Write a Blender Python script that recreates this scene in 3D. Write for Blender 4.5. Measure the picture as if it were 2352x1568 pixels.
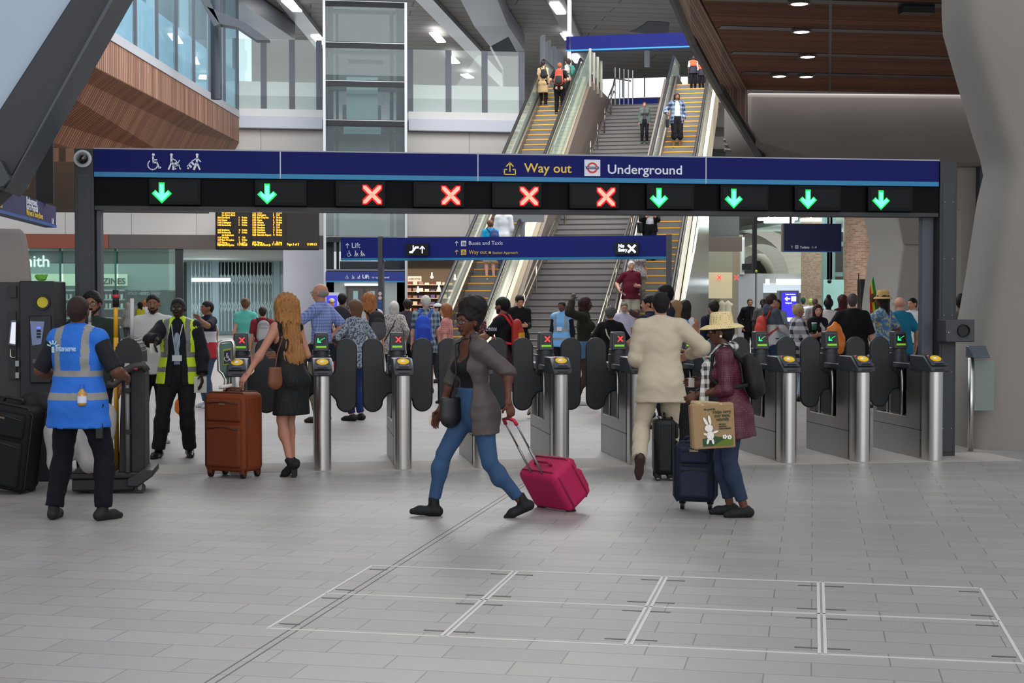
import bpy, math, random
import numpy as np
from mathutils import Vector, Matrix
random.seed(7); rng = np.random.RandomState(3)
for o in list(bpy.data.objects): bpy.data.objects.remove(o)
S = bpy.context.scene
PI = math.pi
# ---------------------------------------------------------------- camera
YAW, PITCH, F, CXP, CYP, CH = math.radians(8.13), math.radians(1.55), 3400.0, 1176.0, 784.0, 1.65
cd = bpy.data.cameras.new('camera'); cam = bpy.data.objects.new('camera', cd); S.collection.objects.link(cam)
cd.sensor_width = 36; cd.lens = 36 * F / 2352; cd.clip_end = 600
cam.location = (0, 0, CH); cam.rotation_euler = (PI/2 - PITCH, 0, -YAW); S.camera = cam
# ---------------------------------------------------------------- view, sky and daylight
S.view_settings.view_transform = 'Standard'; S.view_settings.look = 'None'
S.view_settings.exposure = 0.0; S.view_settings.gamma = 1.0; S.view_settings.use_curve_mapping = False
W = bpy.data.worlds.new('overcast_sky'); S.world = W; W.use_nodes = True
wn = W.node_tree; wn.nodes.clear()
wo = wn.nodes.new('ShaderNodeOutputWorld'); wb = wn.nodes.new('ShaderNodeBackground')
wb.inputs[0].default_value = (0.86, 0.93, 1.0, 1); wb.inputs[1].default_value = 0.68
wn.links.new(wb.outputs[0], wo.inputs[0])
def area(name, loc, size, power, rot=(0, 0, 0), col=(1, 1, 1), sy=None):
    l = bpy.data.lights.new(name, 'AREA'); l.energy = power; l.color = col; l.size = size
    if sy: l.shape = 'RECTANGLE'; l.size_y = sy
    o = bpy.data.objects.new(name, l); o.location = loc; o.rotation_euler = rot; S.collection.objects.link(o); return o
# area lights: skylights, windows and lamps of the hall, plus added fills
area('front_fill', (4, -14, 7), 30, 2100, rot=(PI/2-.1, 0, 0), sy=9, col=(.97, .98, 1))  # added fill behind the camera, brightens surfaces that face it
area('concourse_skylight', (3, 3, 11), 12, 520, col=(1, .97, .94), sy=16)
area('hall_skylight', (2, 40, 13.9), 40, 9500, sy=22)
area('clerestory_daylight', (8, 103, 10.6), 70, 7000, rot=(-PI/2-.25, 0, 0), sy=3, col=(.93, .97, 1))
area('upper_landing_fill', (6, 62, 9.4), 26, 1300, rot=(PI, 0, 0), sy=30, col=(.97, .98, 1))  # unseen upward fill in place of bounced daylight, brightens the roof
area('stair_fill', (13, 40, 12.8), 10, 1500, sy=14)  # fill added above the stair to lift its dark treads
area('gate_hall_lamps', (4, 24, 6.6), 8, 200, sy=8)
area('shop_lamps', (-10, 66, 3.5), 16, 1300, sy=12, col=(.9, 1, 1))
area('retail_lamps', (6, 67, 3.4), 6, 420, sy=6, col=(1, .85, .7))
area('arch_ceiling_fill', (22, 66, 4.4), 8, 420, rot=(PI, 0, 0), sy=16, col=(.85, 1, .96))  # unseen upward fill added to brighten the arch ceiling
area('vault_fill', (30, 84, 2.2), 9, 900, rot=(PI, 0, 0), sy=12, col=(.95, 1, .97))  # unseen fill added inside the vaults, which were too dark
area('arch_lamps', (20, 68, 5.4), 10, 1500, sy=26, col=(.85, 1, .97))
# ---------------------------------------------------------------- geometry helpers
fw = Vector((math.sin(YAW)*math.cos(PITCH), math.cos(YAW)*math.cos(PITCH), -math.sin(PITCH)))
rt = Vector((math.cos(YAW), -math.sin(YAW), 0)); up = rt.cross(fw)
def ray(px, py): return fw + rt*((px-CXP)/F) + up*((CYP-py)/F)
O = Vector((0, 0, CH))
def atz(px, py, z=0.0): r = ray(px, py); return O + r*((z-CH)/r.z)
def aty(px, py, Y): r = ray(px, py); return O + r*(Y/r.y)
def atd(px, py, d): return O + ray(px, py)*d
def gd(px, d):                       # ground point under pixel column px at distance d
    p = atd(px, 690, d); return Vector((p.x, p.y, 0))
EA = math.radians(19.63)             # the escalators and the paving run at this angle to the gate line
EL = Vector((math.cos(EA), -math.sin(EA), 0)); ED = Vector((math.sin(EA), math.cos(EA), 0))
def EP(l, e, z=0): return EL*l + ED*e + Vector((0, 0, z))
ME = Matrix(((EL.x, ED.x, 0, 0), (EL.y, ED.y, 0, 0), (0, 0, 1, 0), (0, 0, 0, 1)))
C0 = S.collection
def lin(c):
    if isinstance(c, str): c = [int(c[i:i+2], 16)/255 for i in (0, 2, 4)]
    return tuple(x/12.92 if x <= .04045 else ((x+.055)/1.055)**2.4 for x in c[:3])
MC = {}
def mat(c, rough=.75, metal=0, emit=0, pat=None, bump=0, bs=40, var=0, vs=3, coord='Object', c2=None, sc=10, spec=.4, tr=0, coat=0):
    key = (c, rough, metal, emit, pat, bump, bs, var, vs, c2, sc, spec, tr, coat, coord)
    if key in MC: return MC[key]
    m = bpy.data.materials.new('m_%d' % len(MC)); MC[key] = m; m.use_nodes = True
    nt = m.node_tree; N = nt.nodes; L = nt.links; b = N['Principled BSDF']; out = N['Material Output']
    col = lin(c) + (1,)
    b.inputs['Base Color'].default_value = col; b.inputs['Roughness'].default_value = rough
    b.inputs['Metallic'].default_value = metal; b.inputs['Specular IOR Level'].default_value = spec
    if coat: b.inputs['Coat Weight'].default_value = coat
    m.diffuse_color = col
    if emit:
        b.inputs['Emission Color'].default_value = col; b.inputs['Emission Strength'].default_value = emit
    tc = None
    if pat or bump or var:
        tc = N.new('ShaderNodeTexCoord').outputs[coord]
    src = None
    def mix(fac, a, bb):
        x = N.new('ShaderNodeMix'); x.data_type = 'RGBA'
        if hasattr(fac, 'links') or hasattr(fac, 'is_linked'): L.new(fac, x.inputs[0])
        else: x.inputs[0].default_value = fac
        for i, v in ((6, a), (7, bb)):
            if isinstance(v, tuple): x.inputs[i].default_value = v
            else: L.new(v, x.inputs[i])
        return x.outputs[2]
    def math_(op, a, bb=None):
        x = N.new('ShaderNodeMath'); x.operation = op
        for i, v in ((0, a), (1, bb)):
            if v is None: continue
            if isinstance(v, (int, float)): x.inputs[i].default_value = v
            else: L.new(v, x.inputs[i])
        return x.outputs[0]
    def noise(scale, det=3, v=None):
        x = N.new('ShaderNodeTexNoise'); x.inputs['Scale'].default_value = scale; x.inputs['Detail'].default_value = det
        L.new(v or tc, x.inputs['Vector']); return x.outputs['Fac']
    if pat:
        k2 = lin(c2) + (1,)
        sp = N.new('ShaderNodeSeparateXYZ'); L.new(tc, sp.inputs[0])
        if pat == 'plaid':
            def band(o, w): return math_('GREATER_THAN', math_('SINE', math_('MULTIPLY', o, sc)), w)
            h = math_('ADD', sp.outputs[0], sp.outputs[1])
            f = math_('MULTIPLY', math_('ADD', band(h, .1), band(sp.outputs[2], .1)), .5)
            src = mix(f, col, k2)
        elif pat == 'blot':
            f = math_('GREATER_THAN', noise(sc, 2), .52); src = mix(f, col, k2)
        elif pat == 'dots':
            v = N.new('ShaderNodeTexVoronoi'); v.inputs['Scale'].default_value = sc; v.inputs['Randomness'].default_value = .1; L.new(tc, v.inputs['Vector'])
            src = mix(math_('LESS_THAN', v.outputs['Distance'], .25), col, k2)
        elif pat in ('vx', 'vy', 'hz'):
            o = sp.outputs[{'vx': 0, 'vy': 1, 'hz': 2}[pat]]
            src = mix(math_('GREATER_THAN', math_('SINE', math_('MULTIPLY', o, sc)), .6), col, k2)
        elif pat == 'slat':           # timber slats of uneven tone across the U direction
            u = N.new('ShaderNodeUVMap'); su = N.new('ShaderNodeSeparateXYZ'); L.new(u.outputs[0], su.inputs[0])
            q = math_('FLOOR', math_('MULTIPLY', su.outputs[0], sc))
            w = N.new('ShaderNodeTexWhiteNoise'); w.noise_dimensions = '1D'; L.new(q, w.inputs['W'])
            base = mix(w.outputs[0], col, k2)
            g = math_('LESS_THAN', math_('FRACT', math_('MULTIPLY', su.outputs[0], sc)), .3)
            src = mix(math_('MULTIPLY', g, .75), base, lin('150d0a') + (1,))
        elif pat == 'brick':
            x = N.new('ShaderNodeTexBrick'); u = N.new('ShaderNodeUVMap'); L.new(u.outputs[0], x.inputs['Vector'])
            x.inputs['Color1'].default_value = col; x.inputs['Color2'].default_value = k2; x.inputs['Mortar'].default_value = lin('b0a596') + (1,)
            x.inputs['Scale'].default_value = sc; x.inputs['Mortar Size'].default_value = .02; x.inputs['Brick Width'].default_value = .9; x.inputs['Row Height'].default_value = .3
            src = x.outputs[0]
        elif pat == 'panel':
            x = N.new('ShaderNodeTexBrick'); u = N.new('ShaderNodeUVMap'); L.new(u.outputs[0], x.inputs['Vector']); x.offset = 0
            x.inputs['Color1'].default_value = col; x.inputs['Color2'].default_value = k2; x.inputs['Mortar'].default_value = lin('4a4a4a') + (1,)
            x.inputs['Scale'].default_value = 1; x.inputs['Mortar Size'].default_value = .008; x.inputs['Brick Width'].default_value = sc; x.inputs['Row Height'].default_value = sc*1.15
            src = x.outputs[0]
        elif pat == 'planks':
            x = N.new('ShaderNodeTexBrick'); u = N.new('ShaderNodeUVMap'); L.new(u.outputs[0], x.inputs['Vector'])
            x.inputs['Color1'].default_value = col; x.inputs['Color2'].default_value = k2; x.inputs['Mortar'].default_value = lin('45443f') + (1,)
            x.inputs['Scale'].default_value = 1; x.inputs['Mortar Size'].default_value = .035; x.inputs['Brick Width'].default_value = 9; x.inputs['Row Height'].default_value = sc
            src = x.outputs[0]
        elif pat == 'paving':
            mp = N.new('ShaderNodeMapping'); mp.inputs['Rotation'].default_value = (0, 0, EA); L.new(tc, mp.inputs[0])
            x = N.new('ShaderNodeTexBrick'); L.new(mp.outputs[0], x.inputs['Vector']); x.offset = .37; x.offset_frequency = 2
            x.inputs['Color1'].default_value = col; x.inputs['Color2'].default_value = k2; x.inputs['Mortar'].default_value = lin('55514e') + (1,)
            x.inputs['Scale'].default_value = 1; x.inputs['Mortar Size'].default_value = .004; x.inputs['Mortar Smooth'].default_value = .4
            x.inputs['Bias'].default_value = -.1; x.inputs['Brick Width'].default_value = .56; x.inputs['Row Height'].default_value = .245
            n1 = noise(.35, 5); src = mix(math_('MULTIPLY', n1, .5), x.outputs[0], lin('8c8682') + (1,))
            n2 = noise(60, 3); src = mix(math_('MULTIPLY', math_('SUBTRACT', n2, .35), .35), src, lin('b5b1ae') + (1,))
    if var:
        n = noise(vs, 4); a = tuple(x*(1-var) for x in col[:3]) + (1,); bb = tuple(min(1, x*(1+var)) for x in col[:3]) + (1,)
        if src is None: src = mix(n, a, bb)
    if src is not None: L.new(src, b.inputs['Base Color'])
    if bump:
        bn = N.new('ShaderNodeBump'); bn.inputs['Strength'].default_value = bump; bn.inputs['Distance'].default_value = .01
        L.new(noise(bs), bn.inputs['Height']); L.new(bn.outputs[0], b.inputs['Normal'])
    if tr:                              # clear or tinted pane: mostly see-through with a faint reflection
        b.inputs['Roughness'].default_value = .8; b.inputs['Specular IOR Level'].default_value = 0
        t = N.new('ShaderNodeBsdfTransparent'); t.inputs[0].default_value = col
        g = N.new('ShaderNodeBsdfGlossy'); g.inputs['Roughness'].default_value = 0.0
        lw_ = N.new('ShaderNodeLayerWeight'); lw_.inputs[0].default_value = .5
        pw_ = math_('POWER', lw_.outputs['Facing'], 4); fr = math_('ADD', math_('MULTIPLY', pw_, .7), .03)
        mx = N.new('ShaderNodeMixShader'); L.new(fr, mx.inputs[0]); L.new(t.outputs[0], mx.inputs[1]); L.new(g.outputs[0], mx.inputs[2])
        m2 = N.new('ShaderNodeMixShader'); m2.inputs[0].default_value = 1-tr
        L.new(mx.outputs[0], m2.inputs[1]); L.new(b.outputs[0], m2.inputs[2]); L.new(m2.outputs[0], out.inputs[0])
    return m
def steel(c='8c8a88', r=.32): return mat(c, r, 1.0, bump=.02, bs=200)
class MB:
    def __init__(s, M=None): s.v = []; s.f = []; s.uv = {}; s.mi = []; s.cur = 0; s.M = M
    def add(s, vs, fs, uvs=None):
        n = len(s.v)
        for v in vs:
            v = Vector(v); s.v.append(tuple(s.M @ v) if s.M else tuple(v))
        for i, f in enumerate(fs):
            if uvs: s.uv[len(s.f)] = uvs[i]
            s.f.append([n+j for j in f]); s.mi.append(s.cur)
        return s
    def box(s, a, b):
        x0, y0, z0 = [min(a[i], b[i]) for i in range(3)]; x1, y1, z1 = [max(a[i], b[i]) for i in range(3)]
        return s.add([(x0,y0,z0),(x1,y0,z0),(x1,y1,z0),(x0,y1,z0),(x0,y0,z1),(x1,y0,z1),(x1,y1,z1),(x0,y1,z1)],
              [(0,3,2,1),(4,5,6,7),(0,1,5,4),(1,2,6,5),(2,3,7,6),(3,0,4,7)])
    def cbox(s, c, d): return s.box([c[i]-d[i]/2 for i in range(3)], [c[i]+d[i]/2 for i in range(3)])
    def ext(s, poly, off, uv=False):        # polygon of 3D points pushed along off
        n = len(poly); off = Vector(off); P = [Vector(p) for p in poly]
        area_ = Vector((0, 0, 0))
        for i in range(n): area_ += P[i].cross(P[(i+1) % n])
        fl = area_.dot(off) > 0
        a = list(range(n)); f0 = a[::-1] if fl else a; f1 = [n+i for i in (a if fl else a[::-1])]
        sd = [((i, (i+1) % n, n+(i+1) % n, n+i) if fl else (i, n+i, n+(i+1) % n, (i+1) % n)) for i in range(n)]
        return s.add(P + [p+off for p in P], [f0, f1] + sd)
    def quad(s, p, uv=((0,0),(1,0),(1,1),(0,1))): return s.add(p, [(0,1,2,3)], [uv])
    def slab(s, p, t, w=None, h=None):      # quad with thickness t (away along -normal) and metric uv on the front
        P = [Vector(q) for q in p]; nrm = (P[1]-P[0]).cross(P[3]-P[0]).normalized()
        w = w or (P[1]-P[0]).length; h = h or (P[3]-P[0]).length
        Q = [q - nrm*t for q in P]
        u = [(0,0),(w,0),(w,h),(0,h)]
        return s.add(P+Q, [(0,1,2,3),(7,6,5,4),(0,4,5,1),(1,5,6,2),(2,6,7,3),(3,7,4,0)], [u]*6)
    def tube(s, pts, r, n=10, cap=True, closed=False):
        P = [Vector(p) for p in pts]; m = len(P); R = r if isinstance(r, (list, tuple)) else [r]*m; vs = []; fs = []; prev = None
        for i in range(m):
            if closed: t = P[(i+1) % m]-P[i-1]
            else: t = (P[min(i+1, m-1)]-P[max(i-1, 0)])
            t.normalize()
            if prev is None: a = t.orthogonal().normalized()
            else:
                a = prev - t*prev.dot(t); a.normalize()
            prev = a; b = t.cross(a)
            for k in range(n):
                th = 2*PI*k/n; vs.append(P[i] + a*(R[i]*math.cos(th)) + b*(R[i]*math.sin(th)))
        for i in range(m if closed else m-1):
            j = (i+1) % m
            for k in range(n):
                fs.append((i*n+k, i*n+(k+1) % n, j*n+(k+1) % n, j*n+k))
        if cap and not closed: fs.append(list(range(n))[::-1]); fs.append([(m-1)*n+k for k in range(n)])
        return s.add(vs, fs)
    def cyl(s, a, b, r, n=20, r2=None): return s.tube([a, b], [r, r if r2 is None else r2], n)
    def lathe(s, prof, c=(0,0,0), n=24, ax='z', M=None, caps=True):
        vs = []; fs = []; c = Vector(c)
        for (r, z) in prof:
            for k in range(n):
                th = 2*PI*k/n; x, y = r*math.cos(th), r*math.sin(th)
                v = Vector((x, y, z)) if ax == 'z' else (Vector((x, -z, y)) if ax == 'y' else Vector((z, x, y)))
                if M: v = M @ v
                vs.append(c+v)
        for i in range(len(prof)-1):
            for k in range(n): fs.append((i*n+k, i*n+(k+1) % n, (i+1)*n+(k+1) % n, (i+1)*n+k))
        if caps: fs.append(list(range(n))[::-1]); fs.append([(len(prof)-1)*n+k for k in range(n)])
        return s.add(vs, fs)
    def ball(s, c, r, n=10, M=None):
        rr = r if isinstance(r, (list, tuple)) else (r, r, r); c = Vector(c); vs = []; fs = []
        m = max(4, n//2+1)
        for i in range(1, m):
            ph = PI*i/m
            for k in range(n):
                th = 2*PI*k/n; v = Vector((rr[0]*math.sin(ph)*math.cos(th), rr[1]*math.sin(ph)*math.sin(th), rr[2]*math.cos(ph)))
                if M: v = M @ v
                vs.append(c+v)
        t = Vector((0,0,rr[2])); t = M @ t if M else t
        vs += [c+t, c-t]; T = len(vs)-2; B = T+1
        for i in range(m-2):
            for k in range(n): fs.append((i*n+k, (i+1)*n+k, (i+1)*n+(k+1) % n, i*n+(k+1) % n))
        for k in range(n): fs.append((T, k, (k+1) % n)); fs.append((B, (m-2)*n+(k+1) % n, (m-2)*n+k))
        return s.add(vs, fs)
def wloc(o):
    v = Vector((0, 0, 0))
    while o: v += Vector(o.location); o = o.parent
    return v
def finish(name, me, m, parent, smooth, bevel, label):
    ms = m if isinstance(m, (list, tuple)) else [m]
    for k in ms: me.materials.append(k)
    o = bpy.data.objects.new(name, me); C0.objects.link(o)
    if parent: o.parent = parent
    if smooth is True: me.polygons.foreach_set('use_smooth', [True]*len(me.polygons))
    elif smooth:
        me.polygons.foreach_set('use_smooth', [True]*len(me.polygons)); me.set_sharp_from_angle(angle=math.radians(smooth))
    if bevel:
        b = o.modifiers.new('bevel', 'BEVEL'); b.width = bevel; b.segments = 3 if bevel > .01 else 2; b.limit_method = 'ANGLE'; b.angle_limit = math.radians(40)
        me.polygons.foreach_set('use_smooth', [True]*len(me.polygons)); me.set_sharp_from_angle(angle=math.radians(60))
    if label: o['label'] = label
    return o
def obj(name, mb, m, parent=None, smooth=False, bevel=0, label=None):
    off = wloc(parent) if parent else Vector((0, 0, 0))
    me = bpy.data.meshes.new(name); me.from_pydata([(v[0]-off.x, v[1]-off.y, v[2]-off.z) for v in mb.v], [], mb.f)
    if mb.uv:
        ul = me.uv_layers.new(name='UVMap')
        for pi, uv in mb.uv.items():
            p = me.polygons[pi]
            for j, li in enumerate(p.loop_indices): ul.data[li].uv = uv[j]
    if any(mb.mi): me.polygons.foreach_set('material_index', mb.mi)
    me.update(); return finish(name, me, m, parent, smooth, bevel, label)
def thing(name, label, cat, loc=(0, 0, 0), group=None):
    o = bpy.data.objects.new(name, None); C0.objects.link(o); o.location = loc; o.empty_display_size = .1
    o['label'] = label; o['category'] = cat
    if group: o['group'] = group
    return o
def tag(o, label, cat, group=None, kind=None):
    o['label'] = label; o['category'] = cat
    if group: o['group'] = group
    if kind: o['kind'] = kind
    return o
def single(name, mb, m, label, cat, group=None, **k):     # a thing that is one mesh, its origin at its own base
    c = [(min(v[i] for v in mb.v)+max(v[i] for v in mb.v))/2 for i in range(2)] + [min(v[2] for v in mb.v)]
    me = bpy.data.meshes.new(name); me.from_pydata([(v[0]-c[0], v[1]-c[1], v[2]-c[2]) for v in mb.v], [], mb.f)
    if mb.uv:
        ul = me.uv_layers.new(name='UVMap')
        for pi, uv in mb.uv.items():
            for j, li in enumerate(me.polygons[pi].loop_indices): ul.data[li].uv = uv[j]
    if any(mb.mi): me.polygons.foreach_set('material_index', mb.mi)
    o = finish(name, me, m, None, k.get('smooth', False), k.get('bevel', 0), None); o.location = c
    return tag(o, label, cat, group)
def struct(name, mb, m, **k):
    o = obj(name, mb, m, **k); o['kind'] = 'structure'; return o
def text(parent, s, loc, size, m, X=Vector((1, 0, 0)), U=Vector((0, 0, 1)), name='lettering', bold=0, align='LEFT', ext=.002, width=None, sy=1, shear=0, label=None):
    cu = bpy.data.curves.new('t', 'FONT'); cu.body = s; cu.size = size; cu.extrude = ext; cu.offset = bold; cu.align_x = align; cu.shear = shear; cu.resolution_u = 3
    t = bpy.data.objects.new('t', cu); C0.objects.link(t)
    bpy.context.view_layer.update()
    me = bpy.data.meshes.new_from_object(t.evaluated_get(bpy.context.evaluated_depsgraph_get()))
    bpy.data.objects.remove(t)
    X = Vector(X).normalized(); U = Vector(U).normalized(); Nn = X.cross(U)
    n = len(me.vertices); a = np.empty(n*3); me.vertices.foreach_get('co', a); a = a.reshape(-1, 3)
    sx = 1
    if width and n: sx = width/(a[:, 0].max()-a[:, 0].min())
    B = np.array([X*sx, U*sy, Nn]); a = a @ B + np.array(Vector(loc)) - np.array(wloc(parent) if parent else (0, 0, 0))
    me.vertices.foreach_set('co', a.ravel()); me.update(); me.materials.clear(); me.materials.append(m)
    o = bpy.data.objects.new(name, me); C0.objects.link(o); o.parent = parent
    if label: o['label'] = label
    return o
def plate(X, U, o, poly, t=.004):          # flat symbol: polygon in (x,u) around point o, standing off along X x U
    X = Vector(X); U = Vector(U); N = X.cross(U); return [Vector(o)+X*a+U*b+N*.001 for a, b in poly], N*t
# ---------------------------------------------------------------- implicit surfaces -> meshes
def V(*a): return np.array(a if len(a) > 1 else a[0], float)
def un(v): return v/(np.linalg.norm(v)+1e-9)
class SDF:
    def __init__(s): s.p = []; s.post = None
    def rc(s, a, b, ra, rb=None, k=.025, flat=None, ca=False, cb=False, op='u'):
        s.p.append(('rc', op, k, V(a), V(b), ra, ra if rb is None else rb, flat, ca, cb)); return s
    def el(s, c, r, R=None, k=.02, op='u'):
        s.p.append(('el', op, k, V(c), V(r), R)); return s
    def pl(s, pt, n):                               # keep the side n points away from
        s.p.append(('pl', 'i', 0, V(pt), un(V(n)))); return s
    def bounds(s):
        lo = V(9e9, 9e9, 9e9); hi = -lo
        for q in s.p:
            if q[1] != 'u': continue
            if q[0] == 'rc':
                for c, r in ((q[3], q[5]), (q[4], q[6])): lo = np.minimum(lo, c-r); hi = np.maximum(hi, c+r)
            else: r = max(q[4]); lo = np.minimum(lo, q[3]-r); hi = np.maximum(hi, q[3]+r)
        return lo-.03, hi+.03
    def field(s, ax):
        F = np.full([len(a) for a in ax], .25, np.float32)
        for q in s.p:
            kind, op, k = q[:3]; pad = k+.03
            if kind == 'rc':
                m = max(q[5], q[6])+pad; lo = np.minimum(q[3], q[4])-m; hi = np.maximum(q[3], q[4])+m
            elif kind == 'el': m = max(q[4])+pad; lo = q[3]-m; hi = q[3]+m
            else: lo = V(-99, -99, -99); hi = -lo
            sl = tuple(slice(*np.searchsorted(a, (lo[i], hi[i]))) for i, a in enumerate(ax))
            g = [ax[i][sl[i]].astype(np.float32) for i in range(3)]
            if min(len(x) for x in g) == 0: continue
            P = np.stack(np.meshgrid(*g, indexing='ij'), -1)
            if kind == 'rc':
                a, b, ra, rb, flat, ca, cb = q[3:]
                pa = P-a.astype(np.float32); ba = (b-a).astype(np.float32); L = float(np.linalg.norm(ba))+1e-6
                tu = (pa @ ba)/L**2
                if flat is not None:
                    n, f = flat; pa = pa + (pa @ n.astype(np.float32))[..., None]*(n*(1/f-1)).astype(np.float32)
                t = np.clip(tu, 0, 1)
                d = np.linalg.norm(pa-t[..., None]*ba, axis=-1)-(ra+t*(rb-ra))
                if flat is not None: d *= (.4+.6*flat[1])
                if cb: d = np.maximum(d, (tu-1)*L)
                if ca: d = np.maximum(d, -tu*L)
            elif kind == 'el':
                c, r, R = q[3:]; pa = P-c.astype(np.float32)
                if R is not None: pa = pa @ R.T.astype(np.float32)
                k0 = np.linalg.norm(pa/r, axis=-1); k1 = np.linalg.norm(pa/(r*r), axis=-1)+1e-6; d = k0*(k0-1)/k1
            else: d = (P-q[3]) @ q[4]
            d = d.astype(np.float32); G = F[sl]
            if op == 'u':
                h = np.clip(.5+.5*(G-d)/max(k, 1e-5), 0, 1); F[sl] = G*(1-h)+d*h-k*h*(1-h)
            elif op == 's':
                h = np.clip(.5-.5*(G+d)/max(k, 1e-5), 0, 1); F[sl] = G*(1-h)-d*h+k*h*(1-h)
            else: F[sl] = np.maximum(G, d)
        if s.post is not None:
            P = np.stack(np.meshgrid(*ax, indexing='ij'), -1); F = F + s.post(P)
        return F
def surfnet(F, ax):
    Sg = F < 0; sh = F.shape; c = np.zeros([n-1 for n in sh], np.int8)
    for i in (0, 1):
        for j in (0, 1):
            for k in (0, 1): c += Sg[i:sh[0]-1+i, j:sh[1]-1+j, k:sh[2]-1+k]
    act = (c > 0) & (c < 8); idx = np.argwhere(act); n = len(idx)
    vid = np.full(act.shape, -1, np.int32); vid[act] = np.arange(n)
    acc = np.zeros((n, 3)); cnt = np.zeros(n)
    for a in range(3):
        e = np.zeros(3, int); e[a] = 1; o1, o2 = [b for b in range(3) if b != a]
        for i in (0, 1):
            for j in (0, 1):
                o = np.zeros(3, int); o[o1] = i; o[o2] = j
                p = idx+o; q = p+e; f1 = F[p[:, 0], p[:, 1], p[:, 2]]; f2 = F[q[:, 0], q[:, 1], q[:, 2]]
                m = (f1 < 0) != (f2 < 0); t = np.where(m, f1/np.where(m, f1-f2, 1), 0)
                acc += m[:, None]*(o+t[:, None]*e); cnt += m
    g = idx+acc/np.maximum(cnt, 1)[:, None]; vs = np.stack([np.interp(g[:, a], np.arange(len(ax[a])), ax[a]) for a in range(3)], 1)
    Q = []
    for a in range(3):
        b, d = (a+1) % 3, (a+2) % 3
        s1 = [slice(None)]*3; s2 = [slice(None)]*3; s1[a] = slice(0, -1); s2[a] = slice(1, None)
        A = Sg[tuple(s1)]; m = A != Sg[tuple(s2)]; w = np.argwhere(m)
        w = w[(w[:, b] >= 1) & (w[:, d] >= 1) & (w[:, b] < sh[b]-1) & (w[:, d] < sh[d]-1)]
        if not len(w): continue
        ins = A[w[:, 0], w[:, 1], w[:, 2]]
        def cell(i, j):
            x = w.copy(); x[:, b] += i; x[:, d] += j; return vid[x[:, 0], x[:, 1], x[:, 2]]
        q = np.stack([cell(-1, -1), cell(0, -1), cell(0, 0), cell(-1, 0)], 1)
        q[~ins] = q[~ins][:, ::-1]; Q.append(q)
    return vs, np.concatenate(Q) if Q else np.zeros((0, 4), int)
def polyize(sdf, h, fine=()):
    lo, hi = sdf.bounds(); ax = [np.arange(lo[i], hi[i]+h, h) for i in range(3)]
    vs, q = surfnet(sdf.field(ax), ax)
    for lo2, hi2, h2 in fine:
        cen = vs[q].mean(1); ins = np.all((cen > lo2) & (cen < hi2), 1); q = q[~ins]
        ax2 = [np.arange(lo2[i]-2*h2, hi2[i]+2*h2, h2) for i in range(3)]
        v2, q2 = surfnet(sdf.field(ax2), ax2)
        if len(q2):
            cen = v2[q2].mean(1); q2 = q2[np.all((cen > lo2-h2*.6) & (cen < hi2+h2*.6), 1)]
            q = np.concatenate([q, q2+len(vs)]); vs = np.concatenate([vs, v2])
    used = np.unique(q); mp = np.zeros(len(vs), int); mp[used] = np.arange(len(used))
    return vs[used], mp[q]
def mesh_np(name, vs, q, ms, parent, mfn=None, label=None, smooth=True):
    me = bpy.data.meshes.new(name); n = len(vs); m = len(q)
    me.vertices.add(n); me.vertices.foreach_set('co', vs.astype(np.float32).ravel())
    me.loops.add(m*4); me.loops.foreach_set('vertex_index', q.astype(np.int32).ravel())
    me.polygons.add(m); me.polygons.foreach_set('loop_start', np.arange(0, m*4, 4, dtype=np.int32)); me.polygons.foreach_set('loop_total', np.full(m, 4, np.int32))
    if mfn is not None: me.polygons.foreach_set('material_index', mfn.astype(np.int32))
    me.update(calc_edges=True)
    return finish(name, me, ms, parent, smooth, 0, label)
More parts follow.
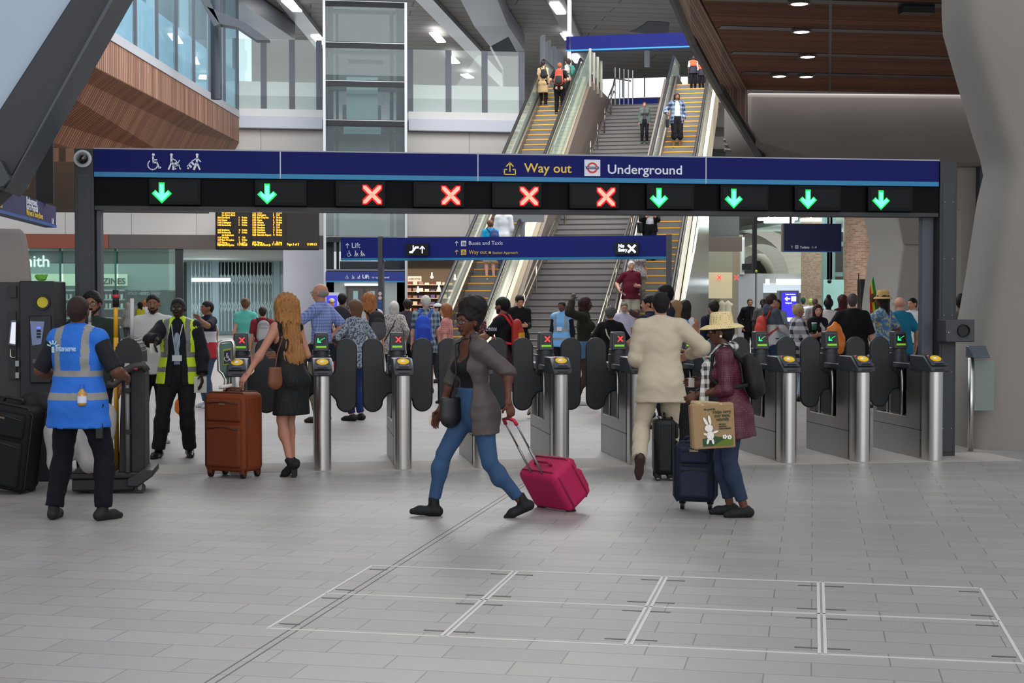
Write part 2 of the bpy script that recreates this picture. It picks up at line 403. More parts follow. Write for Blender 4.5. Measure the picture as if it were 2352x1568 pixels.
# ---------------------------------------------------------------- figures
def sm(a, b, x): return np.clip((x-a)/(b-a), 0, 1)
def ik(a, b, l1, l2, pole):
    v = b-a; d = np.linalg.norm(v); dm = (l1+l2)*.998
    if d > dm: b = a+v*(dm/d); d = dm; v = b-a
    x = (d*d+l1*l1-l2*l2)/(2*d); h = math.sqrt(max(l1*l1-x*x, 0)); u = v/d
    p = V(pole)-u*np.dot(V(pole), u); return a+u*x+un(p)*h, b
UP = V(0, 0, 1)
class Fig:
    """A person: skeleton posed by foot and wrist targets (metres for a 1.75 m body, x right, y ahead)."""
    def __init__(f, name, label, loc, face, H, skin='8a5a44', fem=False, w=1.0, belly=0, lean=0, side=0, twist=0, hyaw=0, hpitch=0,
                 L=None, R=None, LF=(-.1, 0, 8, 0, 0), RF=(.1, 0, -8, 0, 0), pel=(0, 0), drop=0, fg=False, detail=True, curl=.5, Lp=None, Rp=None, cu=None, LK=(0, 1, 0), RK=(0, 1, 0), z0=0, zL=0, zR=0):
        f.s = s = H/1.75; f.fem = fem; f.w = w; f.fg = fg; f.belly = belly; f.detail = detail; f.cu = cu or {}
        f.th = -(YAW+math.radians(face)); f.skin = skin
        f.loc = Vector((loc[0], loc[1], z0)); f.root = thing(name, label, 'person', f.loc)
        f.R3 = np.array([[math.cos(f.th), -math.sin(f.th), 0], [math.sin(f.th), math.cos(f.th), 0], [0, 0, 1]])
        def rz(a): a = math.radians(a); return np.array([[math.cos(a), math.sin(a), 0], [-math.sin(a), math.cos(a), 0], [0, 0, 1]])
        X0 = V(1, 0, 0); Y0 = V(0, 1, 0)
        def ank(t): return V(t[0], t[1], .085+t[3])
        la, ra = ank(LF), ank(RF); C = V(pel[0], pel[1], .935-drop)
        for _ in range(200):
            if all(np.linalg.norm(C+X0*sx*.09-a) < .838 for sx, a in ((-1, la), (1, ra))): break
            C[2] -= .004
        f.C = C; f.X0 = X0; f.Y0 = Y0
        f.hip = {-1: C-X0*.09, 1: C+X0*.09}; f.ankle = {-1: la, 1: ra}; f.foot = {-1: LF, 1: RF}
        f.knee = {}
        for sd, pk in ((-1, LK), (1, RK)): f.knee[sd], f.ankle[sd] = ik(f.hip[sd], f.ankle[sd], .43, .42, V(pk))
        u = un(V(math.tan(math.radians(side)), math.tan(math.radians(lean)), 1)); f.u = u
        T = rz(-twist); tx = (X0 @ T.T); tx = un(tx-u*np.dot(tx, u)); f.tx = tx; f.ty = np.cross(u, tx)
        f.waist = C+u*.13; f.chest = C+u*.34; sw = .145 if fem else .168
        f.sh = {-1: C+u*.475-tx*sw, 1: C+u*.475+tx*sw}; f.nb = C+u*.535
        hr = rz(-hyaw) ; hx = X0 @ hr.T; hy = Y0 @ hr.T
        pt = math.radians(hpitch); f.hu = un(UP*math.cos(pt)+hy*math.sin(pt)); f.hy = un(hy*math.cos(pt)-UP*math.sin(pt)); f.hx = np.cross(f.hy, f.hu)
        nt = C+u*.572+V(0, 0, .0); f.nt = nt; f.hc = nt+f.hu*.108+f.hy*.02
        f.elb = {}; f.wr = {}
        for sd, t, pk in ((-1, L, Lp), (1, R, Rp)):
            if t is None: tgt = f.sh[sd]+V(sd*.075, .03, -.53)
            elif isinstance(t, Vector): tgt = (f.R3.T @ np.array(t-f.loc))/s
            else: tgt = C+V(t)
            f.elb[sd], f.wr[sd] = ik(f.sh[sd], tgt, .285, .255, V(pk) if pk is not None else V(sd*.5, -1, -.3))
        f.hdir = {}; f.palm = {}; f.tip = {}; f.curl = curl if isinstance(curl, dict) else {-1: curl, 1: curl}
        for sd in (-1, 1): f.hdir[sd] = un(f.wr[sd]-f.elb[sd])
    def hand(f, sd, d=None, thumb=None, curl=None):
        if d is not None: f.hdir[sd] = un(V(d))
        if thumb is not None: f.palm[sd] = V(thumb)
        if curl is not None: f.curl[sd] = curl
        return f
    def W(f, p): return Vector(tuple(f.R3 @ (V(p)*f.s)))+f.loc         # body point -> world
    def palmpt(f, sd): return f.wr[sd]+f.hdir[sd]*.085
    def torso(f, S, g=0, hem=None, top=True, hipw=1):
        w = f.w; fl = (f.ty, .66 if not f.belly else .74); C, u = f.C, f.u; fem = f.fem
        a = C-u*.03 if hem is None else C+u*hem
        hw = (.168 if fem else .158)*w*hipw+g; ww = (.118 if fem else .132)*w+g+f.belly*.5
        fl2 = (f.ty, .74)
        if hem is not None and hem < -.04: S.rc(a, C, hw+(.034 if fem else .046), hw+.02, k=.03, flat=fl2, ca=True); S.rc(C, f.waist, hw, ww, k=.04, flat=fl2)
        else: S.rc(a, f.waist, hw, ww, k=.03, flat=fl2, ca=hem is not None)
        S.rc(f.waist, f.chest, ww, .146*w+g, k=.05, flat=fl)
        if top:
            S.rc(f.chest, C+u*.43, .146*w+g, .115*w+g, k=.04, flat=fl)
            S.rc(f.sh[-1]-u*.005, f.sh[1]-u*.005, .052+g*.8, k=.035)
            for sd in (-1, 1): S.rc(f.nb-u*.004, f.sh[sd]+u*.004, .05+g*.6, .046+g*.6, k=.03)
        if fem:
            for sd in (-1, 1): S.el(f.chest+f.tx*sd*.068+f.ty*(.085*w)-u*.01, (.062+g, .058+g, .06+g), k=.035)
        for sd in (-1, 1): S.el(C+f.X0*sd*.07-f.Y0*.065-UP*.04, (.085+g, .085+g, .09+g), k=.05) if hem is None or hem < -.06 else None
        if f.belly: S.el(f.waist+f.ty*(.035+f.belly*.45)+u*.02, (.12*w+g+f.belly*.4, .085+g+f.belly*.45, .15+g), k=.06)
    def arm(f, S, sd, g=0, frac=2, cut=False, flare=0):
        m = .86 if f.fem else 1.0; m *= .5+.5*f.w; sh, el, wr = f.sh[sd], f.elb[sd], f.wr[sd]
        r = lambda q: q*m+g
        if frac <= 1:
            e = sh+(el-sh)*frac; S.rc(sh, e, r(.056), r(.056-.014*frac)+flare, k=.03, cb=cut)
        else:
            S.rc(sh, el, r(.056), r(.041), k=.03); e = el+(wr-el)*(frac-1); S.rc(el, e, r(.043), r(.043-.015*(frac-1))+flare, k=.012, cb=cut)
            S.el(el+(wr-el)*.22, (r(.043),)*3, k=.04) if (not cut or frac > 1.5) else None
    def leg(f, S, sd, g=0, frac=2, cut=False, flare=0):
        m = (.95 if f.fem else 1.0)*(.4+.6*f.w); hp, kn, an = f.hip[sd], f.knee[sd], f.ankle[sd]; r = lambda q: q*m+g
        if frac <= 1:
            e = hp+(kn-hp)*frac; S.rc(hp, e, r(.092), r(.092-.035*frac)+flare, k=.04, cb=cut)
        else:
            S.rc(hp, kn, r(.092), r(.056), k=.04); e = kn+(an-kn)*(frac-1)
            q = un(an-kn); S.rc(kn, e, r(.055), r(.055-.02*(frac-1))+flare, k=.012, cb=cut)
            S.el(kn+(an-kn)*.3-un(np.cross(f.X0, q))*(-.016), (r(.052), r(.052), r(.075)), k=.04)
    def footdir(f, sd):
        t = f.foot[sd]; a = math.radians(t[2]); p = math.radians(t[4])
        return V(-math.sin(a)*math.cos(p), math.cos(a)*math.cos(p), -math.sin(p))
    def body(f):
        S = SDF(); f.torso(S); m = 1
        for sd in (-1, 1):
            f.arm(S, sd); f.leg(S, sd)
            d = f.footdir(sd); a = f.ankle[sd]; n = un(np.cross(np.cross(d, UP), d)); S.rc(a-n*.035-d*.03, a-n*.055+d*.13, .036, .022, k=.02)
        S.rc(f.nb-f.u*.03, f.nt+f.hu*.03, .058 if not f.fem else .05, .052 if not f.fem else .046, k=.02)
        hc, U, Y, X = f.hc, f.hu, f.hy, f.hx; R = np.array([X, Y, U])
        fm = .95 if f.fem else 1.0
        S.el(hc+U*.028-Y*.012, (.075, .094, .086), R, k=.02)
        S.rc(hc-U*.015+Y*.02, hc-U*.082+Y*.052, .062*fm, .026*fm, k=.03, flat=(Y, .95))
        S.el(hc-U*.01+Y*.045, (.056*fm, .044, .07), R, k=.02)
        if f.detail:
            S.rc(hc+U*.008+Y*.086, hc-U*.028+Y*.104, .008, .012, k=.012)
            S.el(hc-U*.032+Y*.094, (.018, .013, .010), R, k=.008)
            S.rc(hc+U*.022+Y*.078-X*.034, hc+U*.022+Y*.078+X*.034, .012, k=.014)
            for sd in (-1, 1):
                S.el(hc+X*sd*.031+U*.003+Y*.094, (.015, .012, .008), R, k=.012, op='s')
                S.el(hc+X*sd*.077-Y*.008-U*.002, (.008, .020, .031), R, k=.006)
            S.rc(hc-U*.058+Y*.083-X*.014, hc-U*.058+Y*.083+X*.014, .0085, k=.008)
            S.rc(hc-U*.067+Y*.081-X*.010, hc-U*.067+Y*.081+X*.010, .009, k=.006)
        for sd in (-1, 1): f.fingers(S, sd)
        h = .0105 if f.fg else .017; fine = []
        sc = lambda c, r: (c-r, c+r)
        lo, hi = sc(f.hc+U*.0, .14); fine.append((lo, hi, .0045 if f.fg else .009))
        for sd in (-1, 1):
            lo, hi = sc(f.wr[sd]+f.hdir[sd]*.095, .105); fine.append((lo, hi, .0042 if f.fg else .0085))
        vs, q = polyize(S, h, fine); cen = vs[q].mean(1)
        lc = hc-U*.0625+Y*.092; dd = (cen-lc); lip = (np.abs(dd @ X) < .024) & (np.abs(dd @ U) < .0095) & (dd @ Y > -.018)
        sk = lin(f.skin); lc2 = f.cu.get('lips')
        mi = lip.astype(int) if f.detail else np.zeros(len(q))
        f.emit('body', vs, q, [mat(f.skin, .55, var=.06, vs=9, spec=.35), mat(lc2 or '%02x%02x%02x' % tuple(int(int(f.skin[i:i+2], 16)*k) for i, k in ((0, .88), (2, .68), (4, .68))), .5)], mi)
        if f.detail: f.eyes()
        return f
    def fingers(f, S, sd):
        d = f.hdir[sd]; w = f.palm.get(sd)
        if w is None: w = f.Y0 if abs(d[2]) > .6 else UP
        w = un(w-d*np.dot(w, d)); n = np.cross(d, w)*(sd)      # n points out of the palm
        wr = f.wr[sd]; c = f.curl[sd]; m = .92 if f.fem else 1
        if np.dot(n, -f.X0*sd) < 0 and abs(n[0]) > .5: n = -n
        n = f.cu.get('n%d' % sd, n)
        S.rc(wr-d*.01, wr+d*.07*m, .030, .040, k=.012, flat=(n, .42))
        for i, o in enumerate((-.029, -.0095, .0095, .029)):
            L = (.036, .043, .046, .040)[i]; b = wr+d*.082*m+w*o*.95; di = d
            for j in range(3):
                a = c*(.5+.45*j); di2 = un(d*math.cos(a)+n*math.sin(a)); e = b+di2*(L*(1, .7, .55)[j])*m
                S.rc(b, e, .0092-.0009*j, .0086-.0009*j, k=.003); b = e
        b = wr+d*.022+w*.024; di = un(d*.62+w*.75+n*(.2+.5*c)); e = b+di*.042; S.rc(b, e, .013, .0105, k=.01)
        di = un(d*.9+w*(.45-.5*c)+n*(.2+.6*c)); S.rc(e, e+di*.032, .0105, .008, k=.003)
    def emit(f, name, vs, q, ms, mi=None, parent=None, label=None):
        w = (vs*f.s) @ f.R3.T
        return mesh_np(name, w, q, ms, parent or f.root, mi, label)
    def part(f, name, S, h, ms, mfn=None, label=None, fine=()):
        vs, q = polyize(S, h, fine)
        if not len(q): return
        mi = None
        if mfn is not None: mi = np.asarray(mfn(vs[q].mean(1))).astype(int)
        return f.emit(name, vs, q, ms if isinstance(ms, list) else [ms], mi, None, label)
    def eyes(f):
        hc, U, Y, X = f.hc, f.hu, f.hy, f.hx
        for sd in (-1, 1):
            c = hc+X*sd*.0305+U*.002+Y*.0765; mb = MB(); mb.ball(f.W(c), .0108*f.s, 12)
            mb.cur = 1; mb.ball(f.W(c+Y*.0056), .0068*f.s, 10); obj('eye', mb, [mat('b8b0a8', .3), mat('1c120c', .2)], f.root, True)
            b = f.cu.get('brow', '17100c'); pts = [f.W(hc+X*sd*x+U*z+Y*y) for x, z, y in ((.014, .022, .0915), (.03, .0275, .089), (.05, .021, .074))]
            mb = MB(); mb.tube(pts, [.0035*f.s, .004*f.s, .002*f.s], 6); obj('eyebrow', mb, mat(b, .9), f.root, True)
    def h(f, k=1): return (.011 if f.fg else .017)*k
    def wr_(f, amp, sd=0):
        def post(P):
            a = 34; return .45*amp*(np.sin(P[..., 2]*a*1.7+np.sin(P[..., 0]*23+sd)*2+P[..., 1]*9)*np.sin(P[..., 0]*17+P[..., 2]*13+sd)+.6*np.sin(P[..., 1]*41+P[..., 2]*29+1.3*np.sin(P[..., 0]*31)))
        return post if amp else None
    def top(f, m, sleeve=.55, hem=-.06, g=.014, scoop=None, open_=None, mfn=None, name='shirt', label=None, sl=None, collar=None, wrk=.0022, flare=.008, strap=False, cuts=()):
        S = SDF(); f.torso(S, g, hem, top=True)
        for sd in (-1, 1):
            q = sleeve if not isinstance(sleeve, dict) else sleeve[sd]
            if q > 0: f.arm(S, sd, g, q, True, flare if q < 1.2 else .002)
            elif q < 0:   # sleeveless: cut away the shoulder caps
                S.rc(f.sh[sd]+f.tx*sd*.02-UP*.1, f.sh[sd]+f.tx*sd*.07+UP*.1, .06, op='s', k=.01)
        S.rc(f.nb-f.u*.02, f.nb+f.u*(.035 if collar is None else collar), .056+g*.7, .052+g*.7, k=.02, cb=True)
        if scoop: S.el(f.chest+f.u*scoop[0]+f.ty*.13, scoop[1:], None, k=.01, op='s')
        if open_: # an open jacket front: a wedge from neck to hem
            a, b = open_; S.rc(f.nb+f.ty*.14, f.C+f.u*((hem or 0)-.05)+f.ty*.17, a, b, op='s', k=.01, flat=(f.ty, 1.0))
        for q in cuts: S.p.append(q)
        S.post = f.wr_(wrk)
        if strap: pass
        f.part(name, S, f.h(), m, mfn, label); return f
    def coat(f, m, hem=-.22, g=.03, sleeve=1.95, **k): return f.top(m, sleeve, hem, g, name=k.pop('name', 'jacket'), **k)
    def legs(f, m, frac=1.95, g=.012, flare=0, name='trousers', waist=.09, label=None, mfn=None, wrk=.0025):
        S = SDF(); w = f.w; C, u = f.C, f.u; fl = (f.ty, .74); hw = (.168 if f.fem else .158)*w+g
        S.rc(C-UP*.02, C+u*waist, hw-.004, hw-.016+f.belly*.3, k=.03, flat=fl, cb=True)
        for sd in (-1, 1):
            f.leg(S, sd, g, frac if not isinstance(frac, dict) else frac[sd], True, flare); S.el(C+f.X0*sd*.07-f.Y0*.055-UP*.05, (.08+g, .075+g, .085+g), k=.05)
        S.post = f.wr_(wrk, 2); f.part(name, S, f.h(), m, mfn, label); return f
    def skirt(f, m, length=.35, r=.2, g=.012, name='skirt', waist=.1, label=None, flat=.72):
        S = SDF(); C = f.C; hw = (.168 if f.fem else .158)*f.w+g
        S.rc(C, C+f.u*waist, hw, hw-.03, k=.03, flat=(f.ty, .74), cb=True)
        S.rc(C-UP*length, C, r, hw, k=.02, flat=(f.Y0, flat), ca=True); S.el(C-f.Y0*.05-UP*.03, (.15, .09, .1), k=.04)
        S.post = f.wr_(.002, 1); f.part(name, S, f.h(), m, None, label); return f
    def dress(f, m, length=.42, r=.19, g=.012, scoop=None, label=None, sleeve=-1):
        S = SDF(); f.torso(S, g); C = f.C; hw = .168*f.w+g
        S.rc(C-UP*length, C, r, hw, k=.02, flat=(f.Y0, .74), ca=True)
        for sd in (-1, 1):
            if sleeve < 0: S.rc(f.sh[sd]+f.tx*sd*.03-UP*.1, f.sh[sd]+f.tx*sd*.07+UP*.1, .055, op='s', k=.01)
            else: f.arm(S, sd, g, sleeve, True, .008)
        if scoop: S.el(f.chest+f.u*scoop[0]+f.ty*.13, scoop[1:], None, k=.01, op='s')
        S.post = f.wr_(.002, 1); f.part('dress', S, f.h(), m, None, label); return f
    def shoes(f, m, sole='222222', high=0, heel=0, big=1, name='shoe'):
        for sd in (-1, 1):
            S = SDF(); d = f.footdir(sd); a = f.ankle[sd]; n = un(np.cross(np.cross(d, UP), d)); k = big
            lo = a-n*.085
            S.rc(lo-d*.045+n*.042, lo+d*.10+n*.034, .042*k, .040*k, k=.02, flat=(un(np.cross(d, n)), .95)); S.rc(lo+d*.1+n*.03, lo+d*.155+n*.022, .038*k, .026*k, k=.02)
            S.rc(a-n*.03-d*.012, a+n*(.005+high), .044*k, .042*k, k=.02, cb=True)
            S.pl(lo+n*.0, -n)
            sl = 1
            def mf(P, lo=lo, n=n): return ((P-lo) @ n < .02)
            f.part(name, S, .008 if f.fg else .012, [m, mat(sole, .7)], mf)
        return f
    def hair(f, style, c, L=.3, amp=.004, pat=True):
        hc, U, Y, X = f.hc, f.hu, f.hy, f.hx; R = np.array([X, Y, U]); S = SDF(); t = {'thick': .016, 'short': .006, 'crop': .003}.get(style, .013)
        m = mat(c, .6, bump=.6, bs=90 if not f.fg else 140, var=.35, vs=60, spec=.25)
        if style == 'bald': return f
        S.el(hc+U*.03-Y*.012, (.075+t, .094+t, .086+t), R, k=.02)
        S.rc(hc-Y*.055-U*.005, hc-Y*.05-U*.05, .056+t*.6, .045+t*.4, k=.02)
        fr = -.002 if style in ('short', 'crop', 'thick') else -.012
        if style == 'fringe': S.el(hc+U*.08+Y*.03, (.075, .1, .08), R, k=.005, op='s')
        S.el(hc-U*.022+Y*(.082), (.066, .062, .082), R, k=.01, op='s')
        for sd in (-1, 1):
            if style in ('short', 'crop', 'thick', 'fringe', 'afro', 'bun', 'pony', 'puff'): S.el(hc+X*sd*.085+Y*.012-U*.035, (.035, .042, .055), R, k=.006, op='s')
        S.pl(hc-U*.045, -U+Y*.35) if style in ('short', 'crop', 'thick', 'fringe', 'afro', 'puff', 'bun', 'pony') else None
        amp2 = amp
        if style == 'puff': S.el(hc+U*.125-Y*.055, (.115, .12, .095), R, k=.03); S.el(hc+U*.07-Y*.075, (.09, .075, .09), R, k=.03); amp2 = .006
        if style == 'afro': S.el(hc+U*.05-Y*.02, (.12, .125, .115), R, k=.02); S.el(hc-U*.022+Y*(.095), (.075, .062, .085), R, k=.01, op='s'); amp2 = .006
        if style == 'bun': S.el(hc+U*.085-Y*.085, (.036, .036, .036), R, k=.01)
        if style == 'topbun': S.el(hc+U*.14-Y*.02, (.045, .045, .045), R, k=.01)
        if style == 'pony': S.rc(hc+U*.03-Y*.11, hc-U*(L-.05)-Y*.115, .026, .016, k=.02)
        if style in ('bob', 'bobw'):
            for sd in (-1, 1): S.rc(hc+X*sd*.052-Y*.015+U*.02, hc+X*sd*.062-Y*.015-U*L*.4, .04, .034, k=.03)
            S.rc(hc-Y*.05, hc-Y*.05-U*L*.45, .078, .062, k=.03, flat=(Y, .8)); S.el(hc-U*.03+Y*(.085), (.055, .055, .085), R, k=.01, op='s')
        if style in ('long', 'curly', 'dreads'):
            bw = .078 if style != 'curly' else (.125 if L > .4 else .1); e = f.nb-f.ty*.085-f.u*(L-.16)
            S.rc(hc-Y*.045-U*.0, hc-Y*.06-U*.12, bw, bw*.95, k=.03, flat=(Y, .75)); S.rc(hc-Y*.06-U*.1, e, bw, bw*.85, k=.03, flat=(f.ty, .6))
            for sd in (-1, 1): S.rc(hc+X*sd*.05-Y*.02+U*.02, hc+X*sd*.062-Y*.03-U*.13, .036, .032, k=.03)
            S.el(hc-U*.025+Y*(.088), (.052, .055, .085), R, k=.01, op='s')
            if style == 'curly': amp2 = .016
            if style == 'dreads': amp2 = .005
        fq = 70 if f.fg else 48
        def post(P):
            x, y, z = P[..., 0], P[..., 1], P[..., 2]
            if style in ('curly', 'long', 'bob', 'pony', 'bobw'):
                vf = .45 if style != 'curly' else .9
                return amp2*np.sin((x+y*.3)*fq*1.7+np.sin(z*24)*1.7)*np.sin((y-x*.4)*fq*1.3+np.sin(z*19+1))
            return amp2*np.sin(x*fq+np.sin(z*fq*.7)*1.2)*np.sin(y*fq+1)*np.sin(z*fq*.9+2*np.sin(x*25))
        S.post = post if style not in ('crop', 'short', 'bald', 'fringe') else None
        f.part('hair', S, .0065 if f.fg else .011, m); return f
    def beard(f, c, full=True):
        hc, U, Y, X = f.hc, f.hu, f.hy, f.hx; R = np.array([X, Y, U]); S = SDF()
        S.rc(hc-U*.05+Y*.03, hc-U*.085+Y*.057, .06, .031, k=.02); S.el(hc-U*.045+Y*.088, (.028, .014, .012), R, k=.008)
        S.el(hc-U*.0625+Y*.1, (.018, .02, .011), R, k=.003, op='s'); S.pl(hc-U*.035, U-Y*.0)
        f.part('beard', S, .006 if f.fg else .009, mat(c, .9, bump=.5, bs=200)); return f
    def glasses(f, c='101010', sun=False, up=0):
        hc, U, Y, X = f.hc, f.hu, f.hy, f.hx; mb = MB(); r = .02
        ce = hc+U*(.002+up)+Y*(.104-up*.4)
        for sd in (-1, 1):
            o = ce+X*sd*.032; pts = [f.W(o+X*math.cos(a)*.025+U*math.sin(a)*.017) for a in np.linspace(0, 2*PI, 17)[:-1]]
            mb.tube(pts, .0022*f.s, 6, closed=True)
            mb.tube([f.W(o+X*sd*.024+U*.006), f.W(hc+X*sd*.08+U*(.006+up)+Y*.06), f.W(hc+X*sd*.084+U*(.004+up)-Y*.005)], .002*f.s, 6)
            if sun: mb.ball(f.W(o), (.022*f.s,)*3, 8, Matrix([list(X), list(Y*.15), list(U*.8)]).transposed() if 0 else None) if 0 else None
        mb.tube([f.W(ce-X*.009), f.W(ce+X*.009)], .002*f.s, 6)
        g = obj('glasses', mb, mat(c, .3), f.root, True)
        ml = MB()
        for sd in (-1, 1):
            o = ce+X*sd*.032; ml.add([f.W(o+X*math.cos(a)*.024+U*math.sin(a)*.016) for a in np.linspace(0, 2*PI, 17)[:-1]], [list(range(16))])
        obj('lens', ml, mat('15120f', .1) if sun else mat('f4f8f8', .1, tr=.97), g, False)
        return f
    def hat(f, c, brim=.15, crown=.095, h=.11, pat=None, name='hat', band=None, tilt=0, cap=False, z=.045):
        hc, U, Y, X = f.hc, f.hu, f.hy, f.hx; M = np.array([X, Y, U]).T
        m = mat(c, .85, bump=.25, bs=160, **(dict(pat='dots', c2='7a6038', sc=70) if pat == 'straw' else {}))
        mb = MB(); b = hc+U*z-Y*.012
        T = Matrix([[*map(float, r)] for r in (f.R3 @ M)]) @ Matrix.Rotation(math.radians(tilt), 3, 'X') @ Matrix.Diagonal((.9*f.s, 1.08*f.s, f.s))
        if cap: prof = [(.083, -.02), (.086, .0), (.085, .03), (.07, .06), (.03, .078), (.001, .08)]
        else: prof = [(crown, -.005), (brim*.7, -.006), (brim*.93, -.022), (brim, -.034), (brim+.003, -.030), (brim*.94, -.014), (brim*.7, .004), (crown+.004, .006), (crown, .03), (crown*.97, h*.6), (crown*.9, h*.85), (crown*.7, h*.97), (crown*.3, h), (.001, h)]
        mb.lathe(prof, f.W(b), 32, M=T)
        o = obj(name, mb, m, f.root, 50)
        if cap:
            mb = MB(); mb.lathe([(.001, .004), (.06, .003), (.068, -.004), (.06, -.006), (.001, -.004)], f.W(b+Y*.105-U*.006), 20, M=T); obj('peak', mb, m, o, True)
        if band:
            mb = MB(); mb.lathe([(crown+.002, .006), (crown+.006, .008), (crown+.005, .032), (crown+.001, .034)], f.W(b), 32, M=T); obj('band', mb, mat(band, .8), o, True)
        return f
def strapline(f, a, b, w=.012, g=.03, side=1):      # a strap over one shoulder hugging the torso
    pts = []; sh = f.sh[side]*.65+f.nb*.35+f.u*.045
    for t in np.linspace(0, 1, 9): pts.append(f.W(V(a)*(1-t)**2+2*t*(1-t)*(V(a)*.3+sh*.7+f.ty*.12)+sh*t*t))
    for t in np.linspace(0, 1, 9)[1:]: pts.append(f.W(sh*(1-t)**2+2*t*(1-t)*(V(b)*.3+sh*.7-f.ty*.12)+V(b)*t*t))
    return pts
def backpack(f, name, label, c, h=.42, w=.29, d=.15, c2='111111', z=.30, straps='111111', cat='backpack', off=0):
    S = SDF(); a = f.C+f.u*(z-h/2+w*.42)-f.ty*(.13+d/2)+f.tx*off; b = f.C+f.u*(z+h/2-w*.38)-f.ty*(.11+d/2)+f.tx*off
    S.rc(a, b, w/2, w/2*.86, k=.02, flat=(f.ty, d/w)); S.rc(a-f.u*.01-f.ty*.045, a+f.u*.11-f.ty*.045, w/2*.8, w/2*.72, k=.01, flat=(f.ty, d/w*.8))
    vs, q = polyize(S, .012); base = f.W((a+b)/2-f.u*h/2)
    root = thing(name, label, cat, base)
    w_ = (vs*f.s) @ f.R3.T+np.array(f.loc)-np.array(base)
    m = mat(c, .7, bump=.3, bs=60)
    cen = vs[q].mean(1); mi = ((cen-a) @ f.u < h*.33) & ((cen-a) @ f.ty < -.05)
    mesh_np('bag_body', w_, q, [m, mat(c2, .7)], root, mi)
    for sd in (-1, 1):
        mb = MB(); x = f.tx*sd*.085
        pts = [b+x*.8+f.ty*.03+f.u*.02, f.nb+x*1.15-f.ty*.05+f.u*.015, f.nb+x*1.3+f.u*.03, f.nb+x*1.35+f.ty*.095-f.u*.04, f.chest+x*1.4+f.ty*.15-f.u*.03, f.chest+x*1.9+f.ty*.05-f.u*.14, a+x*1.5+f.ty*.05]
        mb.tube([f.W(p) for p in pts], .018*f.s, 8); obj('strap', mb, mat(straps, .7), root, True)
    return root
# ================================================================ SETTING
con = mat('8a847e', .8, bump=.12, bs=12, var=.10, vs=.7)
conL = mat('98928c', .8, bump=.1, bs=14, var=.08, vs=.8)
greyp = mat('c2bcb8', .6, pat='panel', c2='c6c0bc', sc=2.4)
dark = mat('2c2e31', .45, spec=.4); darker = mat('141416', .5); blk = mat('08080a', .4)
frameg = mat('5d6068', .45); white = mat('d8d8da', .5); glass = mat('f0f6f4', .05, tr=.95)
slatw = mat('8f6a55', .6, pat='slat', c2='b08a74', sc=1); blue = mat('141a5c', .6, spec=.12); lblue = mat('1f7cab', .45)
# floor: grey granite setts laid along the escalator axis
mb = MB(); mb.box((-45, -6, -.3), (50, 130, 0)); struct('floor', mb, mat('9c9693', .42, pat='paving', c2='8e8885', spec=.35))
# drainage access covers let into the floor: stainless edging
def eline(mb, a, b, w, z=.003):
    a = Vector((a[0], a[1], 0)); b = Vector((b[0], b[1], 0)); n = Vector((0, 0, 1)).cross((b-a).normalized())*w/2
    mb.ext([a-n, b-n, b+n, a+n], (0, 0, z))
p0, p1, p2, p3 = atz(858, 1299), atz(2265, 1355), atz(2348, 1520), atz(610, 1443)
def toE(p): return (p.x*EL.x+p.y*EL.y, p.x*ED.x+p.y*ED.y)
l0, e1 = toE(p3)[0], toE(p3)[1]; e2 = toE(p0)[1]; l0 = (l0+toE(p0)[0])/2
la_ = [toE(atz(x, y))[0] for x, y in ((1100, 1388), (1484, 1404), (1887, 1424), (2302, 1437))]
emid = toE(atz(755, 1363))[1]
st = mat('c4c1bc', .45)
ls = [l0]+la_
t = thing('access_cover', 'large recessed floor access cover of eight paved trays in thin steel edging', 'floor cover', EP((l0+ls[-1])/2, emid))
for e_, nm in ((e1, 'near'), (emid, 'mid'), (e2, 'far')):
    mb = MB(); eline(mb, EP(ls[0], e_), EP(ls[-1], e_), .016); obj('cross_edging', mb, st, t)
for i, l_ in enumerate(ls):
    mb = MB()
    for q in ((-.014, .014) if 0 < i < 4 else (0,)): eline(mb, EP(l_+q, e1), EP(l_+q, e2), .016)
    r_ = obj('edging', mb, st, t)
    for e_ in (e1+.12, emid-.12, emid+.12, e2-.12):
        mb = MB()
        if i < 4: eline(mb, EP(l_+.02, e_), EP(l_+.13, e_), .02, .002)
        if i > 0: eline(mb, EP(l_-.13, e_), EP(l_-.02, e_), .02, .002)
        obj('lifting_key', mb, mat('4b4a48', .5), r_)
mb = MB(); c_ = toE(atz(850, 1330))[0]
for q in (0, .045): eline(mb, EP(c_+q, 1), EP(c_+q, 14.2), .007, .0015)
struct('trim_1', mb, mat('615e5c', .6))
# threshold band under the gates
mb = MB(); mb.box((-9, 14.42, 0), (7.4, 15.25, .004)); struct('trim_2', mb, mat('aaa29b', .7, bump=.5, bs=70, var=.1, vs=12))
# ---- back of the hall, parallel to the gate line
YB = 57.0
def wallq(name, x0, y0, x1, y1, Y, m, t=.4, uv=None):   # wall panel between two picture corners on plane Y
    a = aty(x0, y1, Y); b = aty(x1, y1, Y); c = aty(x1, y0, Y); d = aty(x0, y0, Y)
    z0 = min(a.z, b.z); z1 = max(c.z, d.z); mb = MB()
    mb.slab([(a.x, Y, z0), (b.x, Y, z0), (b.x, Y, z1), (a.x, Y, z1)], t); return struct(name, mb, m)
XL = aty(200, 400, YB).x; xa, xb = aty(742, 400, YB).x, aty(936, 400, YB).x; xr = aty(1560, 400, YB).x
def bx(name, x0, x1, y0, y1, z0, z1, m, **k): mb = MB(); mb.box((x0, y0, z0), (x1, y1, z1)); return struct(name, mb, m, **k)
zf = 8.9; zs = 3.62
def wallxz(name, x0, x1, z0, z1, Y, m, t=.4): mb = MB(); mb.slab([(x0, Y, z0), (x1, Y, z0), (x1, Y, z1), (x0, Y, z1)], t); return struct(name, mb, m)
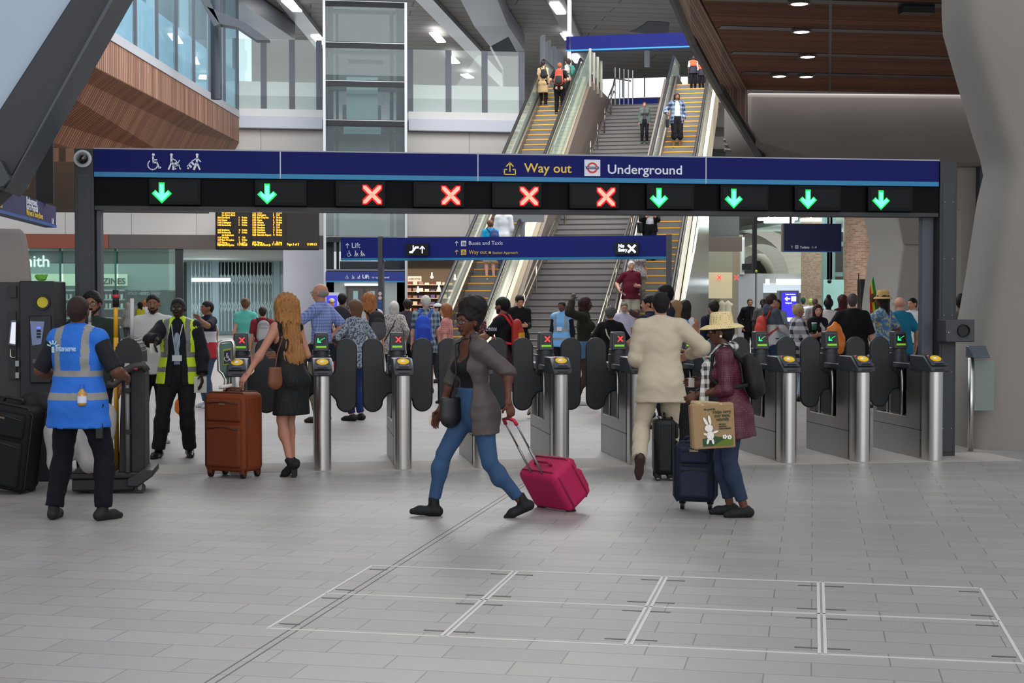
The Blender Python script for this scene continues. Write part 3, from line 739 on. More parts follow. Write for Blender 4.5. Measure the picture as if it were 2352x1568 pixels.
wallxz('wall_back_left', XL-20, xa, 4.15, 8.15, YB, greyp)
wallxz('wall_back_right', xb, xr, 4.15, 8.15, YB, greyp)
mb = MB(); mb.box((XL-20, YB-.15, zs), (xa, YB+.3, 4.15)); struct('trim_3', mb, mat('5b5350', .5))
mb = MB(); mb.box((xb, YB-.15, zs), (xr, YB+.3, 4.15)); struct('trim_4', mb, mat('6a5f5b', .5))
mb = MB(); mb.box((aty(-40, 560, YB).x, YB-.2, zs), (aty(250, 560, YB).x, YB-.16, 4.15)); struct('trim_5', mb, mat('8a4a38', .6))
for i, (x0, x1) in enumerate(((aty(540, 280, YB).x, xa-.02), (xb+.02, aty(1195, 280, YB).x+1.5))):
    bx('trim_%d' % (6+2*i), x0, x1, YB-.35, YB+.3, 8.17, 8.62, mat('c9cbd6', .4), bevel=.02)
    bx('trim_%d' % (7+2*i), x0, x1, YB-.28, YB+.3, 8.62, zf, mat('dcdad8', .4))
bx('floor_upper', XL-20, 26, YB+.3, 110, 8.2, 8.6, con)
# upper level behind the balustrade: far clerestory windows and end wall
mb = MB(); mb.slab([(-20, 105, 8.6), (45, 105, 8.6), (45, 105, 12.2), (-20, 105, 12.2)], .3); struct('wall_far_upper', mb, mat('a5a4a2', .7))
# balustrade of full-height glass in grey posts
def glaz(name, n, xs, Y, z0, z1, label, low=10.3, fros=True):
    t = thing(name, label, 'glass screen', ((xs[0]+xs[-1])/2, Y, z0))
    for x in xs: mb = MB(); mb.box((x-.11, Y-.08, z0), (x+.11, Y+.08, z1)); obj('post', mb, frameg, t)
    for a, b in zip(xs[:-1], xs[1:]):
        mb = MB(); mb.box((a+.11, Y-.02, z0), (b-.11, Y+.01, z1)); obj('pane', mb, glass, t)
        if fros: mb = MB(); mb.box((a+.11, Y-.06, z0), (b-.11, Y-.03, low)); obj('frosted_panel', mb, mat('b9c4c0', .5), t)
    return t
X_ = lambda px: aty(px, 200, YB).x
glaz('glass_screen', 0, [X_(q) for q in (541, 606, 671, 733)], YB, zf, 11.55, 'three-bay glass balustrade with frosted foot on upper level left of the lift', low=9.95)
glaz('glass_screen', 0, [X_(q) for q in (942, 1030, 1113, 1198)], YB, zf, 11.3, 'three-bay glass balustrade with frosted foot between lift and left escalator', low=9.95)
# ---- main roof: curved pale slatted soffit over the upper hall, with long recessed lamps
roof = mat('676461', .7, pat='planks', c2='6f6c69', sc=.95, spec=.2)
mb = MB(); n = 26
def rz_(y): return 14.9-.0011*(y-58)**2
ys = np.linspace(50, 112, n)
vs = []; fs = []; uv = []
for i, y in enumerate(ys):
    for x in (-40, 50): vs.append((x, y, rz_(y)))
for i in range(n-1): fs.append((2*i, 2*i+2, 2*i+3, 2*i+1)); uv.append([(0, ys[i]), (0, ys[i+1]), (90, ys[i+1]), (90, ys[i])])
mb.add(vs, fs, uv); mb.add([(v[0], v[1], v[2]+.4) for v in vs], [f[::-1] for f in fs]); struct('ceiling_hall', mb, roof)
def onroof(px, py, dz=.06):
    y = 62.0
    for _ in range(30): p = atz(px, py, rz_(y)-dz); y = .5*y+.5*min(p.y, 110)
    return Vector((p.x, y, rz_(y)-dz))
rib = mat('63666c', .45, .3)
def ribbon(name, pts, w, h, m, Z=Vector((0, 0, 1)), grow=None):
    mb = MB(); vs = []; fs = []
    for i, p in enumerate(pts):
        t_ = (pts[min(i+1, len(pts)-1)]-pts[max(i-1, 0)]).normalized(); s_ = t_.cross(Z).normalized()*w/2
        for q in (p-s_, p+s_, p+s_+Z*h, p-s_+Z*h): vs.append(q)
    for i in range(len(pts)-1):
        for k in range(4): fs.append((4*i+k, 4*i+4+k, 4*i+4+(k+1) % 4, 4*i+(k+1) % 4))
    fs.append((3, 2, 1, 0)); e = 4*len(pts)-4; fs.append((e, e+1, e+2, e+3)); mb.add(vs, fs); return mb
def lamp_on(px, py, px2, py2, w=.28, label=None):
    a, b = onroof(px, py, .12), onroof(px2, py2, .12)
    mb = ribbon('x', [a, b], w, .05, None); return mb
LR = [((562, -115), (742, 110), [((657, 3), (683, 27)), ((724, 84), (742, 102))], 'left of the lift'),
      ((867, -112), (1180, 215), [((996, 77), (1014, 98)), ((1032, 131), (1047, 146)), ((1066, 172), (1080, 180))], 'between lift and left escalator'),
      ((1222, -117), (1345, 150), [((1273, 10), (1289, 33)), ((1297, 78), (1307, 92)), ((1316, 127), (1330, 145))], 'above the escalators')]
for k, (a, b, ls_, w_) in enumerate(LR):
    pts = [onroof(a[0]+(b[0]-a[0])*t_, a[1]+(b[1]-a[1])*t_, .25) for t_ in np.linspace(0, 1, 6)]
    t = single('lighting_trough', ribbon('', pts, .75, .22, None), mat('77787b', .4), 'grey ceiling trough carrying slim white lamps %s' % w_, 'light trough', 'troughs in the hall roof')
    for j, (p, q) in enumerate(ls_):
        pa, pb = onroof(*p, .32), onroof(*q, .32)
        o = single('slot_lamp', ribbon('', [pa, pb], .42, .06, None), mat('ffffff', emit=9), '%s bright slot lamp in the ceiling trough %s' % (('nearest', 'second', 'farthest')[j] if len(ls_) > 2 else ('upper', 'lower')[j], w_), 'ceiling light', 'slot lamps in the hall roof')
# steel roof ribs
def rib_(name, P, w, lab):
    pts = [onroof(x, y, .9) for x, y in P]; mb = ribbon('', pts, w, .8, None); return single(name, mb, rib, lab, 'roof beam')
rib_('roof_beam', [(350, -90), (560, 40), (640, 92)], 1.6, 'broad grey steel roof rib sweeping down left of the lift')
rib_('roof_beam', [(1050, -110), (1128, 60), (1170, 118)], 1.5, 'broad grey steel roof rib between lift and left escalator')
o = aty(1170, 110, 66); mb = ribbon('', [aty(1148, 95, 66), aty(1178, 150, 66), aty(1182, 207, 66)], .9, .5, None, Z=Vector((0, 1, 0)))
single('raking_strut', mb, mat('44474d', .5, .3), 'dark steel strut dropping from the roof rib behind the glass screen', 'strut')
p = onroof(1141, 22, .5); mb = MB(); mb.lathe([(.001, .3), (.2, .28), (.26, .06), (.24, .0), (.001, .0)], p, 20)
t = thing('spotlight', 'single round glaring spotlight hanging beside the steel roof rib', 'spotlight', p)
obj('housing', mb, rib, t); mb = MB(); mb.lathe([(.001, -.02), (.2, -.01), (.2, .0), (.001, 0)], p, 20); obj('lens', mb, mat('fff4e0', emit=22), t)
ZZ_ = Vector((0, 0, 1))
# ---- timber-clad balcony on the left, receding along its own line
VB = math.radians(8.13+1.25); BD = Vector((math.sin(VB), math.cos(VB), 0))
def onB(px, py, off=0):            # plane of the balcony front
    r = ray(px, py); N = Vector((BD.y, -BD.x, 0)); return O+r*((Bd+off)/(N.dot(r)))
Bend = aty(549, 300, YB-.4); NB = Vector((BD.y, -BD.x, 0)); Bd = NB.dot(Bend-O)
zt, zm = onB(545, 268).z, onB(549, 326).z
def bq(y0, z): return Bend+BD*(y0-Bend.y)/BD.y*1+Vector((0, 0, z-Bend.z))
def slatquad(name, P, m, t, uvw):
    mb = MB(); Pn = [Vector(p) for p in P]; N_ = (Pn[1]-Pn[0]).cross(Pn[3]-Pn[0]).normalized()*t; L_ = (Pn[1]-Pn[0]).length*uvw
    u = [(0, 0), (L_, 0), (L_, 1), (0, 1)]; Q = [p-N_ for p in Pn]
    mb.add(Pn+Q, [(0,1,2,3),(7,6,5,4),(0,4,5,1),(1,5,6,2),(2,6,7,3),(3,7,4,0)], [u]*6); return struct(name, mb, m)
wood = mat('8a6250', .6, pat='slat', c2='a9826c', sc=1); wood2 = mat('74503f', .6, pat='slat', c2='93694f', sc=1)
yn = 19.0
slatquad('wall_balcony_front', [bq(yn, zm), bq(Bend.y, zm), bq(Bend.y, zt), bq(yn, zt)], wood, .3, 6)
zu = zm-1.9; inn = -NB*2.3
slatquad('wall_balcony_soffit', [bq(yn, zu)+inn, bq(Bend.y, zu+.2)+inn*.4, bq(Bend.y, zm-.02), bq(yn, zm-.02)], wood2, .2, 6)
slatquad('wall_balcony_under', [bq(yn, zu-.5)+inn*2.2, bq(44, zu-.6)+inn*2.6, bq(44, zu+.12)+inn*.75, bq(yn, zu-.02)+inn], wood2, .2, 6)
mb = MB(); mb.slab([bq(yn, zt)+NB*.03, bq(Bend.y, zt)+NB*.03, bq(Bend.y, zt+.28), bq(yn, zt+.28)], .25); struct('trim_20', mb, mat('a8aab0', .4))
t = thing('glass_screen', 'tall blue-tinted glass screen running along the top of the timber balcony', 'glass screen', bq(40, zt+.3))
yy = list(np.linspace(20, Bend.y, 17)); bl = mat('cfe4ec', .1, tr=.85); lb = mat('c4e0e8', .5, emit=.5)  # lb: frosted panels given a glow that stands in for daylight behind them
for i, y in enumerate(yy):
    p = bq(y, zt+.28)-NB*.1; mb = MB(); mb.ext([p, p+NB*.08, p+NB*.08+BD*.14, p+BD*.14], (0, 0, 4.4)); obj('post', mb, frameg, t)
    if i < 16:
        q = bq(yy[i+1], zt+.28)-NB*.1; mb = MB(); mb.ext([p+BD*.14, q, q+NB*.015, p+BD*.14+NB*.015], (0, 0, 4.4)); obj('pane', mb, bl, t)
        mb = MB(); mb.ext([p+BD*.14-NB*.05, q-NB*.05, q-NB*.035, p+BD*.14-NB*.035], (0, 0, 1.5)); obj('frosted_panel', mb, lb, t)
# white building frame behind that screen: mullioned daylight wall
for k in range(9):
    a = bq(24+k*4.6, zt)-NB*2.9; mb = MB(); mb.ext([a, a+NB*.5, a+NB*.5+BD*1.1, a+BD*1.1], (0, 0, 7.5)); struct('trim_%d' % (30+k), mb, mat('5f6b74', .5))
gA, gB = bq(24, zt)-NB*3, bq(74, zt)-NB*3
t = thing('window_wall', 'bright daylight glazing far behind the blue glass screen, top left', 'windows', gA); mb = MB(); mb.ext([gA, gB, gB+ZZ_*8, gA+ZZ_*8], -NB*.1); obj('pane', mb, mat('d4e9f2', emit=.9), t)
# steel column at the balcony corner
a = aty(497, 200, 47); mb = MB(); mb.cyl((a.x, 47, aty(497, 228, 47).z), (a.x, 47, 13.5), .17, 20); mb.box((a.x-.25, 46.7, 11.9), (a.x+.25, 47.3, 12.7)); single('steel_column', mb, mat('3e434d', .5, .3), 'slim dark steel column rising through the left glass screen', 'column')
mb = MB(); mb.ext([aty(455, -15, 46), aty(475, -15, 46), aty(505, 55, 46), aty(492, 60, 46)], (0, .5, 0)); mb.ext([aty(505, 55, 46), aty(475, 15, 46), aty(560, 50, 46), aty(620, 92, 46), aty(590, 92, 46), aty(545, 62, 46)], (0, .5, 0))
single('raking_strut', mb, mat('4d5158', .5, .3), 'dark branching strut at the top of the slim column by the balcony', 'strut')
# low timber ceiling far left, under the balcony
g_ = mat('6f4f3c', .6, pat='slat', c2='835f48', sc=3); bb = MB()
zc = 5.0; ya, yb = 33.5, 52.5; xq_ = aty(480, 440, yb).x; xp_ = aty(420, 440, ya).x
mb = MB(); mb.slab([(-30, yb, zc), (xq_, yb, zc), (xp_, ya, zc), (-30, ya, zc)], -.3)
mb.uv = {i: [(v[1]*1.0, v[0]) for v in ((-30, yb), (-8, yb), (-4.3, ya), (-30, ya))] for i in range(6)}
struct('ceiling_left', mb, g_)
for k in range(6):
    y = ya+1+k*3.2; bx('trim_%d' % (40+k), -30, xp_-.2, y, y+.28, zc-.02, zc+.05, blk)
for k, (px, py) in enumerate(((50, 394), (95, 396), (160, 414))):
    p = atz(px, py, zc-.05); mb = MB(); mb.lathe([(.001, -.02), (.13, -.02), (.15, .03), (.001, .03)], p, 16); single('downlight', mb, mat('ffe8d0', emit=7), '%s of three small downlights in the low far-left timber ceiling' % ('leftmost', 'middle', 'rightmost')[k], 'downlight', 'downlights in the low left ceiling')
# ---- left: big raking box brace and its concrete foot
D = 13.6
def A(px, py, Y=D): return aty(px, py, Y)
t = thing('raking_brace', 'huge raking steel box brace, pale blue face and dark flange, top left corner', 'brace', A(0, 440))
mb = MB(); mb.ext([A(-400, 20), A(-100, -430), A(440, -430), A(-60, 345), A(-400, 860)], (0, .6, 0)); obj('web_plate', mb, mat('a6b4c6', .45, var=.05, vs=1), t)
mb = MB(); mb.ext([A(440, -430, 13.5), A(505, -430, 13.5), A(14, 428, 13.5), A(-60, 500, 13.5), A(-60, 345, 13.5)], (0, .5, 0)); obj('dark_face', mb, mat('34363b', .55), t, bevel=.01)
mb = MB(); mb.ext([A(486, -430, 13.35), A(506, -430, 13.35), A(22, 424, 13.35), A(8, 440, 13.35)], (0, .75, 0)); obj('flange', mb, mat('4b4f55', .5), t, bevel=.01)
mb = MB(); mb.ext([A(-60, 350, 13.3), A(0, 365, 13.3), A(24, 412, 13.3), A(10, 428, 13.3), A(-30, 440, 13.3)], (0, .5, 0)); obj('gusset', mb, mat('3a3d42', .5), t, bevel=.01)
mb = MB(); mb.ext([A(-60, 380, 15), A(42, 350, 15), A(40, 420, 15), A(20, 430, 15), A(-60, 452, 15)], (0, .7, 0)); struct('trim_50', mb, con, bevel=.05)
slatquad('wall_left_upper', [A(-120, 140, 16), A(20, 62, 16), A(70, -40, 16), A(-120, -40, 16)], wood, .3, 12)
mb = MB(); mb.ext([A(-300, 1010, 14.9), A(80, 1010, 14.9), A(73, 640, 14.9), A(64, 560, 14.9), A(57, 530, 14.9), A(46, 525, 14.9), A(-300, 518, 14.9)], (-.25, 1.2, 0)); struct('wall_left_plinth', mb, mat('968b86', .8, bump=.1, bs=14, var=.05), bevel=.05)
# ---- right: low timber soffit with black slots
zc = 7.0; sl = mat('5c3520', .7, pat='slat', c2='7c4b2e', sc=7, spec=.15)
def atc(px, py): return atz(px, py, zc)
A1, A2 = atz(1580, -60, zc), atz(1716, 206, zc)
m_ = Vector((A1.x, A1.y, zc)); k_ = (A2.x-A1.x)/(A2.y-A1.y)
ye = A2.y; y_n = 19.0; xn = A1.x-(A1.y-y_n)*k_
mb = MB(); P = [(A2.x, ye, zc), (22, ye, zc), (22, y_n, zc), (xn, y_n, zc)]
mb.add(P+[(p[0], p[1], zc+.25) for p in P], [(0,3,2,1),(4,5,6,7),(0,1,5,4),(1,2,6,5),(2,3,7,6),(3,0,4,7)], [[(p[1], p[0]) for p in (P[0], P[3], P[2], P[1])]]+[[(0, 0)]*4]*5); struct('ceiling_right', mb, sl)
lines = [(1750, 0), (1750, 63), (1750, 121), (1750, 168)]
yl = [atc(1850, y).y for y in (2, 67, 124, 169)]
for k, y in enumerate(yl): mb = MB(); mb.box((A1.x+(y-A1.y)*k_+.1, y-.16, zc-.012), (22, y+.16, zc+.02)); struct('trim_%d' % (60+k), mb, blk)
mb = MB(); q0, q1 = atc(1908, -20), atc(1906, 210); mb.ext([q0+Vector((-.03, 0, 0)), q0+Vector((.03, 0, 0)), q1+Vector((.03, 0, 0)), q1-Vector((.03, 0, 0))], (0, 0, -.014)); struct('trim_65', mb, blk)
dl = [(1836, 2), (1841, 67), (1855, 125), (1790, 170), (1852, 171), (2240, 133), (2213, 179), (2260, 180)]
dn = ['nearest, at the top edge', 'second from the top in the left column', 'third from the top in the left column', 'left of the far pair left of the seam', 'right of the far pair left of the seam', 'single one near the concrete column', 'left of the pair near the concrete column', 'right of the pair near the concrete column']
for k, (x, y) in enumerate(dl):
    p = atc(x, y)-Vector((0, 0, .03)); t = thing('downlight', 'round bright downlight in the timber soffit, '+dn[k], 'downlight', p, 'downlights in the right timber soffit')
    mb = MB(); mb.lathe([(.15, -.0), (.16, -.035), (.2, -.03), (.21, .03)], p, 24, caps=False); obj('rim', mb, mat('3a342e', .4), t, True)
    mb = MB(); mb.lathe([(.001, -.028), (.149, -.028), (.149, .0), (.001, .0)], p, 24); obj('lens', mb, mat('fff6ea', emit=12), t)
p = atc(2105, 15)-Vector((0, 0, .05)); mb = MB(); mb.box((p.x-.3, p.y-.12, p.z-.08), (p.x+.3, p.y+.12, p.z+.06)); single('ceiling_sensor', mb, darker, 'small black box fixed in the foremost slot of the timber soffit', 'sensor')
# folded timber cheek rising from the soffit edge
slc = mat('5e4130', .6, pat='slat', c2='8f6b55', sc=1.2)
def cheek(a, b, c, d, nm, m=slc, n=5): return slatquad(nm, [a, b, c, d], m, .12, 1)
e0 = Vector((A1.x+(19-A1.y)*k_, 19, zc)); eE = Vector((A2.x, ye, zc))
out_ = Vector((-1.0, 0.2, 1.25))
B0 = aty(1540, -30, 27.5); B1 = aty(1590, 90, 31); B2 = aty(1652, 205, 34.5); B3 = aty(1742, 350, 37.5)
C1 = atz(1606, 0, zc); C2 = atz(1660, 100, zc); C3 = Vector((A2.x, ye, zc)); C4 = aty(1716, 290, ye+.1)
for k, (a, b, c, d) in enumerate(((atz(1580, -50, zc), C2, B1, B0), (C2, C3, B2, B1), (C3, C4, B3, B2))):
    slatquad('wall_cheek_%d' % (k+1), [d, c, b, a], slc, .1, .1) if 0 else None
    mb = MB(); u0, u1 = (0, 1); mb.add([a, b, c, d]+[p+Vector((.05, .1, .1)) for p in (a, b, c, d)], [(0, 1, 2, 3), (7, 6, 5, 4), (0, 4, 5, 1), (2, 6, 7, 3)], [[(0, 0), (0, 1), (9, 1), (9, 0)]]+[[(0, 0)]*4]*3); struct('wall_cheek_%d' % (k+1), mb, slc)
mb = MB(); mb.tube([B0, B1, B2, B3, aty(1752, 372, 37.8)], .13, 8); struct('trim_66', mb, blk)
# concrete beam head and wall
YC = 36.8
P = [(1717, 212), (2420, 218), (2420, 382), (1900, 382), (1852, 369), (1762, 342), (1738, 334), (1724, 312), (1716, 292)]
mb = MB(); mb.ext([aty(x, y, YC) for x, y in P], (0, 2.2, 0)); struct('wall_beam', mb, mat('6f6762', .8, bump=.12, bs=12, var=.10, vs=.7), bevel=.12)
P2 = [aty(x, y, YC+.9) for x, y in ((1726, 300), (1760, 352), (1860, 392), (1860, 400), (1750, 380), (1720, 330))]
wallq('wall_right_far', 2196, 380, 2420, 760, YC+.3, conL, .5)
bx('trim_67', aty(2252, 500, YC).x, aty(2275, 500, YC).x, YC+.05, YC+.28, 0, 7, mat('3f4144', .5))
P = [(2060, 480), (2210, 480), (2210, 770), (2052, 770), (2058, 690), (2075, 560), (2072, 535)]
mb = MB(); mb.ext([aty(x, y, 31) for x, y in P], (0, 2, 0)); struct('wall_pier', mb, conL, bevel=.05)
mb = MB(); mb.ext([aty(x, y, 30.9) for x, y in ((2060, 480), (2140, 480), (2140, 562), (2075, 560))], (0, .06, 0)); struct('trim_68', mb, con)
bx('wall_pier_foot', aty(2052, 690, 31).x, aty(2210, 690, 31).x, 31.05, 33, 0, 1.2, conL)
mb = MB(); mb.tube([aty(2262, 482, 36.8), aty(2262, 530, 36.8), aty(2272, 556, 36.8), aty(2300, 562, 36.8)], .055, 10)
single('black_conduit', mb, blk, 'thick black hose hanging in a J on the grey wall by the big column', 'hose')
mb = MB(); mb.ext([A(2300, 508, 19), A(2360, 500, 19), A(2360, 590, 19), A(2300, 590, 19)], (0, .15, 0)); single('wall_sign', mb, blue, 'sliver of a blue sign behind the big concrete column', 'sign')
# big sculpted concrete column on the right
YQ = 15.6
prof = [(2238, 1042), (2240, 960), (2243, 900), (2250, 850), (2262, 780), (2278, 700), (2292, 620), (2304, 540), (2318, 450), (2333, 388), (2326, 350), (2314, 315), (2290, 235), (2262, 140), (2236, 48), (2233, 0), (2233, -80)]
vs = []; fs = []; m = len(prof)
for x, y in prof:
    p = aty(x, y, YQ); z = max(p.z, 0) if y > 900 else p.z; xe = p.x
    ring = [(xe+.05, YQ+.9), (xe, YQ+.5), (xe+.0, YQ+.12), (xe+.12, YQ), (xe+1.4, YQ-.15), (xe+3, YQ+.3), (xe+3, YQ+2.2), (xe+.8, YQ+2.2)]
    for q in ring: vs.append((q[0], q[1], z))
for i in range(m-1):
    for k in range(8): fs.append((8*i+k, 8*i+8+k, 8*i+8+(k+1) % 8, 8*i+(k+1) % 8)[::-1])
for i in range(8): vs[i] = (vs[i][0], vs[i][1], 0)
mb = MB(); mb.add(vs, fs); struct('wall_column_right', mb, con, smooth=55)
mb = MB(); mb.ext([(aty(2248, 940, YQ-.02).x, YQ-.02, 0), (30, YQ-.5, 0), (30, YQ-.5, .38), (aty(2248, 940, YQ-.02).x, YQ-.02, .38)], (0, .1, 0))
# ---- ground floor beyond: shops on the left, lift lobby, retail, arches
bx('wall_shop_back', -40, xa, 84, 84.3, 0, 6, mat('a3b3b4', .6))
bx('ceiling_shop', -40, xa, YB+.3, 84, zs, zs+.1, mat('c6d0cf', .6))
bx('wall_white', aty(651, 700, YB).x, xa+.1, YB-.3, YB+.4, 0, zs, mat('c2c2ca', .6))
bx('trim_70', aty(404, 700, YB).x, aty(421, 700, YB).x, YB-.1, YB+.2, 0, zs, dark)
bx('wall_retail_back', xb, 22, 72, 72.3, 0, 5, mat('8e7f6d', .7))
# ================================================================ TICKET GATES
gd_ = mat('303236', .42, bump=.05, bs=300, spec=.45); gdk = mat('17181a', .5, spec=.4); sst = steel('cfccc8', .3); sst2 = steel('aaa6a2', .38)
G0 = 14.47; GX = .21; GP = .787
def rounded(w, r, y0, y1, n=6):
    return None
def led(parent, kind, o, s, X, U, big=False):
    """red cross or green arrow made of glowing strokes"""
    mb = MB(); X = Vector(X); U = Vector(U); N = X.cross(U); o = Vector(o)
    def q(P): mb.ext([o+X*a*s+U*b*s+N*.001 for a, b in P], N*.004)
    if not big:
        if kind == 'x':
            for sg in (1, -1): q([(-.5, -.5*sg+.1*sg), (-.5, -.5*sg), (-.33, -.5*sg), (.5, .5*sg-.1*sg), (.5, .5*sg), (.33, .5*sg)][::sg])
            m = mat('ff3a34', emit=1.7)
        else:
            for a, b in ((-.35, -.3), (-.15, -.12), (.05, .03), (.25, .15), (.45, .25)): mb.ball(o+X*a*s+U*b*s+N*.002, .065*s, 6)
            q([(-.55, -.42), (-.5, .25), (-.38, .25), (-.36, -.2), (.0, -.3), (.02, -.42)])
            m = mat('30ff80', emit=1.5)
        return obj('led_cross' if kind == 'x' else 'led_arrow', mb, m, parent)
    def shape(k, w, off):
        mb = MB()
        if kind == 'x':
            e = .5-w
            for sg in (1, -1): P = [(-e-w, -(e-w)), (-e-w, -e-w), (-(e-w), -e-w), (e+w, e-w), (e+w, e+w), (e-w, e+w)]; P = [(a, b*sg) for a, b in P][::sg]; mb.ext([o+X*a*s*k+U*b*s*k+N*off for a, b in P], N*.003)
        else:
            z = w-.14; P = [(-.15-z, .53+z), (-.15-z, -.06+z), (-.33, .14+z*1.4), (-.52-z*1.3, -.05), (0, -.57-z*1.3), (.52+z*1.3, -.05), (.33, .14+z*1.4), (.15+z, -.06+z), (.15+z, .53+z)]
            mb.ext([o+X*a*s*k+U*b*s*k+N*off for a, b in P], N*.003)
        return mb
    r_ = obj('led_cross' if kind == 'x' else 'led_arrow', shape(1, .12 if kind == 'x' else .14, .001), mat('ff0c10' if kind == 'x' else '06e84c', emit=1.5), parent)
    obj('bright_core', shape(.9, .075 if kind == 'x' else .105, .005), mat('ffa08c' if kind == 'x' else '70ffc8', emit=.95), r_)
    return r_
XX = Vector((1, 0, 0)); ZZ = Vector((0, 0, 1)); YY = Vector((0, 1, 0))
def paddle(t, hx, y, sgn, w=.235, wide=False):
    """one padded barrier leaf hinged at hx reaching out sgn by w"""
    z0, z1 = .50, 1.27; out = sgn; P = []
    a = .065; r = .105
    W0 = .115 if not wide else .30; x0 = W0; x1 = W0+.225 if not wide else W0+.25; xc = (x0+x1)/2; rr = (x1-x0)/2
    for k in range(13): th = PI*k/12; P.append((xc+rr*math.cos(th), z1-rr+rr*math.sin(th)))
    P += [(x0, 1.02), (x0-.01, .93), (x0-.05, .885), (0, .87), (0, .70), (x0-.05, .69), (x0+.0, .63), (x0+.01, .6)]
    for k in range(1, 13): th = PI+PI*k/12; P.append((xc+rr*.96*math.cos(th), z0+rr+rr*math.sin(th)))
    mb = MB(); mb.ext([(hx+out*u_, y-.022, z) for u_, z in P], (0, .044, 0))
    o = obj('paddle', mb, mat('232427', .5, spec=.4, bump=.03, bs=400), t, bevel=.016); return o
def gate(x, kind, label, lp=True, rp=True, wl=False, wr=False):
    t = thing('ticket_gate', label, 'ticket gate', (x, G0+.75, 0), 'ticket gates across the concourse')
    h = .083
    # round-nosed front post
    mb = MB(); P = [(x-h, G0+.2)]+[(x-h*math.cos(a), G0+.083-h*math.sin(a)) for a in np.linspace(0, PI, 15)]+[(x+h, G0+.2)]
    mb.ext([(p[0], p[1], .005) for p in P], (0, 0, .93)); obj('front_post', mb, sst, t, smooth=50)
    # low cabinet body, cut low under the paddles
    mb = MB(); y1 = G0+1.55
    mb.ext([(x-h+.004, G0+.19, 0), (x-h+.004, y1, 0), (x-h+.004, y1, .95), (x-h+.004, y1-.1, .95), (x-h+.004, y1-.1, .42), (x-h+.004, G0+.62, .42), (x-h+.004, G0+.62, .95), (x-h+.004, G0+.19, .95)], (2*h-.008, 0, 0))
    obj('cabinet', mb, sst2, t, bevel=.004)
    mb = MB(); mb.box((x-h, G0+.22, .3), (x-h+.006, y1-.02, .306)); mb.box((x-h, G0+.25, .02), (x-h+.0055, G0+.256, .95)); mb.box((x+h-.006, G0+.22, .3), (x+h, y1-.02, .306)); obj('panel_joint', mb, gdk, t)
    # smoked glass between the posts and the black drive columns
    mb = MB(); mb.box((x-.012, G0+.62, .42), (x+.012, y1-.1, .9)); obj('smoked_panel', mb, mat('0c0c0e', .12, spec=.6), t)
    for dy in (.80, 1.2):
        mb = MB(); mb.cyl((x-.05, G0+dy, .42), (x-.05, G0+dy, .93), .014, 10); mb.cyl((x+.05, G0+dy, .42), (x+.05, G0+dy, .93), .014, 10); obj('hinge_rod', mb, sst, t, True)
    mb = MB(); mb.box((x-.05, G0+.86, .42), (x+.05, G0+1.12, .93)); obj('drive_column', mb, gdk, t, bevel=.01)
    mb = MB(); mb.box((x-h, G0+.55, .93), (x+h, y1, .99)); obj('top_rail', mb, gd_, t, bevel=.012)
    # card reader head
    mb = MB(); hw = .098; mb.ext([(x-hw, G0-.035, .925), (x-hw, G0-.035, .972), (x-hw, G0+.15, 1.085), (x-hw, G0+.5, 1.085), (x-hw, G0+.5, .925)], (2*hw, 0, 0)); rd = obj('reader_head', mb, gd_, t, bevel=.012)
    n = Vector((0, -.113, .185)).normalized(); U = Vector((0, .185, .113)).normalized(); c = Vector((x, G0+.062, 1.034))+n*.012
    mb = MB(); mb.ext([c+XX*.085*a+U*b+n*0 for a, b in ((-1, -.1), (1, -.1), (.85, .085), (-.85, .085))], n*.006); obj('reader_face', mb, mat('3d4046', .35), rd, bevel=.003)
    mb = MB(); mb.ext([c+XX*math.cos(a)*.058+U*(math.sin(a)*.052+.018)+n*.006 for a in np.linspace(0, 2*PI, 25)[:-1]], n*.005); y_ = obj('yellow_pad', mb, mat('f2bf1c', .4), rd, label='yellow round card pad with a white card emblem')
    mb = MB(); o = c+n*.0112+U*.018; mb.ext([o+XX*a+U*b for a, b in ((-.032, .002), (-.012, .018), (.016, .02), (.0, -.006), (-.018, -.012))], n*.002); mb.ext([o+XX*a+U*b for a, b in ((-.022, -.016), (.01, -.014), (.036, .006), (.038, .01), (.008, -.009))], n*.0015); obj('card_emblem', mb, mat('f4f2ea', .4), y_)
    mb = MB(); mb.box((x-.05, G0-.04, .945), (x+.05, G0-.03, .957)); mb.ext([c+XX*a+U*b+n*.006 for a, b in ((-.05, -.09), (.05, -.09), (.04, -.07), (-.04, -.07))], n*.003); obj('ticket_slot', mb, blk, rd)
    mb = MB(); o = c+n*.007-U*.052; mb.ext([o+XX*a+U*b for a, b in ((-.045, -.006), (.02, -.006), (.02, .004), (-.045, .004))], n*.001); mb.ext([o+XX*a+U*b for a, b in ((.03, -.006), (.052, -.006), (.052, .005), (.03, .005))], n*.001); obj('slot_label', mb, mat('6a66a8', .4), rd)
    mb = MB(); mb.cbox(c+n*.008-XX*.062+U*.075, (.01, .006, .006)); obj('status_lamp', mb, mat('ff3a30', emit=2), rd)
    # rear tower with the traffic display
    yt = G0+1.0; mb = MB(); mb.lathe([(.06, .80), (.092, .84), (.098, .9), (.1, 1.0), (.1, 1.085), (.092, 1.09), (.092, 1.14), (.086, 1.145)], (x, yt+.05, 0), 24); tw = obj('tower_collar', mb, gd_, t, 40)
    mb = MB(); mb.ext([(x-.082, yt-.045, 1.13), (x-.070, yt-.02, 1.325), (x+.070, yt-.02, 1.325), (x+.082, yt-.045, 1.13)], (0, .14, 0)); hd = obj('display_head', mb, gd_, t, bevel=.014)
    U2 = Vector((0, .025, .195)).normalized(); n2 = XX.cross(U2); o = Vector((x, yt-.0315, 1.235))
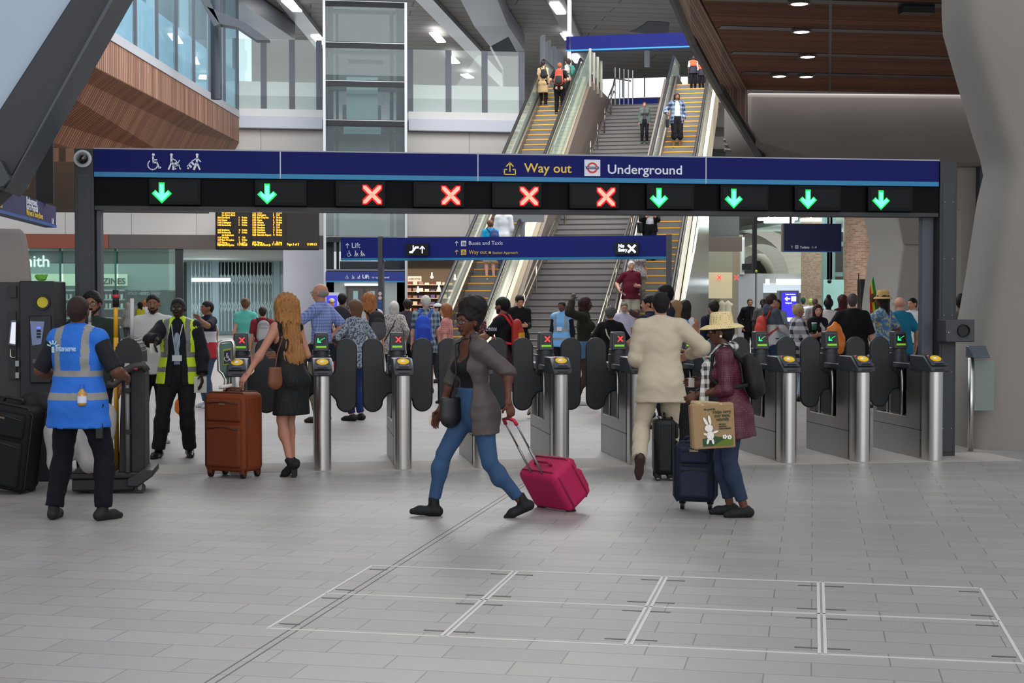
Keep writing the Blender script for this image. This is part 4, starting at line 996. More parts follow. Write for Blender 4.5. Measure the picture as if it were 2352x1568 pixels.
    mb = MB(); mb.ext([o+XX*a+U2*b+n2*.001 for a, b in ((-.052, -.038), (.052, -.038), (.052, .06), (-.052, .06))], n2*.004); sc_ = obj('screen', mb, blk, hd)
    led(hd, kind, o+n2*.0055+U2*.016+XX*(.012 if kind == 'x' else 0), .058 if kind == 'x' else .07, XX, U2)
    mb = MB(); mb.ext([o+XX*a+U2*b+n2*.001 for a, b in ((-.052, -.066), (.052, -.066), (.052, -.046), (-.052, -.046))], n2*.005); obj('green_strip', mb, mat('7fc41c', .4, emit=.35), hd)
    if lp: paddle(t, x-.03, yt-.06, -1)
    if rp: paddle(t, x+.03, yt-.06, 1)
    if wl: paddle(t, x-.03, yt-.06, -1, wide=True)
    if wr: paddle(t, x+.03, yt-.06, 1, wide=True)
    return t
xw = aty(545, 1040, G0).x
gate(xw, 'x', 'leftmost ticket gate, behind the brown suitcase, red cross lit', lp=False, rp=True)
names = ['steel ticket gate just right of the woman in the black dress, green arrow lit', 'second ticket gate right of the black dress woman, red cross lit', 'ticket gate mostly hidden behind the striding woman in jeans',
         'ticket gate above the pink suitcase, red cross lit', 'ticket gate beside the left arm of the man in the beige suit, red cross lit', 'ticket gate hidden behind the straw hat woman, green arrow lit',
         'third ticket gate from the right end, beside the straw hat woman, green arrow', 'second ticket gate from the right end, green arrow lit', 'last ticket gate on the right, beside the gantry post, green arrow lit']
for i in range(9): gate(GX+i*GP, 'xaxxxxaaaa'[i+1] if i else 'a', names[i], rp=i < 8)
# low wide-aisle glass wing at the far left of the row
t = thing('barrier_wing', 'tube-framed glass side panel with wheelchair symbol left of the first gate', 'barrier', (aty(524, 1000, 14.5).x, 14.6, 0))
Q = lambda px, py: aty(px, py, 14.55)
pts = [Q(513, 1040), Q(516, 900), Q(519, 872), Q(512, 858), Q(503, 850), Q(502, 800), Q(504, 787), Q(512, 783), Q(532, 782), Q(537, 790), Q(538, 850)]
pts[0].z = 0
mb = MB(); mb.tube(pts, .018, 10); obj('tube_frame', mb, sst, t, True)
mb = MB(); mb.ext([Q(505, 845), Q(505, 790), Q(535, 786), Q(538, 900), Q(540, 1000), Q(518, 1000), Q(520, 870)], (0, .008, 0)); obj('glass_panel', mb, mat('6d8a7c', .15, tr=.35), t)
mb = MB(); mb.ext([Q(512, 802), Q(531, 799), Q(531, 836), Q(513, 839)], (0, -.006, 0)); sg_ = obj('yellow_border', mb, mat('8f8f20', .5), t)
mb = MB(); mb.ext([a+Vector((0, -.007, 0)) for a in (Q(514, 806), Q(530, 803), Q(530, 833), Q(514, 836))], (0, -.002, 0)); obj('symbol_plate', mb, mat('14142c', .5), sg_)
# ---------------------------------------------------------------- pictograms drawn with thick strokes
def picto(parent, kind, o, s, m, X=XX, U=ZZ, name='symbol', flip=1):
    X = Vector(X).normalized(); U = Vector(U).normalized(); N = X.cross(U); o = Vector(o); mb = MB()
    def st_(P, w=.07):
        for a, b in zip(P[:-1], P[1:]):
            a = Vector((a[0]*flip, a[1])); b = Vector((b[0]*flip, b[1])); d = (b-a).normalized(); n = Vector((-d.y, d.x))*w/2; e = d*w*.3
            q = [a-n-e, b-n+e, b+n+e, a+n-e]; mb.ext([o+(X*v.x+U*v.y)*s+N*.002 for v in q], N*.003)
    def dot(c, r): mb.ext([o+(X*(c[0]*flip+r*math.cos(a))+U*(c[1]+r*math.sin(a)))*s+N*.002 for a in np.linspace(0, 2*PI, 13)[:-1]], N*.003)
    if kind == 'wheel':
        dot((-.02, .44), .09); st_([(-.05, .3), (-.02, -.05), (.2, -.05), (.32, -.38), (.42, -.36)], .1); st_([(-.03, .12), (.18, .12)], .08)
        st_([(.05+.3*math.cos(a)-.12, -.2+.3*math.sin(a)) for a in np.linspace(2.2, 6.3, 10)], .07)
    elif kind == 'pram':
        dot((-.12, .44), .09); st_([(-.12, .32), (-.12, -.02), (.0, -.2), (-.0, -.48)], .13); st_([(-.12, -.05), (-.3, -.48)], .1); st_([(-.1, .2), (.15, .08), (.4, -.38)], .06); st_([(.15, -.3), (.38, .1)], .05); st_([(.1, -.1), (.34, -.25)], .12); dot((.14, -.44), .05); dot((.42, -.44), .05)
    elif kind == 'bag':
        dot((.2, .44), .09); st_([(.2, .32), (.18, -.05), (.0, -.48)], .13); st_([(.18, -.05), (.36, -.48)], .1); st_([(.2, .24), (.42, .0)], .07); st_([(.18, .22), (-.08, .06)], .06); st_([(-.12, .05), (-.42, -.3)], .05); st_([(-.15, -.02), (-.02, -.18)], .13); st_([(-.3, -.2), (-.18, -.34)], .13); dot((-.36, -.42), .06)
    elif kind == 'up': st_([(0, -.45), (0, .35)], .12); st_([(-.3, .1), (0, .42), (.3, .1)], .12)
    elif kind == 'left': st_([(.45, 0), (-.35, 0)], .2); st_([(-.05, .3), (-.4, 0), (-.05, -.3)], .2)
    elif kind == 'exit': st_([(-.25, -.1), (-.45, -.1), (-.45, -.5), (.45, -.5), (.45, -.1), (.25, -.1)], .09); st_([(0, -.25), (0, .4)], .09); st_([(-.28, .15), (0, .46), (.28, .15)], .09)
    elif kind == 'esc': st_([(-.5, -.3), (-.25, -.3), (.2, .25), (.5, .25)], .22); st_([(-.1, .05), (-.1, .3)], .1); dot((-.1, .42), .08)
    elif kind == 'bus': st_([(-.4, .3), (.1, .3), (.1, -.25), (-.4, -.25), (-.4, .3)], .07); st_([(-.4, .05), (.1, .05)], .07); st_([(.15, -.0), (.45, -.05), (.45, -.28), (.2, -.28)], .08); dot((-.3, -.32), .07); dot((0, -.32), .07)
    elif kind == 'rest': st_([(-.25, -.35), (-.25, .2)], .18); dot((-.25, .36), .09); st_([(.25, -.35), (.25, .2)], .18); dot((.25, .36), .09); st_([(0, -.45), (0, .45)], .04)
    elif kind == 'x': st_([(-.4, -.4), (.4, .4)], .25); st_([(-.4, .4), (.4, -.4)], .25)
    elif kind == 'chair_id': dot((-.25, .1), .2); st_([(.1, -.4), (.1, .3)], .06); st_([(.35, -.4), (.3, .4)], .06)
    return obj(name, mb, m, parent)
swh = mat('ccd0dc', .5, emit=.08); syl = mat('d9b740', .5, emit=.06)
picto(sg_, 'wheel', Q(522, 820)+Vector((0, -.012, 0)), .075, swh)
# ================================================================ SIGN GANTRY over the gates
GY = 14.93
t = thing('sign_gantry', 'long dark gantry spanning the ticket gates, blue band above ten lane lights', 'sign gantry', (1.8, GY, 0))
xl, xr_ = aty(217, 400, GY).x, aty(2155, 400, GY).x; zt_, zb_, zm_ = 3.135, 2.575, 2.865
def gp(px, py): return aty(px, py, GY)
for nm, a, b in (('left', 172, 217), ('right', 2157, 2196)):
    xa_, xb_ = gp(a, 500).x, gp(b, 500).x; mb = MB(); mb.box((xa_, GY-.02, 0), (xb_, GY+.2, 3.14)); p_ = obj('post', mb, dark, t, bevel=.006)
    mb = MB(); mb.box((xa_+.03, GY-.026, .05), (xb_-.03, GY-.018, 2.9)); obj('post_cover', mb, mat('34373a', .5), p_, bevel=.003)
    mb = MB()
    for z in (.3, .9, 1.5, 2.1, 2.7):
        for x in (xa_+.05, xb_-.05): mb.ball((x, GY-.027, z), .006, 6)
    obj('screw', mb, sst, p_)
mb = MB(); mb.box((gp(217, 5).x, GY+.05, 0), (gp(226, 5).x, GY+.25, 2.6)); obj('post_return', mb, mat('4a4d55', .5), t)
mb = MB(); mb.box((gp(2132, 5).x, GY+.1, 0), (gp(2157, 5).x, GY+.2, 2.9)); obj('post_return', mb, mat('4a4d55', .5), t)
mb = MB(); mb.box((xl, GY, zb_+.01), (xr_, GY+.22, zm_)); obj('lower_fascia', mb, mat('0a090c', .6, spec=.1), t)
mb = MB(); mb.box((xl, GY-.01, zb_-.03), (xr_, GY+.24, zb_+.01)); obj('cable_tray', mb, mat('2a2c30', .5), t)
cuts = [217, 644, 1097, 1620, 2155]
for a, b in zip(cuts[:-1], cuts[1:]):
    x0, x1 = gp(a, 380).x+(.006 if a > 217 else 0), gp(b, 380).x-.006; mb = MB(); mb.box((x0, GY-.03, zm_), (x1, GY+.22, zt_)); o = obj('blue_panel', mb, blue, t)
    mb = MB(); mb.box((x0, GY-.032, zm_), (x1, GY-.028, zm_+.048)); obj('light_blue_stripe', mb, lblue, o)
    mb = MB()
    for x in np.arange(x0+.35, x1-.1, .75): mb.ball((x, GY-.031, zm_+.16), .006, 6)
    obj('rivet', mb, darker, o)
    if a > 217: mb = MB(); mb.box((x0-.012, GY-.028, zm_), (x0, GY+.1, zt_)); obj('joint', mb, mat('b9bcc8', .4), o)
mb = MB(); mb.box((xl, GY-.03, zt_), (xr_, GY+.22, zt_+.012)); obj('top_edge', mb, mat('9a9ca6', .4), t)
disp = [(373, 'a', 343, 462), (614, 'a', 585, 705), (854, 'x', 770, 885), (1034, 'x', 948, 1066), (1213, 'x', 1128, 1243), (1389, 'x', 1305, 1420), (1510, 'a', 1482, 1592), (1681, 'a', 1651, 1762), (1851, 'a', 1821, 1928), (2018, 'a', 1989, 2092)]
for i, (px, k, a, b) in enumerate(disp):
    x0, x1 = gp(a, 450).x, gp(b, 450).x; zc_ = (zb_+zm_)/2-.005
    mb = MB(); mb.box((x0, GY-.06, zb_+.02), (x1, GY+.02, zm_-.012)); o = obj('lane_display', mb, mat('060608', .5, spec=.15), t, bevel=.006)
    mb = MB(); mb.box((x0+.03, GY-.064, zb_+.055), (x1-.03, GY-.058, zm_-.045)); obj('display_window', mb, mat('121317', .5, spec=.15), o)
    led(o, k, (gp(px, 450).x, GY-.0645, zc_), .195 if k == 'x' else .185, XX, ZZ, big=True)
yS = GY-.032
def onS(px, py, dy=0): return Vector((gp(px, py).x, yS+dy, gp(px, py).z))
for k, px in (('wheel', 354), ('pram', 399), ('bag', 446)): picto(t, k, onS(px, 372), .155, swh)
picto(t, 'exit', onS(1170, 387), .125, syl)
text(t, 'Way out', onS(1203, 396), .132, syl, width=gp(1312, 390).x-gp(1203, 390).x, bold=.0015)
text(t, 'Underground', onS(1393, 399), .132, swh, width=gp(1563, 390).x-gp(1393, 390).x, bold=.0015)
mb = MB(); c = onS(1359, 386); mb.cbox(c, (.165, .004, .165)); rp_ = obj('roundel_panel', mb, mat('d6d8e2', .4), t)
mb = MB(); vs = []; fs = []
for i in range(32):
    th = 2*PI*i/32
    for r in (.038, .056): vs.append((c.x+r*math.cos(th), c.y-.004, c.z+r*math.sin(th)))
for i in range(32): j = (i+1) % 32; fs.append((2*i, 2*i+1, 2*j+1, 2*j))
mb.add(vs, fs); obj('red_ring', mb, mat('c8352c', .5), rp_)
mb = MB(); mb.cbox((c.x, c.y-.006, c.z), (.135, .003, .024)); obj('blue_bar', mb, mat('20285a', .5), rp_)
text(rp_, 'UNDERGROUND', (c.x-.056, c.y-.008, c.z-.0055), .016, swh, width=.112, ext=.0005)
# dome camera on the left post, help point box on the right post
p = gp(191, 365); t = thing('dome_camera', 'round surveillance camera with white ring on top of left gantry post', 'camera', (p.x, GY-.03, p.z))
mb = MB(); mb.lathe([(.001, .0), (.085, 0), (.085, .02), (.065, .03), (.06, .02), (.001, .02)], (p.x, GY-.02, p.z), 32, 'y'); obj('ring', mb, mat('b9bcc0', .4), t, 40)
mb = MB(); mb.ball((p.x, GY-.04, p.z), .055, 24); obj('dome', mb, mat('0a0a0c', .1, coat=1), t, True)
p0, p1 = gp(2150, 784), gp(2216, 733); t = thing('speaker_box', 'grey metal box with round black speaker opening on the right gantry post', 'speaker box', ((p0.x+p1.x)/2, GY-.12, p0.z))
mb = MB(); mb.box((p0.x, GY-.24, p0.z), (p1.x, GY-.02, p1.z)); obj('housing', mb, mat('3b3d3f', .45), t, bevel=.008)
mb = MB(); mb.lathe([(.001, .004), (.055, .004), (.06, .022), (.068, .022), (.07, 0), (.001, 0)], (gp(2197, 760).x-.035, GY-.24, gp(2197, 760).z+.008), 24, 'y'); obj('speaker_ring', mb, blk, t, 40)
mb = MB(); mb.ball((p0.x+.03, GY-.243, p0.z+.1), .007, 8); obj('lock', mb, sst, t)
# glass side barrier right of the last gate
t = thing('side_barrier', 'steel post barrier with clear glass panel between last gate and concrete column', 'barrier', (aty(2238, 1040, 15.3).x, 15.6, 0))
for px, yb in ((2229, 15.4), (2222, 17.5)): q = aty(px, 1040, yb); mb = MB(); mb.cyl((q.x, yb, 0), (q.x, yb, 1.03), .03, 14); obj('post', mb, sst, t, True)
q = aty(2229, 1040, 15.4); mb = MB(); mb.box((q.x+.03, 15.38, .45), (q.x+.26, 15.39, 1.0)); obj('glass_panel', mb, mat('a9b3b0', .1, tr=.5), t)
mb = MB(); mb.ext([(q.x-.02, 15.3, 1.03), (q.x-.02, 15.42, 1.16), (q.x-.02, 15.5, 1.16), (q.x-.02, 15.5, 1.03)], (.2, 0, 0)); obj('rail_cap', mb, mat('4a4f58', .4), t, bevel=.01)
# dark cabinet seen behind the right post
q0, q1 = aty(2188, 1030, 16.8), aty(2236, 830, 16.8); mb = MB(); mb.box((q0.x, 16.8, .08), (q1.x, 17.3, 1.0)); mb.box((q0.x+.03, 16.9, 0), (q0.x+.1, 17.2, .08)); mb.box((q1.x-.1, 16.9, 0), (q1.x-.03, 17.2, .08))
single('dark_cabinet', mb, mat('0e0e10', .25, spec=.6), 'glossy black cabinet standing behind the right gantry post', 'cabinet', bevel=.01)
# ================================================================ ESCALATORS and STAIR (escalator axis: l to the right, e away, z up)
E0, ZT = 35.0, 8.95; SL = math.tan(math.radians(30)); ET = E0+ZT/SL
def ofz(px, py, z): return toE(atz(px, py, z))
def lat(px, py):                       # lateral position of an edge on the incline through a pixel
    r = ray(px, py); dl = r.x*EL.x+r.y*EL.y; de = r.x*ED.x+r.y*ED.y
    s_ = (E0*SL+CH)/(de*SL-r.z); return dl*s_, de*s_, CH+r.z*s_
treadm = mat('6f6d6b', .55, bump=.3, bs=60); risr = mat('565451', .5); yel = mat('eba022', .5)
ess = steel('a39a90', .3); bronze = steel('4c443e', .35); gls = mat('eaf3ec', .05, tr=.9); rubber = mat('121214', .35, spec=.5)
def lat2(px, py, s2=None):             # the same on the gentler, lower slope of the stair
    r = ray(px, py); dl = r.x*EL.x+r.y*EL.y; de = r.x*ED.x+r.y*ED.y; s2 = ZT/(ET+4.7-E0-.6); k = ((E0+.6)*s2+CH)/(de*s2-r.z); return dl*k, de*k, CH+r.z*k
def eb(mb, l0_, l1_, P):               # extrude a profile in (e,z) from l0 to l1
    return mb.ext([EP(l0_, e, z) for e, z in P], EL*(l1_-l0_))
def escalator(lc, w, label, n_=45):
    l0_, l1_ = lc-w/2, lc+w/2
    t = thing('escalator', label, 'escalator', EP(lc, E0, 0), 'escalators')
    rz_ = ZT/46
    for i in range(46):
        z = rz_*(i+1); e = E0+rz_/SL*i; mb = MB(); eb(mb, l0_, l1_, [(e, z-rz_*1.05), (e, z), (e+rz_/SL+.03, z), (e+rz_/SL+.03, z-rz_*1.05)]); s_ = obj('step', mb, treadm, t)
        mb = MB(); eb(mb, l0_+.02, l1_-.02, [(e-.006, z-.03), (e-.006, z+.003), (e+.02, z+.003), (e+.02, z-.03)]); obj('yellow_edge', mb, yel, s_)
    for sd in (-1, 1):
        l = lc+sd*(w/2+.03); mb = MB(); q = .16
        eb(mb, l-.02 if sd < 0 else l-.03, l+.03 if sd < 0 else l+.02, [(E0-1.4, 0), (E0-1.4, .3), (E0-.1, .38), (ET, ZT+.36), (ET+1.8, ZT+.34), (ET+1.8, ZT-.2), (ET, ZT-.25), (E0, -.02)]); obj('skirt', mb, ess, t)
        l2 = lc+sd*(w/2+.13); mb = MB(); eb(mb, l2-.1, l2+.1, [(E0-1.5, 0), (E0-1.5, .26), (E0-.1, .34), (ET, ZT+.33), (ET+1.8, ZT+.3), (ET+1.8, ZT-.9), (ET, ZT-.9), (E0+1.2, 0)]); obj('decking', mb, bronze if sd < 0 else ess, t)
        P = [(E0-1.6, .3), (E0-1.75, .65), (E0-1.6, .92), (E0-.3, .98), (ET, ZT+.98), (ET+1.9, ZT+.95), (ET+2.05, ZT+.62), (ET+1.9, ZT+.3)]
        mb = MB(); eb(mb, l2-.008, l2+.008, [(E0-1.6, .26)]+P+[(ET, ZT+.33), (E0-.1, .34)]); obj('glass_side', mb, gls, t)
        mb = MB(); mb.tube([EP(l2, *p) for p in [(E0-1.45, .28), (E0-1.68, .4), (E0-1.78, .62), (E0-1.7, .85), (E0-1.5, .97), (E0-.3, 1.02), (ET-.1, ZT+1.0), (ET+1.8, ZT+1.0), (ET+2.1, ZT+.85), (ET+2.15, ZT+.6), (ET+1.95, ZT+.35)]], .05, 8); obj('handrail', mb, rubber, t, True)
        mb = MB(); mb.tube([EP(l2+sd*.06, *p) for p in [(E0-1.5, .9), (E0-.3, .93), (ET, ZT+.92), (ET+1.8, ZT+.92)]], .022, 6); obj('rail_track', mb, ess, t, True)
        mb = MB()
        for i in range(18): e = E0+.4+i*.87; mb.box((-.01, -.01, -.01), (.01, .01, .01)) if 0 else mb.ball(EP(l2-sd*.055, e, (e-E0)*SL+.86), .018, 6)
        obj('clamp', mb, ess, t)
    return t
lL0 = lat(1118, 560)[0]; lLc = lat(1210, 357)[0]
la0, la1 = lat(1065, 690)[0], lat(1198, 357)[0]
ra0, ra1 = lat(1530, 357)[0], lat(1600, 357)[0]
lw = 1.02; LA = la1+lw/2; RA = (ra0+ra1)/2-.05
escalator(LA, lw, 'left escalator with yellow step edges, climbing left of the stair')
escalator(RA, lw, 'right escalator with yellow step edges, climbing right of the stair')
# cream inner truss cladding beside each escalator
for l_, nm, s in ((LA+lw/2+.27, 'cream sloping side cladding between left escalator and stair', 1), (RA+lw/2+.27, 'cream sloping side cladding along the right escalator', 1)):
    mb = MB(); eb(mb, l_, l_+.11, [(E0-1.2, 0), (E0-1.2, .2), (E0, .42), (ET-.4, ZT+.35), (ET-.4, ZT-.8), (E0+2, 0)]); single('side_cladding', mb, mat('cfc0a2', .35, spec=.5), nm, 'cladding')
# stair with intermediate flights
l0_, l1_ = LA+lw/2+.50, RA-lw/2-.45
stg = mat('767270', .7, bump=.3, bs=80, var=.1, vs=5); nos = mat('3a3735', .5); nosl = mat('8a8784', .4)
t = thing('staircase', 'wide grey granite staircase between the two escalators', 'staircase', EP((l0_+l1_)/2, E0, 0))
n_st = 52; rr_ = ZT/n_st; EF = ET+4.7; go = (EF-E0-1.6)/(n_st); e = E0+.6; z = 0
for i in range(n_st):
    if i == 26: e += 1.0
    z += rr_; mb = MB(); eb(mb, l0_, l1_, [(e, z-rr_), (e, z), (e+go+(1.0 if i == 25 else 0)+.02, z), (e+go+(1.0 if i == 25 else 0)+.02, z-rr_)]); s_ = obj('step', mb, stg, t)
    mb = MB(); eb(mb, l0_+.05, l1_-.05, [(e-.004, z-.045), (e-.004, z-.012), (e+.01, z-.012), (e+.01, z-.045)]); obj('nosing', mb, nos, s_)
    e += go
mb = MB(); eb(mb, l0_, l1_, [(e, z-.5), (e, z), (ET+26, z), (ET+26, z-.5)]); struct('floor_landing', mb, con)
for k_, (a_, b2_) in enumerate(((LA-lw/2-.4, l0_-.12), (l1_+.12, RA+lw/2+.5))): mb = MB(); eb(mb, a_, b2_, [(ET+1.5, ZT-.4), (ET+1.5, ZT), (ET+26, ZT), (ET+26, ZT-.4)]); struct('floor_landing_%d' % (k_+2), mb, con)
# dark side walls of the stairwell and the steel inner balustrades
for l_, nm in ((l0_-.1, 'wall_stair_left'), (l1_, 'wall_stair_right')):
    mb = MB(); eb(mb, l_, l_+.1, [(E0+1, 0), (E0+1, .55), (ET, ZT+.25), (EF, ZT+.25), (EF, ZT-1.5), (E0+4, 0)]); struct(nm, mb, mat('6b5f57', .4, .3))
def hand(l_, label, e0, e1, dz, both=True):
    t = thing('stair_handrail', label, 'handrail', EP(l_, e0, max(0, (e0-E0)*SL)))
    f_ = lambda e: max(0, (e-E0-.6)*ZT/(EF-E0-.6))
    for h in ((.95, .68)): mb = MB(); mb.tube([EP(l_, e0-.35, f_(e0)+h-.1), EP(l_, e0, f_(e0)+h), EP(l_, e1, f_(e1)+h), EP(l_, e1+.4, f_(e1)+h-.02)], .028, 8); obj('rail', mb, ess, t, True)
    k = 0
    for e in np.arange(e0+.2, e1, 1.7): mb = MB(); mb.tube([EP(l_, e, f_(e)), EP(l_, e, f_(e)+.95)], .024, 8); obj('baluster', mb, ess, t, True)
hand(l0_+.16, 'lower left stair handrail beside the left escalator', E0+.7, E0+7.2, 0)
hand(l1_-.16, 'stair handrail along the right edge of the stair', E0+.7, E0+8.2, 0)
hand(l0_+.20, 'upper left stair handrail above the half landing', E0+8.6, EF-.4, 0)
# glass and steel end of the upper landing, right of the left escalator
mb = MB(); 
def onE(l_, px, py):
    r = ray(px, py); dl = r.x*EL.x+r.y*EL.y; k = l_/dl; p = O+r*k; return p
lg = LA+lw/2+.5
t = thing('glass_balustrade', 'glass balustrade beside the top of the left escalator', 'balustrade', EP(lg, ET-4, ZT-2))
mb = MB(); eb(mb, lg, lg+.02, [(ET-7.5, ZT-3.6), (ET-.2, ZT+.5), (ET+2.5, ZT+.5), (ET+2.5, ZT+1.25), (ET-.5, ZT+1.25), (ET-7.5, ZT-2.7)]); obj('pane', mb, gls, t)
for k in range(4): e = ET-.4+k*.9; mb = MB(); eb(mb, lg-.03, lg+.05, [(e, ZT), (e, ZT+1.3), (e+.06, ZT+1.3), (e+.06, ZT)]); obj('post', mb, ess, t)
lg = lat(1405, 240)[0]; t = thing('landing_balustrade', 'steel framed balustrade at the head of the stair', 'balustrade', EP(l0_+.35, EF+.3, ZT))
mb = MB(); mb.tube([EP(l0_+.2, EF-1.2, ZT+.1), EP(l0_+.2, EF-.2, ZT+1.0), EP(l0_+.7, EF+.6, ZT+1.0)], .03, 8); obj('rail', mb, ess, t, True)
for k in range(5): mb = MB(); mb.box((0, 0, 0), (.001, .001, .001)); mb = MB(); q = EP(l0_+.2+k*.14, EF-.2+k*.2, ZT); mb.ext([q, q+EL*.03, q+EL*.03+ED*.1, q+ED*.1], (0, 0, 1.4)); obj('baluster', mb, mat('8b8e92', .4, .4), t)
p = onroof(1489, 66, 1.5); t = thing('wrapped_sensor', 'grey wrapped box on a short stem hanging below the roof above the header sign', 'ceiling box', p)
mb = MB(); mb.ext([p+Vector((a, 0, b)) for a, b in ((-.85, -.15), (-.5, .0), (.0, .35), (.55, .35), (.95, .3), (.9, -.15), (.2, -.35), (-.3, -.2))], (0, .4, 0)); obj('wrapped_box', mb, mat('55565a', .7, bump=.6, bs=6), t, bevel=.04); mb = MB(); mb.cyl(p-ZZ*.3+YY*.2, p-ZZ*1.6+YY*.2, .12, 10); obj('stem', mb, mat('8a8c90', .5), t)
# tall grey fins above the left escalator head
t = thing('fin_screen', 'row of tall grey vertical fins behind the head of the left escalator', 'screen', EP(LA+.7, ET+1.5, ZT))
for k, (px, y0, y1) in enumerate(((1249, 80, 190), (1262, 92, 190), (1274, 106, 190), (1284, 112, 188), (1290, 118, 180))):
    a, b = aty(px, y1, 58+k*.8), aty(px, y0, 58+k*.8); mb = MB(); mb.box((a.x-.07, a.y, a.z-1), (a.x+.07, a.y+.5, b.z)); obj('fin', mb, mat('777c84', .5), t)
# blue header sign over the landing and blue strip below the far windows
e_ = ET+1.0
def onEp(px, py, e):
    r = ray(px, py); de = r.x*ED.x+r.y*ED.y; return O+r*(e/de)
def esign(name, label, x0, y0, x1, y1, e, m, t=.12, cat='sign', stripe=True, dy=0):
    a, b = onEp(x0, y1, e), onEp(x1, y1, e); c = onEp(x0, y0, e); root = thing(name, label, cat, (a+b)/2)
    z0, z1 = a.z, c.z; mb = MB(); mb.ext([Vector((a.x, a.y, z0)), Vector((b.x, b.y, z0)), Vector((b.x, b.y, z1)), Vector((a.x, a.y, z1))], ED*t); pn = obj('panel', mb, m, root)
    if stripe: h = (z1-z0)*.1; mb = MB(); mb.ext([Vector((a.x, a.y, z0))-ED*.01, Vector((b.x, b.y, z0))-ED*.01, Vector((b.x, b.y, z0+h))-ED*.01, Vector((a.x, a.y, z0+h))-ED*.01], ED*.012); obj('light_blue_stripe', mb, lblue, pn)
    return root, a, b, z0, z1
esign('header_sign', 'blank dark blue header sign above the head of the stair and escalators', 1300, 84, 1597, 118, ET+1.2, blue, .4)
a = onEp(1303, 200, ET+1.2); mb = MB(); mb.ext([Vector((a.x, a.y, ZT)), Vector((a.x, a.y, ZT))+EL*.12, Vector((a.x, a.y, ZT))+EL*.12+ED*.2, Vector((a.x, a.y, ZT))+ED*.2], (0, 0, 3.3)); single('white_post', mb, white, 'slim white post holding the left end of the header sign', 'post')
esign('blue_barrier', 'dark blue barrier strip below the bright windows at stair head', 1420, 228, 1510, 249, ET+6, blue, .1, stripe=False)
# bright far windows at the top
t = thing('window_wall', 'bright overexposed windows beyond the head of the stair', 'windows', onEp(1450, 249, ET+20))
a, b = onEp(1380, 226, ET+22), onEp(1580, 226, ET+22); z1 = onEp(1450, 180, ET+22).z; mb = MB(); mb.ext([Vector((a.x, a.y, a.z)), Vector((b.x, b.y, a.z)), Vector((b.x, b.y, z1)), Vector((a.x, a.y, z1))], ED*.1); obj('pane', mb, mat('f2f7ff', emit=1.3), t)
for k in range(5): q = a+(b-a)*(k/4); mb = MB(); mb.ext([Vector((q.x, q.y, a.z))-ED*.1, Vector((q.x, q.y, a.z))-ED*.1+EL*.06, Vector((q.x, q.y, z1))-ED*.1+EL*.06, Vector((q.x, q.y, z1))-ED*.1], ED*.06); obj('mullion', mb, frameg, t)
# clerestory strip left of it
for k, (x0, x1, y0, y1) in enumerate(((300, 1190, 172, 206),)):
    a, b = aty(x0, y1, 104), aty(x1+400, y1, 104); t = thing('window_wall', 'long bright window strip far behind the glass screens on the upper level', 'windows', (a+b)/2)
    mb = MB(); mb.box((a.x, 104, a.z), (b.x, 104.2, aty(x0, y0, 104).z)); obj('pane', mb, mat('eaf3fb', emit=1.0), t)
# ================================================================ LIFT TOWER
YL = 55.0; LX0, LX1 = aty(742, 300, YL).x, aty(936, 300, YL).x
t = thing('lift_tower', 'tall glazed lift tower with dark steel frame left of centre', 'lift', ((LX0+LX1)/2, YL+1, 0))
zl = lambda py: aty(840, py, YL).z
ltop = zl(4); dkf = mat('1b1d21', .5, .2); lft = mat('c0c3c7', .35, .5)
for nm, a, b in (('l', 742, 748), ('r', 929, 935)): mb = MB(); mb.box((aty(a, 300, YL).x, YL-.1, 0), (aty(b, 300, YL).x, YL+.1, ltop)); obj('edge_post', mb, lft, t)
for a, b, y in ((748, 766, .25), (911, 929, .25), (896, 904, 1.9), (772, 778, 1.9), (755, 760, .6)): mb = MB(); mb.box((aty(a, 300, YL+y).x, YL+y, 0), (aty(b, 300, YL+y).x, YL+y+.25, ltop)); obj('frame_post', mb, dkf if b-a > 5 else lft, t)
for py in (4, 99, 187, 277, 544, 620): mb = MB(); z = zl(py); mb.box((LX0+.05, YL-.06, z-.2), (LX1-.05, YL+.15, z+.03)); mb.box((LX0+.05, YL+1.7, z-.12), (LX1-.05, YL+1.95, z+.03)); r_ = obj('cross_beam', mb, dkf, t); mb = MB(); mb.box((LX0+.05, YL-.07, z-.01), (LX1-.05, YL-.05, z+.01)); obj('beam_edge', mb, lft, r_)
lev = [4, 99, 187, 277, 544]
lg_ = mat('e2ecee', .04, tr=.95)
for a, b in zip(lev[:-1], lev[1:]): mb = MB(); mb.box((LX0+.1, YL-.03, zl(b)+.03), (LX1-.1, YL-.01, zl(a)-.12)); obj('glass_panel', mb, lg_, t)
mb = MB(); mb.box((aty(796, 270, YL+1).x, YL+1, zl(270)), (aty(868, 270, YL+1).x, YL+1.1, zl(168))); ca = obj('landing_door', mb, mat('8e9690', .3, .6), t)
mb = MB(); mb.box((aty(789, 300, YL+.5).x, YL+.5, zl(304)), (aty(875, 300, YL+.5).x, YL+.55, zl(288))); obj('light_panel', mb, mat('b9cfd6', .4), t)
bx('wall_lift_back', LX0, LX1, YL+3.2, YL+3.4, 3.6, zl(280), mat('9c9b96', .6)); bx('wall_lift_upper', LX0+.8, LX1-.8, YL+3.2, YL+3.4, zl(270), zl(215), mat('8f9492', .5))
mb = MB(); mb.box((aty(800, 80, YL+2.5).x, YL+2.5, zl(122)), (aty(880, 80, YL+2.5).x, YL+2.7, zl(112))); sgl = obj('lift_sign', mb, mat('33373c', .5), t)
bx('wall_lift_front', LX0, LX1, YL+.25, YL+.35, 0, zl(648), mat('9ba3a3', .5))
